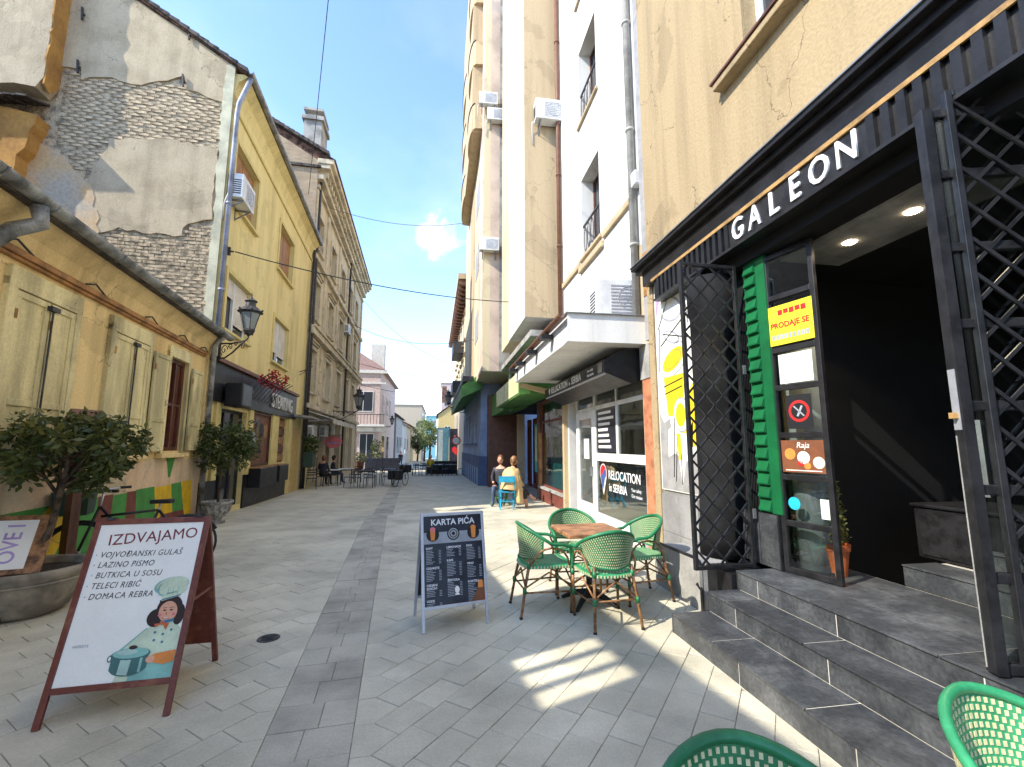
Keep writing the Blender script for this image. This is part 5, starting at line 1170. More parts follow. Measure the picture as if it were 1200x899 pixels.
# office sign box under the canopy
t = thing('office_sign', 'black angled RELOCATION in SERBIA sign box under the white canopy', 'sign', (3.25,0,0), R(90)); O = Fac(t, 1)
mb = MB(); mb.prism([(.0,2.66),(.16,2.60),(.62,2.78),(.62,2.98),(.30,3.18),(0,3.18)], lambda w, z: O.P(6.92,w,z), lambda w, z: O.P(11.1,w,z)); mb.build('sign_box', T['black_paint'], t)
mb = MB(); mb.bar(O.P(6.95,.60,2.765), O.P(11.05,.60,2.765), .03); mb.build('light_strip', T['alu'], t)
nrm = Vector((0,.20,.32)).normalized()
def ot(body, size, u, k, **kw):
    org = O.P(u, .62-.32*k+.006, 2.98+.20*k+.010); upv = Vector((0,-.32,.20)).normalized(); text(body, size, T['letter_white'], t, frame_mat(org, (-1,0,0), upv), extrude=.002, align='LEFT', **kw)
ftx = lambda body, size, u, z, **kw: text(body, size, T['letter_white'], t, frame_mat(O.P(u,.624,z), (-1,0,0), (0,0,1)), extrude=.002, align='LEFT', **kw)
ftx('RELOCATION', .20, 10.45, 2.88, sx=1.12, bold=.002); ftx('in', .12, 8.95, 2.86); ftx('SERBIA', .20, 8.78, 2.88, sx=1.05, bold=.002); ftx('Your safety', .07, 7.78, 2.92); ftx('Our mission', .07, 7.78, 2.84)
mb = MB(); mb.prism([(10.62+.06*math.cos(k*.5), 2.91+.06*math.sin(k*.5)) for k in range(-1,8)]+[(10.62,2.80)], lambda a, z: O.P(a,.621,z), lambda a, z: O.P(a,.624,z)); mb.build('pin_logo', T['letter_white'], t)
O.part('white_plate', T['stone_grey'], [(7.02,7.22,.621,.625,2.80,2.97)])
# stool with red seat pad inside the office window
t = thing('bar_stool', 'white stool with red cushion inside the office window', 'stool', (3.75,7.35,.02))
mb = MB(); mb.box(-.2,.2,-.2,.2,.70,.73); mb.build('seat', T['white_paint'], t, bev=.01)
for x in (-.17,.17):
    for y in (-.17,.17): mb = MB(); mb.bar((x,y,0),(x*.8,y*.8,.70),.03); mb.build('leg', T['white_paint'], t)
mb = MB(); mb.bar((-.15,-.16,.3),(.15,-.16,.3),.02); mb.bar((-.15,.16,.3),(.15,.16,.3),.02); mb.build('stretcher', T['white_paint'], t); mb = MB(); mb.box(-.18,.18,-.18,.18,.732,.83); mb.build('cushion', T['p_red'], t, bev=.03)

# ---------------------------------------------------------------- bay house beyond
by = thing('bay_house', 'tall cream house with jutting bays and rounded loggias beyond the white house', 'house', (3.25, 0, 0), R(90))
B = Fac(by, 1)
B.part('wall', T['bay_tan'], [(11.62,31,-.5,.0,4.9,21)])
def bay(u0, u1, wout, z0, z1, mf, mn, name='bay'):
    o = B.part(name, mf, [(u0+.02,u1,.0,wout,z0,z1)]); B.part('bay_flank', mn, [(u0-.005,u0+.02,.0,wout+.0,z0+.01,z1)], o); return o
b1 = bay(11.72, 14.6, 1.01, 5.05, 21, T['white_wall'], T['bay_tan'])
b2 = bay(14.6, 17.0, .92, 5.15, 21, T['bay_cream'], T['bay_cream'])
# taller block standing further out; its flank faces the camera in coloured strips, rounded balconies on its front
b3 = B.part('tower_block', T['bay_cream'], [(17.64,30.5,-.2,1.60,4.5,27.5)])
for (wa, wb, m_) in ((.5,.95,'stone_grey'),(.95,1.33,'pink_wall'),(1.33,1.602,'bay_cream')): B.part('flank_strip', T[m_], [(17.60,17.64,wa,wb,4.52,27.5)], b3)
for (ua, ub, m_) in ((17.66,19.3,'pink_wall'),(22.6,25.4,'bay_tan')): B.part('front_strip', T[m_], [(ua,ub,1.60,1.63,4.52,27.5)], b3)
for z in (6.4,9.6,12.8,16.0,19.2,22.4):
    B.part('tower_window', T['far_grey'], [(19.8,21.6,1.59,1.615,z,z+1.3)], b3)
for z in (15.7,18.9,22.1):
    for (ua, ub) in ((18.4,21.0),(23.6,27.6)):
        mb = MB(); n = 12; um, hr = (ua+ub)/2, (ub-ua)/2
        pts = [(um-hr*math.cos(math.pi*k/n), 1.60+.58*math.sin(math.pi*k/n)**.35) for k in range(n+1)]
        mb.prism(pts, lambda a, w: B.P(a,w,z-.1), lambda a, w: B.P(a,w,z+1.05)); mb.build('balcony_parapet', T['bay_tan'], by)
        mb = MB(); mb.tube([B.P(um-hr*math.cos(math.pi*k/n), 1.60+.59*math.sin(math.pi*k/n)**.35, z+1.12) for k in range(1,n)], .03, 6); mb.build('balcony_rail', T['lamp_iron'], by)
B.part('loggia_wall', T['bay_tan'], [(18.6,27.4,1.60,2.08,15.55,27.5)], b3)
B.part('shop_pier', T['umber'], [(20.42,21.25,-.5,1.02,-.5,3.9)])
ac_unit('air conditioner in the recess of the cream bay house, lower one', Matrix.Translation((1.86,17.58,9.4)) @ Matrix.Rotation(R(178), 4, 'Z'))
ac_unit('air conditioner in the recess of the cream bay house, upper left one', Matrix.Translation((1.78,17.58,15.9)) @ Matrix.Rotation(R(178), 4, 'Z'))
ac_unit('air conditioner in the recess of the cream bay house, upper right one', Matrix.Translation((2.14,17.58,15.2)) @ Matrix.Rotation(R(178), 4, 'Z'))
downpipe(B, 17.2, .55, 2.9, 21, T['stone_grey'], .06, name='rainpipe')
# mezzanine slab, grey band, then the shop row under it
B.part('mezzanine', T['grey_concrete'], [(11.72,31,-.4,.30,3.9,4.95)]); B.part('mezzanine_edge', T['stone_grey'], [(11.75,20.5,.30,.85,4.55,4.72)])
cb = MB(); cb.prism([(.0,3.05),(1.15,2.95),(1.15,3.55),(0,3.75)], lambda w, z: B.P(11.85,w,z), lambda w, z: B.P(16.6,w,z)); cbo = cb.build('shop_canopy', T['green_canopy'], by)
B.part('canopy_fascia', T['olive_cream'], [(11.95,16.6,1.151,1.17,3.0,3.56)], cbo)
cb = MB(); cb.prism([(.0,3.0),(.9,2.9),(.9,3.8),(0,4.2)], lambda w, z: B.P(16.65,w,z), lambda w, z: B.P(20.4,w,z)); cb.build('green_hood', T['green_canopy'], by)
mb = MB(); mb.prism([(.05,2.86),(.09,2.86),(1.15,3.12),(1.15,3.22),(.05,3.0)], lambda w, z: B.P(11.55,w,z), lambda w, z: B.P(11.7,w,z)); mb.build('canopy_rib', T['bay_tan'], by)
B.part('pole', T['bay_tan'], [(11.28,11.42,-.05,.10,-.1,3.2)], bev=.02)
B.part('pier', T['brown_wood'], [(14.35,14.75,-.3,.04,-.25,3.0)]); B.part('pier_red', T['rail_orange'], [(14.3,14.5,-.1,.06,-.25,2.0)])
B.part('plinth', T['p_stripe_b'], [(11.45,14.35,-.35,.06,-.25,.28)]); B.part('plinth_top', T['stone_grey'], [(11.45,14.35,-.3,.10,.28,.34)])
fr = MB()
for (a, b, c, d) in ((11.48,11.56,.34,3.0),(14.27,14.35,.34,3.0),(11.56,14.27,2.9,3.0),(11.56,14.27,.34,.40),(11.56,14.27,2.30,2.36)): B.box(fr, a, b, -.02, -.08, c, d)
sf = fr.build('shop_window_frame', T['p_stripe_b'], by)
B.part('pane', T['shop_glass'], [(11.56,14.27,-.045,-.052,.40,2.30)], sf); B.part('pane', T['shop_glass'], [(11.56,14.27,-.045,-.052,2.36,2.9)], sf)
B.part('shop_room', T['far_teal'], [(11.45,14.35,-1.9,-1.8,-.2,3.05)]); B.part('shop_side', T['far_teal'], [(14.27,14.35,-1.8,-.31,-.2,3.05)]); B.part('shop_ceiling', T['basket'], [(11.45,14.35,-1.8,-.1,3.0,3.05)]); B.part('shop_floor', T['far_grey'], [(11.45,14.35,-1.8,-.08,.2,.3)])
B.part('display_cloth', T['p_tealcloth'], [(11.75,13.9,-.62,-.25,.3,1.05)], bev=.04); B.part('display_cloth', T['p_pink'], [(12.1,12.6,-.60,-.235,.32,1.02)], bev=.03)
# white knitted top on a stand in the shop window
t = thing('mannequin_top', 'white knitted top displayed in the boutique window above teal cloth', 'clothing', (3.7,13.0,1.05))
mb = MB(); mb.prism([(-.30,0),(.30,0),(.28,.45),(.42,.2),(.52,.28),(.34,.72),(.12,.80),(-.12,.80),(-.34,.72),(-.52,.28),(-.42,.2),(-.28,.45)], lambda a, z: (-.03,a,z), lambda a, z: (.10,a,z)); mb.build('garment', T['white_cloth'], t, bev=.03)
mb = MB(); mb.tube([(-.05,.12*math.cos(k*.35),.72+.12*math.sin(k*.35)-.1) for k in range(9,19)], .012, 5); mb.build('necklace', T['p_brown'], t)
# dark doorways past the pier
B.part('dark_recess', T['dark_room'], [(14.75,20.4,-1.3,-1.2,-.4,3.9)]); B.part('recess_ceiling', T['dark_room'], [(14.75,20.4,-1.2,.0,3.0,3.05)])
B.part('recess_floor', T['grey_concrete'], [(14.75,20.4,-1.2,.05,-.4,-.12)])
for (a, b) in ((15.0,15.5),(15.6,16.1),(17.3,17.9),(18.0,18.6),(19.2,19.8)): 
    d_ = B.part('shop_door', T['p_stripe_b'], [(a,b,-.7,-.62,-.2,2.7)]); B.part('pane', T['red_glass'], [(a+.08,b-.08,-.62,-.61,.1,2.4)], d_)
B.part('poster_panel', T['p_tealcloth'], [(16.3,17.2,-.45,-.40,.6,2.4)]); B.part('poster_strip', T['p_mint'], [(16.4,17.1,-.40,-.395,1.0,2.3)])
B.part('door_post', T['bay_tan'], [(18.75,18.95,-.3,.0,-.3,2.9)]); B.part('sill_step', T['iron_black'], [(17.2,20.4,-.1,.45,-.4,-.08)])
# ---------------------------------------------------------------- blue house and the bracketed one behind
bl = thing('blue_house', 'pale blue house with dark blue plinth past the green canopy', 'house', (2.15, 0, 0), R(90+.6)); BB = Fac(bl, 1)
BB.wall('wall', T['blue_wall'], 21.3, 34, 1.1, 4.9, [(23+2.2*k,24.1+2.2*k,1.7,3.4) for k in range(5)], th=.4)
for k in range(5): BB.window(23+2.2*k, 24.1+2.2*k, 1.7, 3.4, rec=.1, nv=2, nh=1, fw=.09, sill=(T['blue_dark'], .1, .12))
BB.part('plinth', T['blue_dark'], [(21.25,34.1,-.4,.08,-.9,1.1)])
for k in range(9): BB.part('cellar_panel', T['blue_wall'], [(21.7+1.3*k,22.2+1.3*k,.08,.10,-.35,.55)])
BB.part('end_wall', T['blue_wall'], [(21.3,21.7,-5,-.4,-.9,4.9)])
hood = MB(); hood.prism([(.0,4.2),(.95,3.75),(.95,4.3),(.0,4.95)], lambda w, z: BB.P(20.6,w,z), lambda w, z: BB.P(33,w,z)); hood.build('green_awning', T['green_canopy'], bl)
BB.part('awning_band', T['lamp_iron'], [(20.6,33,.4,.9,4.5,4.75)])
cr = thing('cornice_house', 'cream house with bracketed eaves above the blue house', 'house', (2.35, 0, 0), R(90+.6)); CR = Fac(cr, 1)
chh_ = [(32+3*k,33.2+3*k,z,z+2.0) for k in range(7) for z in (6.5,10.0)]
CR.wall('wall', T['bay_cream'], 31, 54, 4.9, 13.6, chh_, th=.4); CR.part('lower_wall', T['far_tan'], [(34.2,54,-.4,.0,-1.5,4.9)])
for h_ in chh_: CR.window(*h_, rec=.15, nv=2, nh=1, sill=(T['bay_tan'], .15, .2), head=(T['bay_tan'], .2))
CR.part('cornice', T['bay_tan'], [(30.9,54,-.1,.9,13.3,13.7)])
for k in range(22): CR.part('eaves_bracket', T['umber'], [(31+k*1.0,31.35+k*1.0,.0,.8,12.9,13.3)])
for z in (6.0,9.4): CR.part('balcony', T['lamp_iron'], [(38,42,.0,.9,z,z+1.0)])
wall_lamp('iron wall lantern high on the right beside the green awning', onM(BB, 29.5, .2, 4.0), .95)
wall_lamp('iron wall lantern on the corner of the pink house', Matrix.Translation((-5.5,45,3.4)) @ Matrix.Rotation(R(-90), 4, 'Z'), .9)
# far right
simple_house('yellow_gabled_house', 'yellow gabled house closing the street on the right', -.2, 6.5, 82, 96, 7.0, T['far_yellow'], 'gable', 2.6, front_wins=[(1.2,2.2,3,5)], rm=T['roof_tile'])
h = simple_house('pink_far_block', 'pinkish apartment block rising behind the yellow gabled house', .5, 9, 128, 140, 19.0, T['far_pink'], 'flat', front_wins=[(.8+1.6*k,1.8+1.6*k,z,z+1.4) for k in range(4) for z in (9.5,12.5,15.8)])
mb = MB(); mb.box(.6,1.4,-3,-2.2,9,11.8); mb.build('chimney', T['roof_tile'], bpy.data.objects['yellow_gabled_house'])
t = thing('kiosk', 'dark advertising kiosk wall with red heart behind the terrace chairs', 'kiosk', (.9,46,gz(46)))
mb = MB(); mb.box(.2,3.3,0,2.5,0,4.0); mb.build('body', T['print_dark'], t); mb = MB(); mb.box(-1.1,.1,.3,.5,0,4.1); mb.build('side_panel', T['far_teal'], t); mb = MB(); mb.box(-.95,-.5,.28,.3,.2,3.9); mb.build('light_panel', T['p_paper'], t)
mb = MB(); mb.prism([(.9,2.1),(.45,2.5),(.45,2.85),(.65,3.0),(.9,2.8),(1.15,3.0),(1.35,2.85),(1.35,2.5)], lambda a, z: (a,-.03,z-.75), lambda a, z: (a,-.005,z-.75)); mb.build('red_heart', T['p_red'], t)
for (x, z, r, c) in ((2.1,1.1,.28,'p_tealcloth'),(1.4,3.3,.22,'p_tealcloth'),(2.6,3.0,.2,'p_pink'),(.7,3.2,.15,'p_pink'),(2.6,2.0,.18,'p_yellow'),(1.5,.6,.2,'p_grey')):
    mb = MB(); mb.prism([(x+r*math.cos(k*.35), z+r*math.sin(k*.35)) for k in range(18)], lambda a, b: (a,-.02,b), lambda a, b: (a,-.004,b)); mb.build('painted_dot', T[c], t)
t = thing('no_entry_sign', 'round red-ringed traffic sign on a pole by the blue house', 'traffic sign', (1.45,36.2,gz(36)))
mb = MB(); mb.tube([(0,0,0),(0,0,3.1)], .035, 8); mb.build('pole', T['grey_metal'], t)
for r, y, c in ((.36,-.05,'p_red'),(.27,-.056,'print_white')): mb = MB(); mb.prism([(r*math.cos(k*.2618), 2.5+r*math.sin(k*.2618)) for k in range(24)], lambda a, b: (a-.1,y,b), lambda a, b: (a-.1,y+.015,b)); mb.build('sign_disc', T[c], t)

# ================================================================ STREET OBJECTS
# ---------------------------------------------------------------- bistro armchair (front = +y)
def make_chair(label, mg, ms, ds=1.0):
    t = thing('bistro_chair', label, 'chair', group='green woven bistro armchairs')
    def rim(a):                                            # a in degrees from the back centre
        s_ = min(1, abs(a)/92); r = Vector((.272*math.sin(R(a)), -.255*math.cos(R(a)), .835-.165*(s_**1.7))); return r
    path = [rim(a) for a in range(-92, 93, 8)]
    arm_r = [Vector((.274,.05,.662)), Vector((.268,.14,.655)), Vector((.255,.205,.63)), Vector((.245,.232,.585)), Vector((.24,.235,.50)), Vector((.238,.235,.43))]
    full = [Vector((-p.x,p.y,p.z)) for p in reversed(arm_r)]+path+arm_r
    mb = MB(); mb.tube(full, .0165, 8); mb.build('arm_rim', mg, t, smooth=True)
    # legs
    for sx in (-1, 1):
        mb = MB(); mb.tube([(sx*.245,.245,0),(sx*.24,.238,.25),(sx*.238,.235,.45)], [.0135,.0145,.0155], 8); mb.build('leg', T['rattan'], t, smooth=True)
        mb = MB(); mb.tube([(sx*.225,-.275,0),(sx*.20,-.222,.30),(sx*.183,-.19,.44),(sx*.18,-.183,.53)], [.0135,.0145,.0155,.013], 8); mb.build('leg', T['rattan'], t, smooth=True)
        for (x, y) in ((.245,.245),(.225,-.275)):
            mb = MB(); mb.tube([(sx*x,y,0),(sx*x,y,.018)], .0165, 8); mb.build('foot_cap', T['rubber'], t)
        # bent cane loop under the arm
        mb = MB(); mb.tube([(sx*.205,-.18,.46)]+[(sx*(.235+.01*math.sin(k*.5)), .02-.18*math.cos(math.pi*k/8), .47+.155*math.sin(math.pi*k/8)) for k in range(1,8)]+[(sx*.235,.2,.46)], .0105, 7); mb.build('cane_loop', T['rattan'], t, smooth=True)
        mb = MB(); mb.tube([(sx*.24,.238,.22),(sx*.20,-.22,.22)], .009, 7); mb.tube([(sx*.24,.238,.27),(sx*.225,.0,.40),(sx*.205,-.22,.27)], .009, 7); mb.build('stretcher', T['rattan'], t, smooth=True)
        for (x, y, z) in ((.24,.238,.22),(.207,-.235,.24),(.238,.235,.40),(.183,-.19,.46)):
            mb = MB(); mb.tube([(sx*x,y,z-.025),(sx*x,y,z+.025)], .0195, 8); mb.build('binding', mg, t, smooth=True)
    for yy, xx in ((.238,.24),(-.225,.205)):
        mb = MB(); mb.tube([(-xx,yy,.24),(xx,yy,.24)], .009, 7); mb.tube([(-xx,yy,.26),(0,yy*.98,.40),(xx,yy,.26)], .009, 7); mb.build('stretcher', T['rattan'], t, smooth=True)
    # seat
    sp = [(.235,.235),(.21,.25),(0,.262),(-.21,.25),(-.235,.235),(-.235,.0),(-.20,-.18),(-.12,-.23),(0,-.245),(.12,-.23),(.20,-.18),(.235,0)]
    mb = MB(); mb.prism(sp, lambda a, b: (a,b,.43), lambda a, b: (a,b,.462)); mb.build('seat', ms, t, bev=.008)
    mb = MB(); mb.prism([(a*.86,b*.86+.005) for a, b in sp], lambda a, b: (a,b,.4625), lambda a, b: (a,b,.466)); mb.build('seat_pad', ms, t)
    mb = MB()
    ring = sp
    for i in range(len(ring)):
        a, b = Vector(ring[i]), Vector(ring[(i+1) % len(ring)]); n = max(1, int((b-a).length/.028))
        for k in range(n):
            p = a.lerp(b, (k+.5)/n); q = p*1.012; dr_ = (b-a).normalized()
            mb.bar((q.x-dr_.x*.006,q.y-dr_.y*.006,.447),(q.x+dr_.x*.006,q.y+dr_.y*.006,.447),.006,.022)
    for i in range(-6, 7):
        for j in range(-6, 7):
            x, y = i*.032+(.016 if j % 2 else 0), j*.032
            if inpoly((x*1.17, y*1.17), sp): mb.box(x-.005,x+.005,y-.008,y+.008,.466,.4675)
    mb.build('seat_weave', T['weave_cream'], t, kind='stuff')
    # curved woven back
    def bk(a, v):                                          # v 0 bottom .. 1 top
        top = rim(a); k = .80+.20*v; z0 = .50+.03*abs(a)/70
        return Vector((top.x*k, top.y*(.86+.14*v), z0+(top.z-.012-z0)*v))
    na, nv = 28, 11; A = 72
    P = []; F = []
    for lay in (0, 1):
        for i in range(na+1):
            for j in range(nv+1):
                q = bk(-A+2*A*i/na, j/nv); nrm_ = Vector((q.x, q.y, 0)).normalized(); P.append(q+nrm_*(.004 if lay else -.004))
    S_ = (na+1)*(nv+1)
    for i in range(na):
        for j in range(nv):
            k = i*(nv+1)+j; F.append((k,k+1,k+nv+2,k+nv+1)); F.append((S_+k,S_+k+nv+1,S_+k+nv+2,S_+k+1))
    for i in range(na):
        for j in (0, nv): k = i*(nv+1)+j; F.append((k,k+nv+1,S_+k+nv+1,S_+k))
    for j in range(nv):
        for i in (0, na): k = i*(nv+1)+j; F.append((k,k+1,S_+k+1,S_+k))
    mb = MB(); mb.add(P, F); mb.build('back_panel', mg, t, smooth=False)
    mb = MB(); nr, nc = 13, 30
    for j in range(nr):
        for i in range(nc):
            a = -A+2*A*(i+.5+(.25 if j % 2 else -.25))/nc; v = (j+.6)/(nr+.3); q = bk(a, v); q2 = bk(a, v+.035)
            nrm_ = Vector((q.x,q.y,0)).normalized(); tn = Vector((-nrm_.y,nrm_.x,0)); up = (q2-q).normalized()
            V = [q+tn*sx*.0052*ds+up*sz*.0075*ds+nrm_*sn*.0065 for sn in (-1,1) for sz in (-1,1) for sx in (-1,1)]
            mb.add(V, [(0,2,3,1),(4,5,7,6),(0,1,5,4),(2,6,7,3),(0,4,6,2),(1,3,7,5)])
    mb.build('back_weave', T['weave_cream'], t, kind='stuff')
    for sx in (-1, 1):
        mb = MB(); mb.tube([bk(sx*(A+2), v/5) for v in range(6)], .011, 7); mb.build('back_stile', mg, t, smooth=True)
    mb = MB(); mb.tube([bk(a, 0) for a in range(-72,73,12)], .011, 7); mb.build('back_lower_rail', mg, t, smooth=True)
    return t
c0 = make_chair('green woven bistro chair with its back to the camera in front of the table', T['chair_green'], T['chair_green_light'], .85)
c0.location = (1.56,4.24,0); c0.rotation_euler = (0,0,R(4))
copy_tree(c0, (1.05,4.63,0), R(-86), 'green woven bistro chair left of the table, next to the drinks board')
copy_tree(c0, (2.14,4.80,0), R(96), 'green woven bistro chair right of the table, by the grey pier')
copy_tree(c0, (1.55,5.22,0), R(176), 'green woven bistro chair on the far side of the table')
c1_ = make_chair('bright green woven chair cut off at the bottom edge, middle', T['chair_green'], T['chair_green_light']); c1_.location = (.735,.96,0); c1_.rotation_euler = (0,0,R(172))
c2_ = make_chair('bright green woven chair in the bottom right corner by the steps', T['chair_green_light'], T['chair_green_light']); c2_.location = (1.69,1.06,0); c2_.rotation_euler = (0,0,R(188))
# ---------------------------------------------------------------- cafe table
t = thing('cafe_table', 'small square cafe table with brown wooden top among green chairs', 'table', (1.56,4.70,0), R(3))
mb = MB(); mb.box(-.31,.31,-.31,.31,.715,.74); mb.build('table_top', T['table_wood'], t, bev=.006); mb = MB(); mb.box(-.314,.314,-.314,.314,.705,.722); mb.build('edge_band', T['rattan'], t)
mb = MB(); mb.lathe([(.035,.06),(.03,.1),(.03,.66),(.06,.70),(.12,.705)], 14); mb.build('column', T['iron_black'], t, smooth=True)
for k in range(4): a = k*math.pi/2+math.pi/4; mb = MB(); mb.tube([(.02*math.cos(a),.02*math.sin(a),.11),(.16*math.cos(a),.16*math.sin(a),.085),(.27*math.cos(a),.27*math.sin(a),.03),(.31*math.cos(a),.31*math.sin(a),.012)], [.035,.03,.022,.018], 8); mb.build('foot', T['iron_black'], t, smooth=True)

# ---------------------------------------------------------------- A-boards
def aboard(name, label, fl, fr_, ht, depth, mframe, leg, fw):
    """front left/right feet; local x right, y away from the reader, leaning back"""
    fl, fr_ = Vector((*fl,0)), Vector((*fr_,0)); d = fr_-fl; t = thing(name, label, 'sign board', fl, math.atan2(d.y, d.x)); Wd = d.length
    th = math.atan2(depth/2, ht); L_ = ht/math.cos(th)
    def fm(y): return Matrix.Translation((0, y, 0)) @ Matrix.Rotation(-th if y == 0 else th, 4, 'X')
    Fm = Matrix.Translation((0,0,0)) @ Matrix.Rotation(-th, 4, 'X'); Bm = Matrix.Translation((0,depth,0)) @ Matrix.Rotation(th, 4, 'X')
    for Mx, nm in ((Fm,'front_frame'),(Bm,'rear_frame')):
        mb = MB(); y0, y1 = (-.012,.014) if nm[0] == 'f' else (-.014,.012)
        mb.box(0,fw,y0,y1,0,L_,Mx); mb.box(Wd-fw,Wd,y0,y1,0,L_,Mx); mb.box(fw,Wd-fw,y0+.001,y1-.001,leg,leg+fw,Mx); mb.box(fw,Wd-fw,y0+.001,y1-.001,L_-fw,L_,Mx); mb.build(nm, mframe, t, bev=.003)
    return t, Wd, L_, Fm, Bm
t, Wd, L_, Fm, Bm = aboard('sandwich_board', 'brown framed A-board with white menu headed IZDVAJAMO', (-2.235,3.19), (-1.555,3.235), 1.10, .72, T['red_brown'], .165, .035)
mb = MB(); mb.box(.03,Wd-.03,-.004,.008,.19,L_-.03,Fm); mb.build('menu_panel', T['print_white'], t)
mb = MB(); mb.box(.03,Wd-.03,-.006,.006,.19,L_-.03,Bm); mb.build('rear_panel', T['red_brown'], t)
mb = MB(); p1 = Fm @ Vector((Wd-.018,.01,.62)); p2 = Bm @ Vector((Wd-.018,-.01,.62)); mb.bar(p1,p2,.016); p1 = Fm @ Vector((.018,.01,.62)); p2 = Bm @ Vector((.018,-.01,.62)); mb.bar(p1,p2,.016); mb.build('brace', T['red_brown'], t)
mb = MB(); 
for x in (.06,Wd-.10): mb.box(x,x+.05,-.02,.03,L_-.004,L_+.012,Fm)
mb.build('hinge', T['lamp_iron'], t)
def FT(x, z, lay=0): return Fm @ frame_mat((x, -.0052-.0006*lay, z), (1,0,0), (0,0,1))
text('IZDVAJAMO', .098, T['ink_red'], t, FT(Wd*.53, 1.035) @ Matrix.Rotation(R(3.5),4,'Z'), extrude=.0006, spacing=1.02, sx=.97)
for k, s_ in enumerate(('· VOJVOĐANSKI GULAŠ','· LAZINO PISMO','· BUTKICA U SOSU','· TELECI RIBIĆ','· DOMACA REBRA')):
    text(s_, .050, T['ink'], t, FT(.05+.004*(k % 3), .93-k*.0625), extrude=.0005, align='LEFT', shear=.22, sx=.86, spacing=1.12)
text('WEBSITE', .022, T['p_grey'], t, FT(.12,.405), extrude=.0004)
XS, ZS = Wd-.038, .87
def bshape(pts, m, lay, name='printed_shape'):
    mb = MB(); mb.ngon([Fm @ Vector((XS+(a-XS)*(.93 if ZS < 1 else 1), -.0045-.00045*lay, .2+(b-.2)*ZS)) for a, b in pts]); return mb.build(name, T[m], t, recalc=False)
def E_(cx_, cz_, rx, rz, rot=0, n=26, a0=0, a1=2*math.pi):
    return [(cx_+rx*math.cos(q)*math.cos(rot)-rz*math.sin(q)*math.sin(rot), cz_+rx*math.cos(q)*math.sin(rot)+rz*math.sin(q)*math.cos(rot)) for q in [a0+(a1-a0)*k/n for k in range(n)]]
X0 = Wd-.038
# cook with a pot: hat, hair, face, scarf, jacket, arm, pot
bshape([(X0-.33,.20),(X0-.0,.20),(X0,.50),(X0-.03,.545),(X0-.09,.56),(X0-.17,.545),(X0-.23,.49),(X0-.27,.42)], 'p_mint', 1)
bshape([(X0-.25,.20),(X0-.0,.20),(X0,.33),(X0-.06,.30),(X0-.16,.31),(X0-.24,.30)], 'p_teal', 2)
bshape([(X0-.33,.40),(X0-.20,.52),(X0-.17,.49),(X0-.27,.36)], 'p_mint', 3); bshape([(X0-.34,.39),(X0-.205,.525),(X0-.20,.52),(X0-.33,.385)], 'p_teal', 4)
bshape(E_(X0-.165,.585,.055,.06), 'p_hair', 4); bshape(E_(X0-.03,.60,.035,.07), 'p_hair', 4)
bshape(E_(X0-.095,.645,.078,.085), 'p_hair', 5)
bshape([(X0-.12,.56),(X0-.06,.56),(X0-.06,.61),(X0-.12,.61)], 'p_skin', 5)
bshape(E_(X0-.10,.622,.056,.070,.15), 'p_skin', 6)
bshape([(X0-.16,.665),(X0-.10,.70),(X0-.045,.675),(X0-.04,.70),(X0-.10,.725),(X0-.165,.70)], 'p_hair', 7)
for ex in (-.122,-.082): bshape(E_(X0+ex,.632,.010,.005), 'p_hair', 8); bshape([(X0+ex-.013,.645),(X0+ex+.012,.648),(X0+ex+.012,.651),(X0+ex-.013,.648)], 'p_hair', 8)
bshape([(X0-.108,.627),(X0-.102,.602),(X0-.112,.602)], 'p_scarf', 8)
bshape(E_(X0-.105,.583,.024,.011,0,14,math.pi,2*math.pi), 'p_mouth', 8); bshape(E_(X0-.105,.582,.018,.005,0,12,math.pi,2*math.pi), 'print_white', 9); bshape(E_(X0-.145,.600,.012,.010), 'p_pink', 7); bshape(E_(X0-.062,.603,.011,.010), 'p_pink', 7)
bshape([(X0-.155,.695),(X0-.05,.725),(X0-.03,.80),(X0-.10,.79),(X0-.165,.755)], 'p_mint', 8)
bshape(E_(X0-.115,.80,.105,.058,.15), 'p_teal', 8); bshape(E_(X0-.105,.805,.098,.053,.15), 'p_mint', 9); bshape(E_(X0-.16,.775,.035,.045), 'p_teal', 9); bshape(E_(X0-.152,.78,.033,.042), 'p_mint', 10); bshape(E_(X0-.05,.79,.035,.05,.2), 'p_mint', 10)
bshape([(X0-.15,.70),(X0-.045,.728),(X0-.045,.735),(X0-.152,.708)], 'p_blue', 11)
for dx in (-.13,-.10,-.07): bshape([(X0+dx,.735),(X0+dx+.006,.735),(X0+dx+.004,.79),(X0+dx+.001,.79)], 'p_teal', 11)
bshape([(X0-.135,.56),(X0-.055,.575),(X0-.05,.555),(X0-.13,.54)], 'p_blue', 9)
bshape([(X0-.12,.548),(X0-.155,.52),(X0-.165,.545)], 'p_scarf', 10); bshape([(X0-.12,.55),(X0-.09,.50),(X0-.075,.545)], 'p_scarf', 10); bshape(E_(X0-.118,.547,.014,.013), 'p_scarf', 11)
for (dx, z) in ((-.15,.49),(-.10,.475),(-.145,.44),(-.095,.425),(-.055,.50)): bshape(E_(X0+dx,z,.008,.008), 'p_blue', 9)
bshape(E_(X0-.26,.285,.105,.055,0), 'p_pot', 10); bshape([(X0-.365,.285),(X0-.155,.285),(X0-.165,.345),(X0-.355,.345)] if False else [(X0-.365,.36),(X0-.365,.27),(X0-.155,.27),(X0-.155,.36)], 'p_pot', 11)
bshape([(X0-.31,.355),(X0-.315,.245),(X0-.255,.235),(X0-.25,.355)], 'p_potlight', 12); bshape([(X0-.20,.355),(X0-.20,.25),(X0-.185,.25),(X0-.185,.355)], 'p_teal', 12)
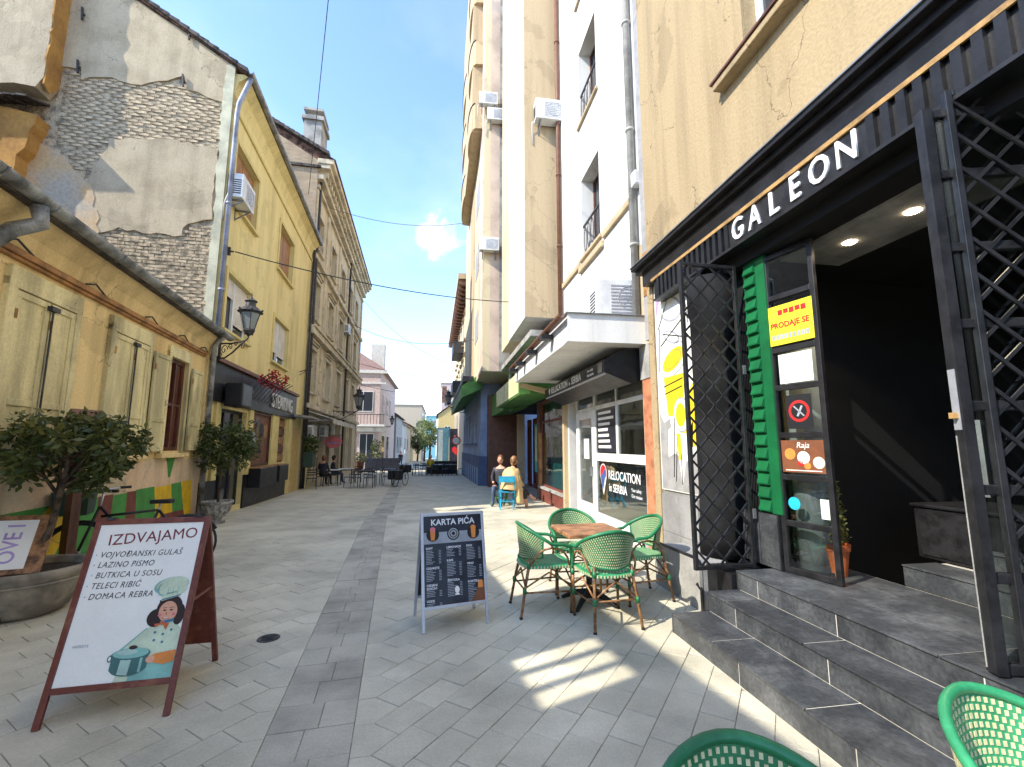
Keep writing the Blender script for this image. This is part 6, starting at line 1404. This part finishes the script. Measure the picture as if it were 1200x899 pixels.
bshape(E_(X0-.26,.365,.112,.036), 'p_pot', 13); bshape(E_(X0-.26,.370,.104,.032), 'p_teal', 14); bshape(E_(X0-.28,.378,.06,.018), 'p_potlight', 15); bshape(E_(X0-.255,.405,.024,.013), 'p_hair', 16)
bshape(E_(X0-.375,.345,.014,.022), 'p_pot', 13); bshape(E_(X0-.375,.345,.007,.014), 'print_white', 14)
bshape([(X0-.15,.335),(X0-.12,.355),(X0-.0,.37),(X0,.30),(X0-.06,.285),(X0-.14,.305)], 'p_orange', 14); bshape(E_(X0-.14,.322,.026,.022), 'p_skin', 15)
XS, ZS = 0, 1.0
# menu board of drinks
t, Wd, L_, Fm, Bm = aboard('sandwich_board', 'silver framed A-board with black drinks menu headed KARTA PICA', (-.105,4.20), (.488,4.335), .965, .44, T['alu'], .175, .026)
mb = MB(); mb.box(.024,Wd-.024,-.004,.006,.195,L_-.024,Fm); mb.build('menu_panel', T['print_dark'], t); mb = MB(); mb.box(.024,Wd-.024,-.006,.004,.195,L_-.024,Bm); mb.build('rear_panel', T['print_dark'], t)
mb = MB(); mb.box(.024,Wd-.024,-.0046,-.0041,L_-.27,L_-.17,Fm); mb.build('white_band', T['p_grey'], t)
text('KARTA PIĆA', .075, T['letter_white'], t, FT(Wd*.5, L_-.085, 1), extrude=.0005, bold=.0015)
for k, (m1, m2) in enumerate((('p_pink','p_orange'),('p_grey','p_black'),('p_orange','p_brown'))):
    cx_ = .11+k*.195; cz_ = L_-.19
    bshape(E_(cx_,cz_,.060,.060), 'p_black', 2)
    if k == 1:
        for rr_, mm_ in ((.048,'p_grey'),(.038,'p_black'),(.030,'p_grey'),(.016,'p_black')): bshape(E_(cx_,cz_,rr_,rr_), mm_, 3+int((.05-rr_)*100))
    else:
        bshape([(cx_-.018,cz_-.05),(cx_+.018,cz_-.05),(cx_+.024,cz_+.045),(cx_-.024,cz_+.045)], m2 if k == 0 else m1, 4); bshape(E_(cx_,cz_+.045,.026,.022), m1, 5)
rnd = random.Random(3)
cols_ = ((.045,(('SOFT',9),('CIGARETE',7),('CEDJENI\nSOKOVI',4),('VODE',4))),(.235,(('LEMONADE',5),('KAFE',9),('ŽESTOKA',9))),(.425,(('PIVO',8),('VINO',8),('KOKTELI',12))))
for x, secs in cols_:
    z = L_-.31
    for nm, n_ in secs:
        for ln_ in nm.split('\n'): text(ln_, .026, T['letter_white'], t, FT(x, z, 1), extrude=.0004, align='LEFT', bold=.0006); z -= .027
        mb = MB()
        for k in range(n_):
            w_ = rnd.uniform(.05,.085); mb.box(x,x+w_,-.0052,-.0048,z+.004,z+.009,Fm); mb.box(x+.115,x+.138,-.0052,-.0048,z+.004,z+.009,Fm); z -= .0135
        mb.build('price_lines', T['p_grey'], t); z -= .020
bshape([(Wd-.026,.197),(Wd-.026,.37),(Wd-.07,.36),(Wd-.12,.26),(Wd-.16,.197)], 'p_brown', 2); bshape([(Wd-.09,.31),(Wd-.04,.31),(Wd-.045,.375),(Wd-.085,.375)], 'p_orange', 3); bshape(E_(Wd*.53,.315,.022,.03), 'print_white', 3); bshape([(Wd*.53-.022,.27),(Wd*.53+.022,.27),(Wd*.53+.018,.285),(Wd*.53-.018,.285)], 'print_white', 3)
mb = MB(); p1 = Fm @ Vector((Wd-.015,.01,.45)); p2 = Bm @ Vector((Wd-.015,-.01,.45)); mb.bar(p1,p2,.01); mb.build('brace', T['alu'], t)
# third board, leaning on the big pot at the left edge
t = thing('leaning_board', 'white lettered wooden board leaning on the big stone pot at the left edge', 'sign board', (-4.08,4.95,.42), R(30))
Mx = Matrix.Rotation(R(-38), 4, 'X') @ Matrix.Rotation(R(4), 4, 'Y')
mb = MB(); mb.box(-.62,.42,-.02,.02,0,.62,Mx); mb.build('board', T['rattan'], t, bev=.005)
Fm = Mx
mb = MB(); mb.box(-.58,.30,-.024,-.0205,.05,.56,Mx); mb.build('paper', T['print_white'], t)
text('OVE I', .17, T['p_lilac'], t, Mx @ frame_mat((.16,-.026,.31),(0,0,1),(-1,0,0)), extrude=.0006, bold=.002)
mb = MB(); mb.tube([(-.3,-.0,.0),(-.3,-.1,-.40)], .02, 8); mb.tube([(.2,0,.0),(.2,-.1,-.40)], .02, 8); mb.bar((-.62,.1,-.02),(.42,.1,-.02),.06,.04); mb.build('stand', T['brown_wood'], t)

# ---------------------------------------------------------------- potted trees
def pot_tree(label, loc, sc, crown, nleaf, lsz, seed, lean, pot, ph, cr_c, mats2):
    rnd = random.Random(seed); t = thing('potted_tree', label, 'tree', loc)
    if pot == 'bowl':
        mb = MB(); mb.lathe([(.001,0),(.26,0),(.33,.05),(.40,.20),(.455,.36),(.475,.385),(.48,.43),(.455,.445),(.43,.42),(.42,.36),(.001,.36)], 32, cap=False); mb.build('pot', T['stone_pot'], t, smooth=True)
        mb = MB(); mb.tube([(.452*math.cos(k*math.pi/16),.452*math.sin(k*math.pi/16),.325) for k in range(32)], .012, 6, closed=True); mb.build('pot_band', T['stone_pot'], t, smooth=True)
        mb = MB(); mb.lathe([(.001,.375),(.42,.37)], 20, cap=False); mb.build('soil', T['soil'], t)
    else:
        mb = MB(); mb.lathe([(.001,0),(.17,0),(.17,.05),(.10,.09),(.13,.14),(.22,.24),(.25,.36),(.30,.42),(.30,.46),(.26,.46),(.24,.38),(.001,.38)], 24, cap=False); mb.build('pot', T['stone_urn'], t, smooth=False)
        for k in range(14): a = k*math.pi/7; mb = MB(); mb.tube([(.14*math.cos(a),.14*math.sin(a),.14),(.235*math.cos(a),.235*math.sin(a),.26),(.262*math.cos(a),.262*math.sin(a),.37)], .02, 6); mb.build('pot_rib', T['stone_urn'], t)
        mb = MB(); mb.lathe([(.001,.40),(.25,.39)], 20, cap=False); mb.build('soil', T['soil'], t)
    base = Vector((0,0,ph)); cc = Vector(cr_c)
    mb = MB(); tr = [base, base.lerp(cc, .35)+Vector((lean,0,0)), base.lerp(cc, .7)+Vector((lean*.5,0,0)), cc]; mb.tube(tr, [.035*sc,.03*sc,.026*sc,.016*sc], 8)
    tips = []
    for k in range(16):
        d = Vector((rnd.gauss(0,1), rnd.gauss(0,1), rnd.gauss(.25,.7))).normalized(); e = cc+Vector((d.x*crown[0], d.y*crown[1], d.z*crown[2]))*rnd.uniform(.65,.98); s_ = base.lerp(cc, rnd.uniform(.6,.98)); m_ = s_.lerp(e,.5)+Vector((0,0,.05)); mb.tube([s_,m_,e], [.014*sc,.009*sc,.004*sc], 6); tips.append(e)
    mb.build('trunk', T['bark'], t, smooth=True)
    mb = MB(); mb2 = MB(); cl_ = []
    for e in tips: cl_.append((e, rnd.uniform(.22,.36)))
    for k in range(34):
        d = Vector([rnd.gauss(0,1) for _ in range(3)]).normalized(); q = cc+Vector((d.x*crown[0], d.y*crown[1], d.z*crown[2]))*(rnd.random()**.33)*rnd.uniform(.85,1.12); cl_.append((q, rnd.uniform(.13,.27)))
    per_ = nleaf//len(cl_)
    for q, r_ in cl_:
        r_ *= min(crown)*1.35
        for _ in range(per_):
            d = Vector([rnd.gauss(0,1) for _ in range(3)]).normalized(); p = q+d*r_*(rnd.random()**.5)
            o_ = (p-cc); rr_ = (o_.x/crown[0])**2+(o_.y/crown[1])**2+(o_.z/crown[2])**2
            leaf(mb2 if (rr_ > .75 and o_.z > 0 and rnd.random() < .45) else mb, p, d, lsz*rnd.uniform(.5,1.5), rnd)
    cr = mb.build('crown', mats2[0], t, recalc=False); mb2.build('young_leaves', mats2[1], cr, recalc=False)
    return t
pot_tree('round-crowned small tree in a wide stone bowl at the left edge', (-3.92,5.30,0), 1.0, (.66,.60,.38), 3500, .080, 31, .06, 'bowl', .36, (.20,.05,1.56), (T['leaf_dark'], T['leaf_tip']))
pot_tree('small ball tree in a fluted stone urn before the restaurant', (-4.62,10.75,-.03), .8, (.58,.55,.55), 3300, .085, 32, .0, 'urn', .38, (.06,0,1.62), (T['leaf_dark'], T['leaf_mid']))
# ---------------------------------------------------------------- wooden shrine-like menu post behind the tree
t = thing('gabled_sign_post', 'dark wooden post with small gabled roof behind the potted tree', 'sign post', (-4.12,6.05,0), R(-20))
mb = MB(); mb.box(-.05,.05,-.05,.05,0,1.62); mb.build('post', T['brown_wood'], t); mb = MB(); mb.prism([(-.2,1.35),(.2,1.35),(.2,1.66),(0,1.95),(-.2,1.66)], lambda a, z: (a,-.06,z), lambda a, z: (a,.10,z)); mb.build('box', T['brown_wood'], t)
for sx in (-1,1): mb = MB(); mb.prism([(0,2.02),(sx*.27,1.64),(sx*.27,1.60),(0,1.97)], lambda a, z: (a,-.15,z), lambda a, z: (a,.2,z)); mb.build('roof_board', T['umber'], t)
# ---------------------------------------------------------------- bicycle with basket behind the board
def bicycle(label, loc, rz, bags=False, basket=True, sc=1.0):
    t = thing('bicycle', label, 'bicycle', loc, rz); t.scale = (sc,)*3
    r = .33
    for x in (-.52,.54):
        mb = MB(); mb.tube([(x+r*math.cos(k*math.pi/16),0,r+r*math.sin(k*math.pi/16)) for k in range(32)], .017, 6, closed=True); wh_ = mb.build('wheel', T['rubber'], t, smooth=True)
        mb = MB()
        for k in range(10): a = k*math.pi/5; mb.bar((x,0,r),(x+r*math.cos(a),0,r+r*math.sin(a)),.004)
        mb.tube([(x,-.04,r),(x,.04,r)],.025,8); mb.build('spokes', T['grey_metal'], wh_)
        mb = MB(); mb.tube([(x+.36*math.cos(a),0,r+.36*math.sin(a)) for a in [math.pi*(.15+.7*k/10) for k in range(11)]], .02, 6); mb.build('mudguard', T['black_paint'], t)
    mb = MB(); bb_ = (-.05,0,.30); st_ = (-.20,0,.78); hd = (.38,0,.86)
    for a, b in ((bb_,st_),(bb_,hd),(st_,(.36,0,.74)),(bb_,(-.52,0,.33)),(st_,(-.52,0,.33)),(hd,(.54,0,.33))): mb.tube([a,b], .016, 7)
    mb.build('frame', T['black_metal'], t, smooth=True)
    mb = MB(); mb.prism([(-.14,-.02),(-.1,-.07),(.12,-.02),(.12,.02),(-.1,.07),(-.14,.02)], lambda a, b: (-.22+a,b,.86), lambda a, b: (-.22+a,b,.91)); mb.build('saddle', T['rubber'], t, bev=.01); mb = MB(); mb.tube([st_,(-.215,0,.87)],.013,7); mb.build('seat_post', T['alu'], t)
    mb = MB(); mb.tube([hd,(.36,0,1.02)],.013,7); mb.tube([(.22,-.30,1.06),(.34,-.2,1.05),(.37,0,1.03),(.34,.2,1.05),(.22,.30,1.06)],.012,7); mb.build('handlebar', T['alu'], t, smooth=True)
    for s_ in (-1,1): mb = MB(); mb.tube([(.26,s_*.27,1.06),(.16,s_*.32,1.06)],.018,7); mb.build('grip', T['rubber'], t)
    mb = MB(); mb.tube([(-.05,-.08,.30),(-.05,.08,.30)],.03,8); mb.bar((-.05,.09,.3),(.05,.09,.17),.014); mb.bar((-.05,-.09,.3),(-.15,-.09,.43),.014); mb.box(.0,.1,.09,.18,.16,.18); mb.box(-.2,-.1,-.18,-.09,.42,.44); mb.build('crank', T['grey_metal'], t)
    if basket: mb = MB(); mb.prism([(-.17,-.18),(.17,-.18),(.17,.18),(-.17,.18)], lambda a, b: (.60+a*.8,b*.8,.78), lambda a, b: (.62+a,b,1.06)); mb.build('basket', T['basket'], t)
    if bags:
        for s_ in (-1,1): mb = MB(); mb.box(-.75,-.28,s_*.06 if s_ > 0 else -.30,.30 if s_ > 0 else -.06,.35,.78); mb.build('pannier', T['rubber'], t, bev=.04)
        mb = MB(); mb.box(.38,.72,-.26,.26,.62,1.0); mb.build('front_bag', T['rubber'], t, bev=.05)
    return t
bicycle('dark bicycle with front basket leaning by the striped wall behind the menu board', (-3.72,6.55,0), R(200))
# ---------------------------------------------------------------- seated woman on a blue folding chair
t = thing('folding_chair', 'bright blue folding chair under the seated person by the boutique', 'chair', (1.83,12.25,gz(12.25)), R(-8))
mb = MB(); mb.box(-.21,.21,-.20,.20,.43,.46); mb.build('seat', T['stool_blue'], t, bev=.008)
for sx in (-1,1):
    mb = MB(); mb.bar((sx*.20,.25,0),(sx*.20,-.17,.45),.035); mb.build('leg', T['stool_blue'], t); mb = MB(); mb.bar((sx*.17,-.26,0),(sx*.17,.16,.45),.035); mb.build('leg', T['stool_blue'], t)
    mb = MB(); mb.bar((sx*.20,-.17,.45),(sx*.20,-.26,.86),.03); mb.build('back_post', T['stool_blue'], t)
mb = MB(); mb.bar((-.2,.14,.2),(.2,.14,.2),.02); mb.bar((-.17,-.16,.2),(.17,-.16,.2),.02); mb.build('stretcher', T['stool_blue'], t)
mb = MB(); mb.box(-.2,.2,-.262,-.245,.70,.86); mb.build('backrest', T['stool_blue'], t)
def person(label, loc, rz, joints, edges, radii, cloth, head_c, head_r, hair=None, skirt=None, skin='p_skin'):
    """one continuous skinned figure; joints are 3d points, radii per joint; head, hair and coat are children"""
    t = thing('person', label, 'person', loc, rz)
    me = bpy.data.meshes.new('body'); me.from_pydata(joints, edges, []); ob = bpy.data.objects.new('body', me); COL.objects.link(ob)
    sk = ob.modifiers.new('skin', 'SKIN'); sk.use_smooth_shade = True
    if not me.skin_vertices: me.attributes
    for i, r_ in enumerate(radii): me.skin_vertices[0].data[i].radius = (r_, r_)
    me.skin_vertices[0].data[0].use_root = True
    sb = ob.modifiers.new('sub', 'SUBSURF'); sb.levels = 1; sb.render_levels = 1
    dg = bpy.context.evaluated_depsgraph_get(); m2 = bpy.data.meshes.new_from_object(ob.evaluated_get(dg)); bpy.data.objects.remove(ob)
    m2.materials.clear(); m2.materials.append(T[cloth[0]]); m2.materials.append(T[cloth[1]]); m2.materials.append(T[skin])
    for p in m2.polygons:
        c = p.center; best = min(range(len(joints)), key=lambda i: (Vector(joints[i])-c).length); p.material_index = cloth[2][best]; p.use_smooth = True
    link('body', m2, None, t)
    hc = Vector(head_c); mb = MB(); mb.ball(hc, head_r, 14, 10, (.82,.95,1.12)); mb.ball(hc+Vector((0,head_r*.93,-.01)), head_r*.16, 6, 5); 
    for sx in (-1,1): mb.ball(hc+Vector((sx*head_r*.82,0,-.01)), head_r*.2, 6, 5, (.5,1,1.3))
    hd_ = mb.build('head', T[skin], t, smooth=True)
    mb = MB()
    for sx in (-1,1): mb.ball(hc+Vector((sx*head_r*.32,head_r*.85,head_r*.08)), head_r*.1, 6, 4)
    mb.build('eye', T['p_black'], hd_); mb = MB(); mb.ball(hc+Vector((0,head_r*.82,-head_r*.45)), head_r*.2, 8, 4, (1.2,.4,.3)); mb.build('mouth', T['p_mouth'], hd_)
    if hair: mb = MB(); mb.ball(hc+Vector((0,-head_r*.18,head_r*.12)), head_r*1.08, 14, 10, (.88,.98,1.1)); mb.ball(hc+Vector((0,-head_r*.55,-head_r*.7)), head_r*.6, 10, 7, (1.0,.6,1.2)); mb.build('hair', T[hair], hd_, smooth=True)
    return t
# seated pose: pelvis, chest, neck, thighs to knees, shins to feet, arms; front = +y
def seated(dl=0.0, cross=False):
    J = [(0,0,.52),(0,-.03,.72),(0,-.02,.92),(0,0,1.08),(0,.01,1.16),
         (.10,.03,.51),(.12,.42,.52),(.12,.46,.10),(.12,.60,.05),
         (-.10,.03,.51),(-.12,.42,.53),(-.12,.46,.10),(-.12,.60,.05),
         (.19,-.01,1.02),(.25,.02,.78),(.18,.26,.68),(.12,.36,.66),
         (-.19,-.01,1.02),(-.25,.02,.78),(-.18,.26,.68),(-.12,.36,.66)]
    if cross: J[10] = (.02,.46,.58); J[11] = (.16,.80,.34); J[12] = (.17,.93,.37); J[7] = (.10,.62,.10); J[8] = (.10,.80,.05)
    Eg = [(0,1),(1,2),(2,3),(3,4),(0,5),(5,6),(6,7),(7,8),(0,9),(9,10),(10,11),(11,12),(2,13),(13,14),(14,15),(15,16),(2,17),(17,18),(18,19),(19,20)]
    Rd = [.15,.145,.16,.07,.055,.10,.075,.045,.04,.10,.075,.045,.04,.075,.055,.04,.035,.075,.055,.04,.035]
    return J, Eg, Rd
J, Eg, Rd = seated(cross=True)
mi_ = [0,0,0,2,2,1,1,2,1,1,1,2,1,0,0,0,2,0,0,0,2]
pp = person('person in an orange coat seated on a blue chair with legs stretched towards the boutique', (1.87,12.22,gz(12.2)-.02), R(-52), J, Eg, Rd, ('coat','dark_cloth',mi_), (.0,.03,1.29), .105, hair='rattan')
mb = MB(); lv = [(.50,.24,.27),(.58,.25,.26),(.72,.26,.23),(.92,.265,.205),(1.03,.22,.17),(1.10,.11,.10)]; P = []; F = []; na = 18
for lay in (0, 1):
    for (z, rx, ry) in lv:
        for k in range(na+1):
            a = R(-118)+R(236)*k/na; w = 1+.05*math.sin(a*7+z*9)-.06*lay; P.append((rx*w*math.sin(a), -.03-ry*w*math.cos(a), z))
nl = len(lv)*(na+1)
for j in range(len(lv)-1):
    for k in range(na): q = j*(na+1)+k; F += [(q,q+1,q+na+2,q+na+1), (nl+q,nl+q+na+1,nl+q+na+2,nl+q+1)]
mb.add(P, F); mb.build('coat', T['coat'], pp, smooth=True, recalc=False)
mb = MB(); mb.prism([(.14,.95),(.27,.90),(.31,.55),(.33,.20),(.20,.16),(.16,.5)], lambda a, z: (a,.06+.22*(1-z),z), lambda a, z: (a*.97,-.12+.22*(1-z),z)); mb.build('coat_flap', T['coat'], pp, bev=.04)
pp.rotation_euler = (R(-9), 0, R(-52))
J, Eg, Rd = seated(); mi2 = [0,0,0,2,2,1,1,1,1,1,1,1,1,0,0,0,2,0,0,0,2]
person('person in dark clothes seated at the near cafe table under the awning', (-5.25,22.4,gz(22.4)), R(-20), J, Eg, Rd, ('dark_cloth','dark_cloth',mi2), (.0,.04,1.28), .11, hair='p_brown')
person('person in dark top and blue jeans seated at the far cafe table', (-5.2,24.2,gz(24.2)), R(-70), J, Eg, Rd, ('dark_cloth','jeans',mi2), (.0,.04,1.28), .11, hair='p_hair')
person('person in a yellow jacket seated at the black terrace tables', (-.55,33.4,gz(33.4)), R(170), J, Eg, Rd, ('yellow_cloth','dark_cloth',mi2), (.0,.04,1.28), .11, hair='hair_blonde')
JS = [(0,0,.92),(0,-.01,1.12),(0,0,1.36),(0,0,1.48),(0,.01,1.55),(.10,.0,.88),(.11,.06,.48),(.12,.02,.08),(.12,.14,.04),(-.10,0,.88),(-.11,-.04,.48),(-.12,-.12,.09),(-.12,.0,.05),(.20,0,1.40),(.25,-.05,1.12),(.24,.10,.88),(.24,.14,.80),(-.20,0,1.40),(-.25,.04,1.12),(-.24,.14,.90),(-.24,.18,.82)]
person('person in dark clothes walking down the middle of the far street', (-4.2,53,gz(53)), R(170), JS, Eg, [.15,.14,.16,.065,.055,.10,.075,.05,.045,.10,.075,.05,.045,.075,.05,.04,.035,.075,.05,.04,.035], ('dark_cloth','dark_cloth',mi2), (0,.02,1.66), .11, hair='p_hair')
J, Eg, Rd = seated()
# companion opposite on a green chair
fcg = [o for o in bpy.data.objects if o.name == 'folding_chair'][0]
t = copy_tree(fcg, (1.80,13.30,gz(13.3)), R(150), 'green folding chair opposite the person in the orange coat')
for ch in list(t.children): ch.data = ch.data.copy(); ch.data.materials.clear(); ch.data.materials.append(T['green_canopy'])
person('person with dark red hair and black top facing the street on a green chair', (1.80,13.27,gz(13.3)-.02), R(160), J, Eg, Rd, ('dark_cloth','jeans',[0,0,0,2,2,1,1,1,1,1,1,1,1,0,0,0,2,0,0,0,2]), (0,.03,1.30), .108, hair='p_brown')
# ---------------------------------------------------------------- metal terrace tables and chairs
def steel_chair(label, loc, rz, group='dark metal terrace chairs', m='lamp_iron'):
    t = thing('terrace_chair', label, 'chair', loc, rz, group)
    mb = MB(); mb.box(-.2,.2,-.2,.2,.43,.455); mb.build('seat', T[m], t)
    for sx in (-1,1):
        mb = MB(); mb.bar((sx*.2,.2,0),(sx*.19,.19,.44),.022); mb.build('leg', T[m], t); mb = MB(); mb.bar((sx*.2,-.24,0),(sx*.19,-.19,.44),.022); mb.bar((sx*.19,-.19,.44),(sx*.19,-.25,.84),.022); mb.build('leg', T[m], t)
    for z in (.60,.70,.80): mb = MB(); mb.bar((-.19,-.215-(z-.44)*.1,z),(.19,-.215-(z-.44)*.1,z),.05,.012,(0,1,0)); mb.build('back_slat', T[m], t)
    return t
def steel_table(label, loc, rz, mtop='lamp_iron', cloth=None, sz=.36, group='terrace tables'):
    t = thing('terrace_table', label, 'table', loc, rz, group)
    mb = MB(); mb.box(-sz,sz,-sz,sz,.715,.74); mb.build('table_top', T[mtop], t, bev=.005)
    for sx in (-1,1):
        for sy in (-1,1): mb = MB(); mb.bar((sx*(sz-.03),sy*(sz-.03),0),(sx*(sz-.05),sy*(sz-.05),.715),.03); mb.build('leg', T['lamp_iron'], t)
    mb = MB(); mb.box(-sz+.04,sz-.04,-sz+.04,sz-.04,.66,.70); mb.build('apron', T['lamp_iron'], t)
    return t
G0 = lambda x, y: (x, y, gz(y))
sc0 = steel_chair('dark metal chair in the middle group, left end', G0(-3.95,21.6), R(100))
copy_tree(sc0, G0(-3.55,20.95), R(10), 'dark metal chair in the middle group, near left, back to camera')
copy_tree(sc0, G0(-2.95,20.9), R(-8), 'dark metal chair in the middle group, near right, back to camera')
copy_tree(sc0, G0(-2.3,22.2), R(-95), 'dark metal chair in the middle group, right end')
copy_tree(sc0, G0(-3.1,22.6), R(180), 'dark metal chair in the middle group, far side')
tb0 = steel_table('dark metal table of the middle group beside the parked bicycle', G0(-3.2,21.7), 0)
copy_tree(tb0, G0(-2.45,23.3), 0, 'dark metal table standing behind the middle group')
copy_tree(sc0, G0(-5.3,20.7), R(15), 'dark metal chair at the yellow house corner under the awning')
t = steel_table('white topped cafe table under the awning, nearest the yellow house', G0(-4.95,22.9), 0, 'white_paint'); copy_tree(t, G0(-4.6,24.4), 0, 'white topped cafe table under the awning, by the person in jeans')
for (x, y, a, lb) in ((-5.25,22.35,-20,'dark metal chair under the person in dark clothes'),(-5.2,24.15,-70,'dark metal chair under the person in blue jeans'),(-4.3,25.2,150,'dark metal chair on the far side of the awning tables')): copy_tree(sc0, G0(x,y), R(a), lb)
# black terrace group down the street
bt = steel_table('black terrace table, leftmost of the far group', G0(-1.2,33.0), 0, 'iron_black', sz=.42); bc = steel_chair('black chair at the left end of the far terrace group', G0(-2.0,33.2), R(-90), 'black chairs of the far terrace', 'iron_black')
for i, (x, y) in enumerate(((-.1,32.6),(.9,32.8),(.2,34.4))): copy_tree(bt, G0(x,y), 0, ['black terrace table in the middle of the far group','black terrace table nearest the blue house','black terrace table at the back of the far group'][i])
lab = ['front left','front, second from left','front centre','front, second from right','front right','back left','back centre','back right','rightmost by the wall']
for i, (x, y, a) in enumerate(((-1.5,32.1,0),(-.9,32.0,10),(-.2,31.8,-5),(.5,31.9,5),(1.1,32.0,0),(-1.1,34.1,180),(-.2,33.8,175),(.8,34.0,180),(1.6,33.0,90))): copy_tree(bc, G0(x,y), R(a), 'black chair of the far terrace, '+lab[i])
t = thing('black_umbrella_case', 'long black planter box at the back of the far terrace', 'planter', G0(.3,35.2)); mb = MB(); mb.box(-1.1,1.1,-.25,.25,0,.85); mb.box(-1.14,1.14,-.29,.29,.85,.92); mb.build('box', T['iron_black'], t); mb = MB(); mb.box(-1.0,1.0,-.2,.2,.92,.95); mb.build('soil', T['soil'], t)
bicycle('dark bicycle with black pannier bags parked in the street beside the metal tables', G0(-1.72,21.9), R(68), bags=True, basket=False, sc=.95)
# flower tub and black hedge box before the pink house
t = thing('flower_tub', 'tub with pale yellow flowers beside a black box down the street', 'flower tub', G0(-6.3,38.5)); mb = MB(); mb.lathe([(.3,0),(.4,.9),(.36,.9),(.001,.85)], 14, cap=False); mb.build('tub', T['umber'], t); rnd = random.Random(12); mb = MB(); leaves(mb, (0,0,1.2), (.6,.5,.42), 260, .2, rnd); mb.build('flowers', T['leaf_tip'], t, recalc=False)
t = thing('black_barrier', 'long black canvas wind barrier before the pink house', 'barrier', G0(-4.9,40.5)); mb = MB(); mb.box(-1.2,1.6,-.05,.05,.1,1.15); mb.build('canvas', T['print_dark'], t)
for x in (-1.2,.2,1.6): mb = MB(); mb.box(x-.04,x+.04,-.06,.06,0,1.2); mb.build('post', T['iron_black'], t)
# distant trees
def street_tree(label, loc, h, r, seed, m='leaf_far', n=1500):
    rnd = random.Random(seed); t = thing('street_tree', label, 'tree', loc, 0, 'distant street trees'); mb = MB(); mb.tube([(0,0,0),(.1,0,h*.35),(.0,.1,h*.75)], [.22,.17,.06], 8)
    tips = []
    for k in range(9): a = rnd.uniform(0,6.28); e = Vector((r*.7*math.cos(a), r*.7*math.sin(a), h*rnd.uniform(.55,.95))); mb.tube([(0,0,h*rnd.uniform(.3,.6)), (e.x*.4,e.y*.4,e.z*.85), e], [.09,.05,.02], 6); tips.append(e)
    mb.build('trunk', T['bark'], t, smooth=True); mb = MB()
    for k in range(26):
        d = Vector([rnd.gauss(0,1) for _ in range(3)]).normalized(); q = Vector((d.x*r*.75, d.y*r*.75, h*.72+d.z*h*.26)); k_ = rnd.uniform(.45,1.35); q = q+Vector((rnd.uniform(-.3,.3)*r, rnd.uniform(-.3,.3)*r, rnd.uniform(-.1,.12)*h)); leaves(mb, q, (r*.36*k_,r*.36*k_,h*.11*k_), n//26, .40, rnd, .3)
    mb.build('crown', T[m], t, recalc=False); return t
street_tree('pale green street tree far down the street before the yellow gabled house', G0(-1.6,84), 7.0, 1.7, 1); street_tree('second pale green street tree far down the street, behind the first', G0(-3.0,100), 8.5, 2.2, 2)
street_tree('dark green street tree at the very end of the street', G0(-4.6,104), 5.5, 1.6, 3, 'leaf_mid')
# ---------------------------------------------------------------- overhead cables
def cable(label, a, b, sag, r=.012):
    a, b = Vector(a), Vector(b); mb = MB(); mb.tube([a.lerp(b, k/20)-Vector((0,0,sag*4*(k/20)*(1-k/20))) for k in range(21)], r, 6); return mb.build('overhead_cable', T['lamp_iron'], smooth=True, label=label, cat='cable', group='cables over the street')
cable('dark cable from the yellow house bracket to the cream bay house', on(Yh,.45,.16,6.25), (2.6,15.2,6.6), .25, .014)
cable('cable from the beige townhouse eaves down to the right', on(Bh,8,.5,9.4), (2.3,22,7.0), .8, .014); cable('thin cable high above, running up out of the picture', on(Yh,5.5,.6,10.7), (-.6,3.0,13.0), .3, .01)
cable('thin cable crossing high from the beige house to the bay house', on(Bh,1,.4,13.2), (2.0,26,15.2), .6, .012); cable('cable crossing lower down beyond the bicycle', on(Bh,16,.3,8.2), (2.2,42,7.9), .4, .02); cable('second lower cable crossing beyond the first', on(Bh,16.5,.3,6.6), (2.2,44,6.2), .3, .018)
cable('slack cable from the beige house eaves to the cornice house', on(Bh,15,.5,13.0), (2.0,34,7.5), 1.0, .014)
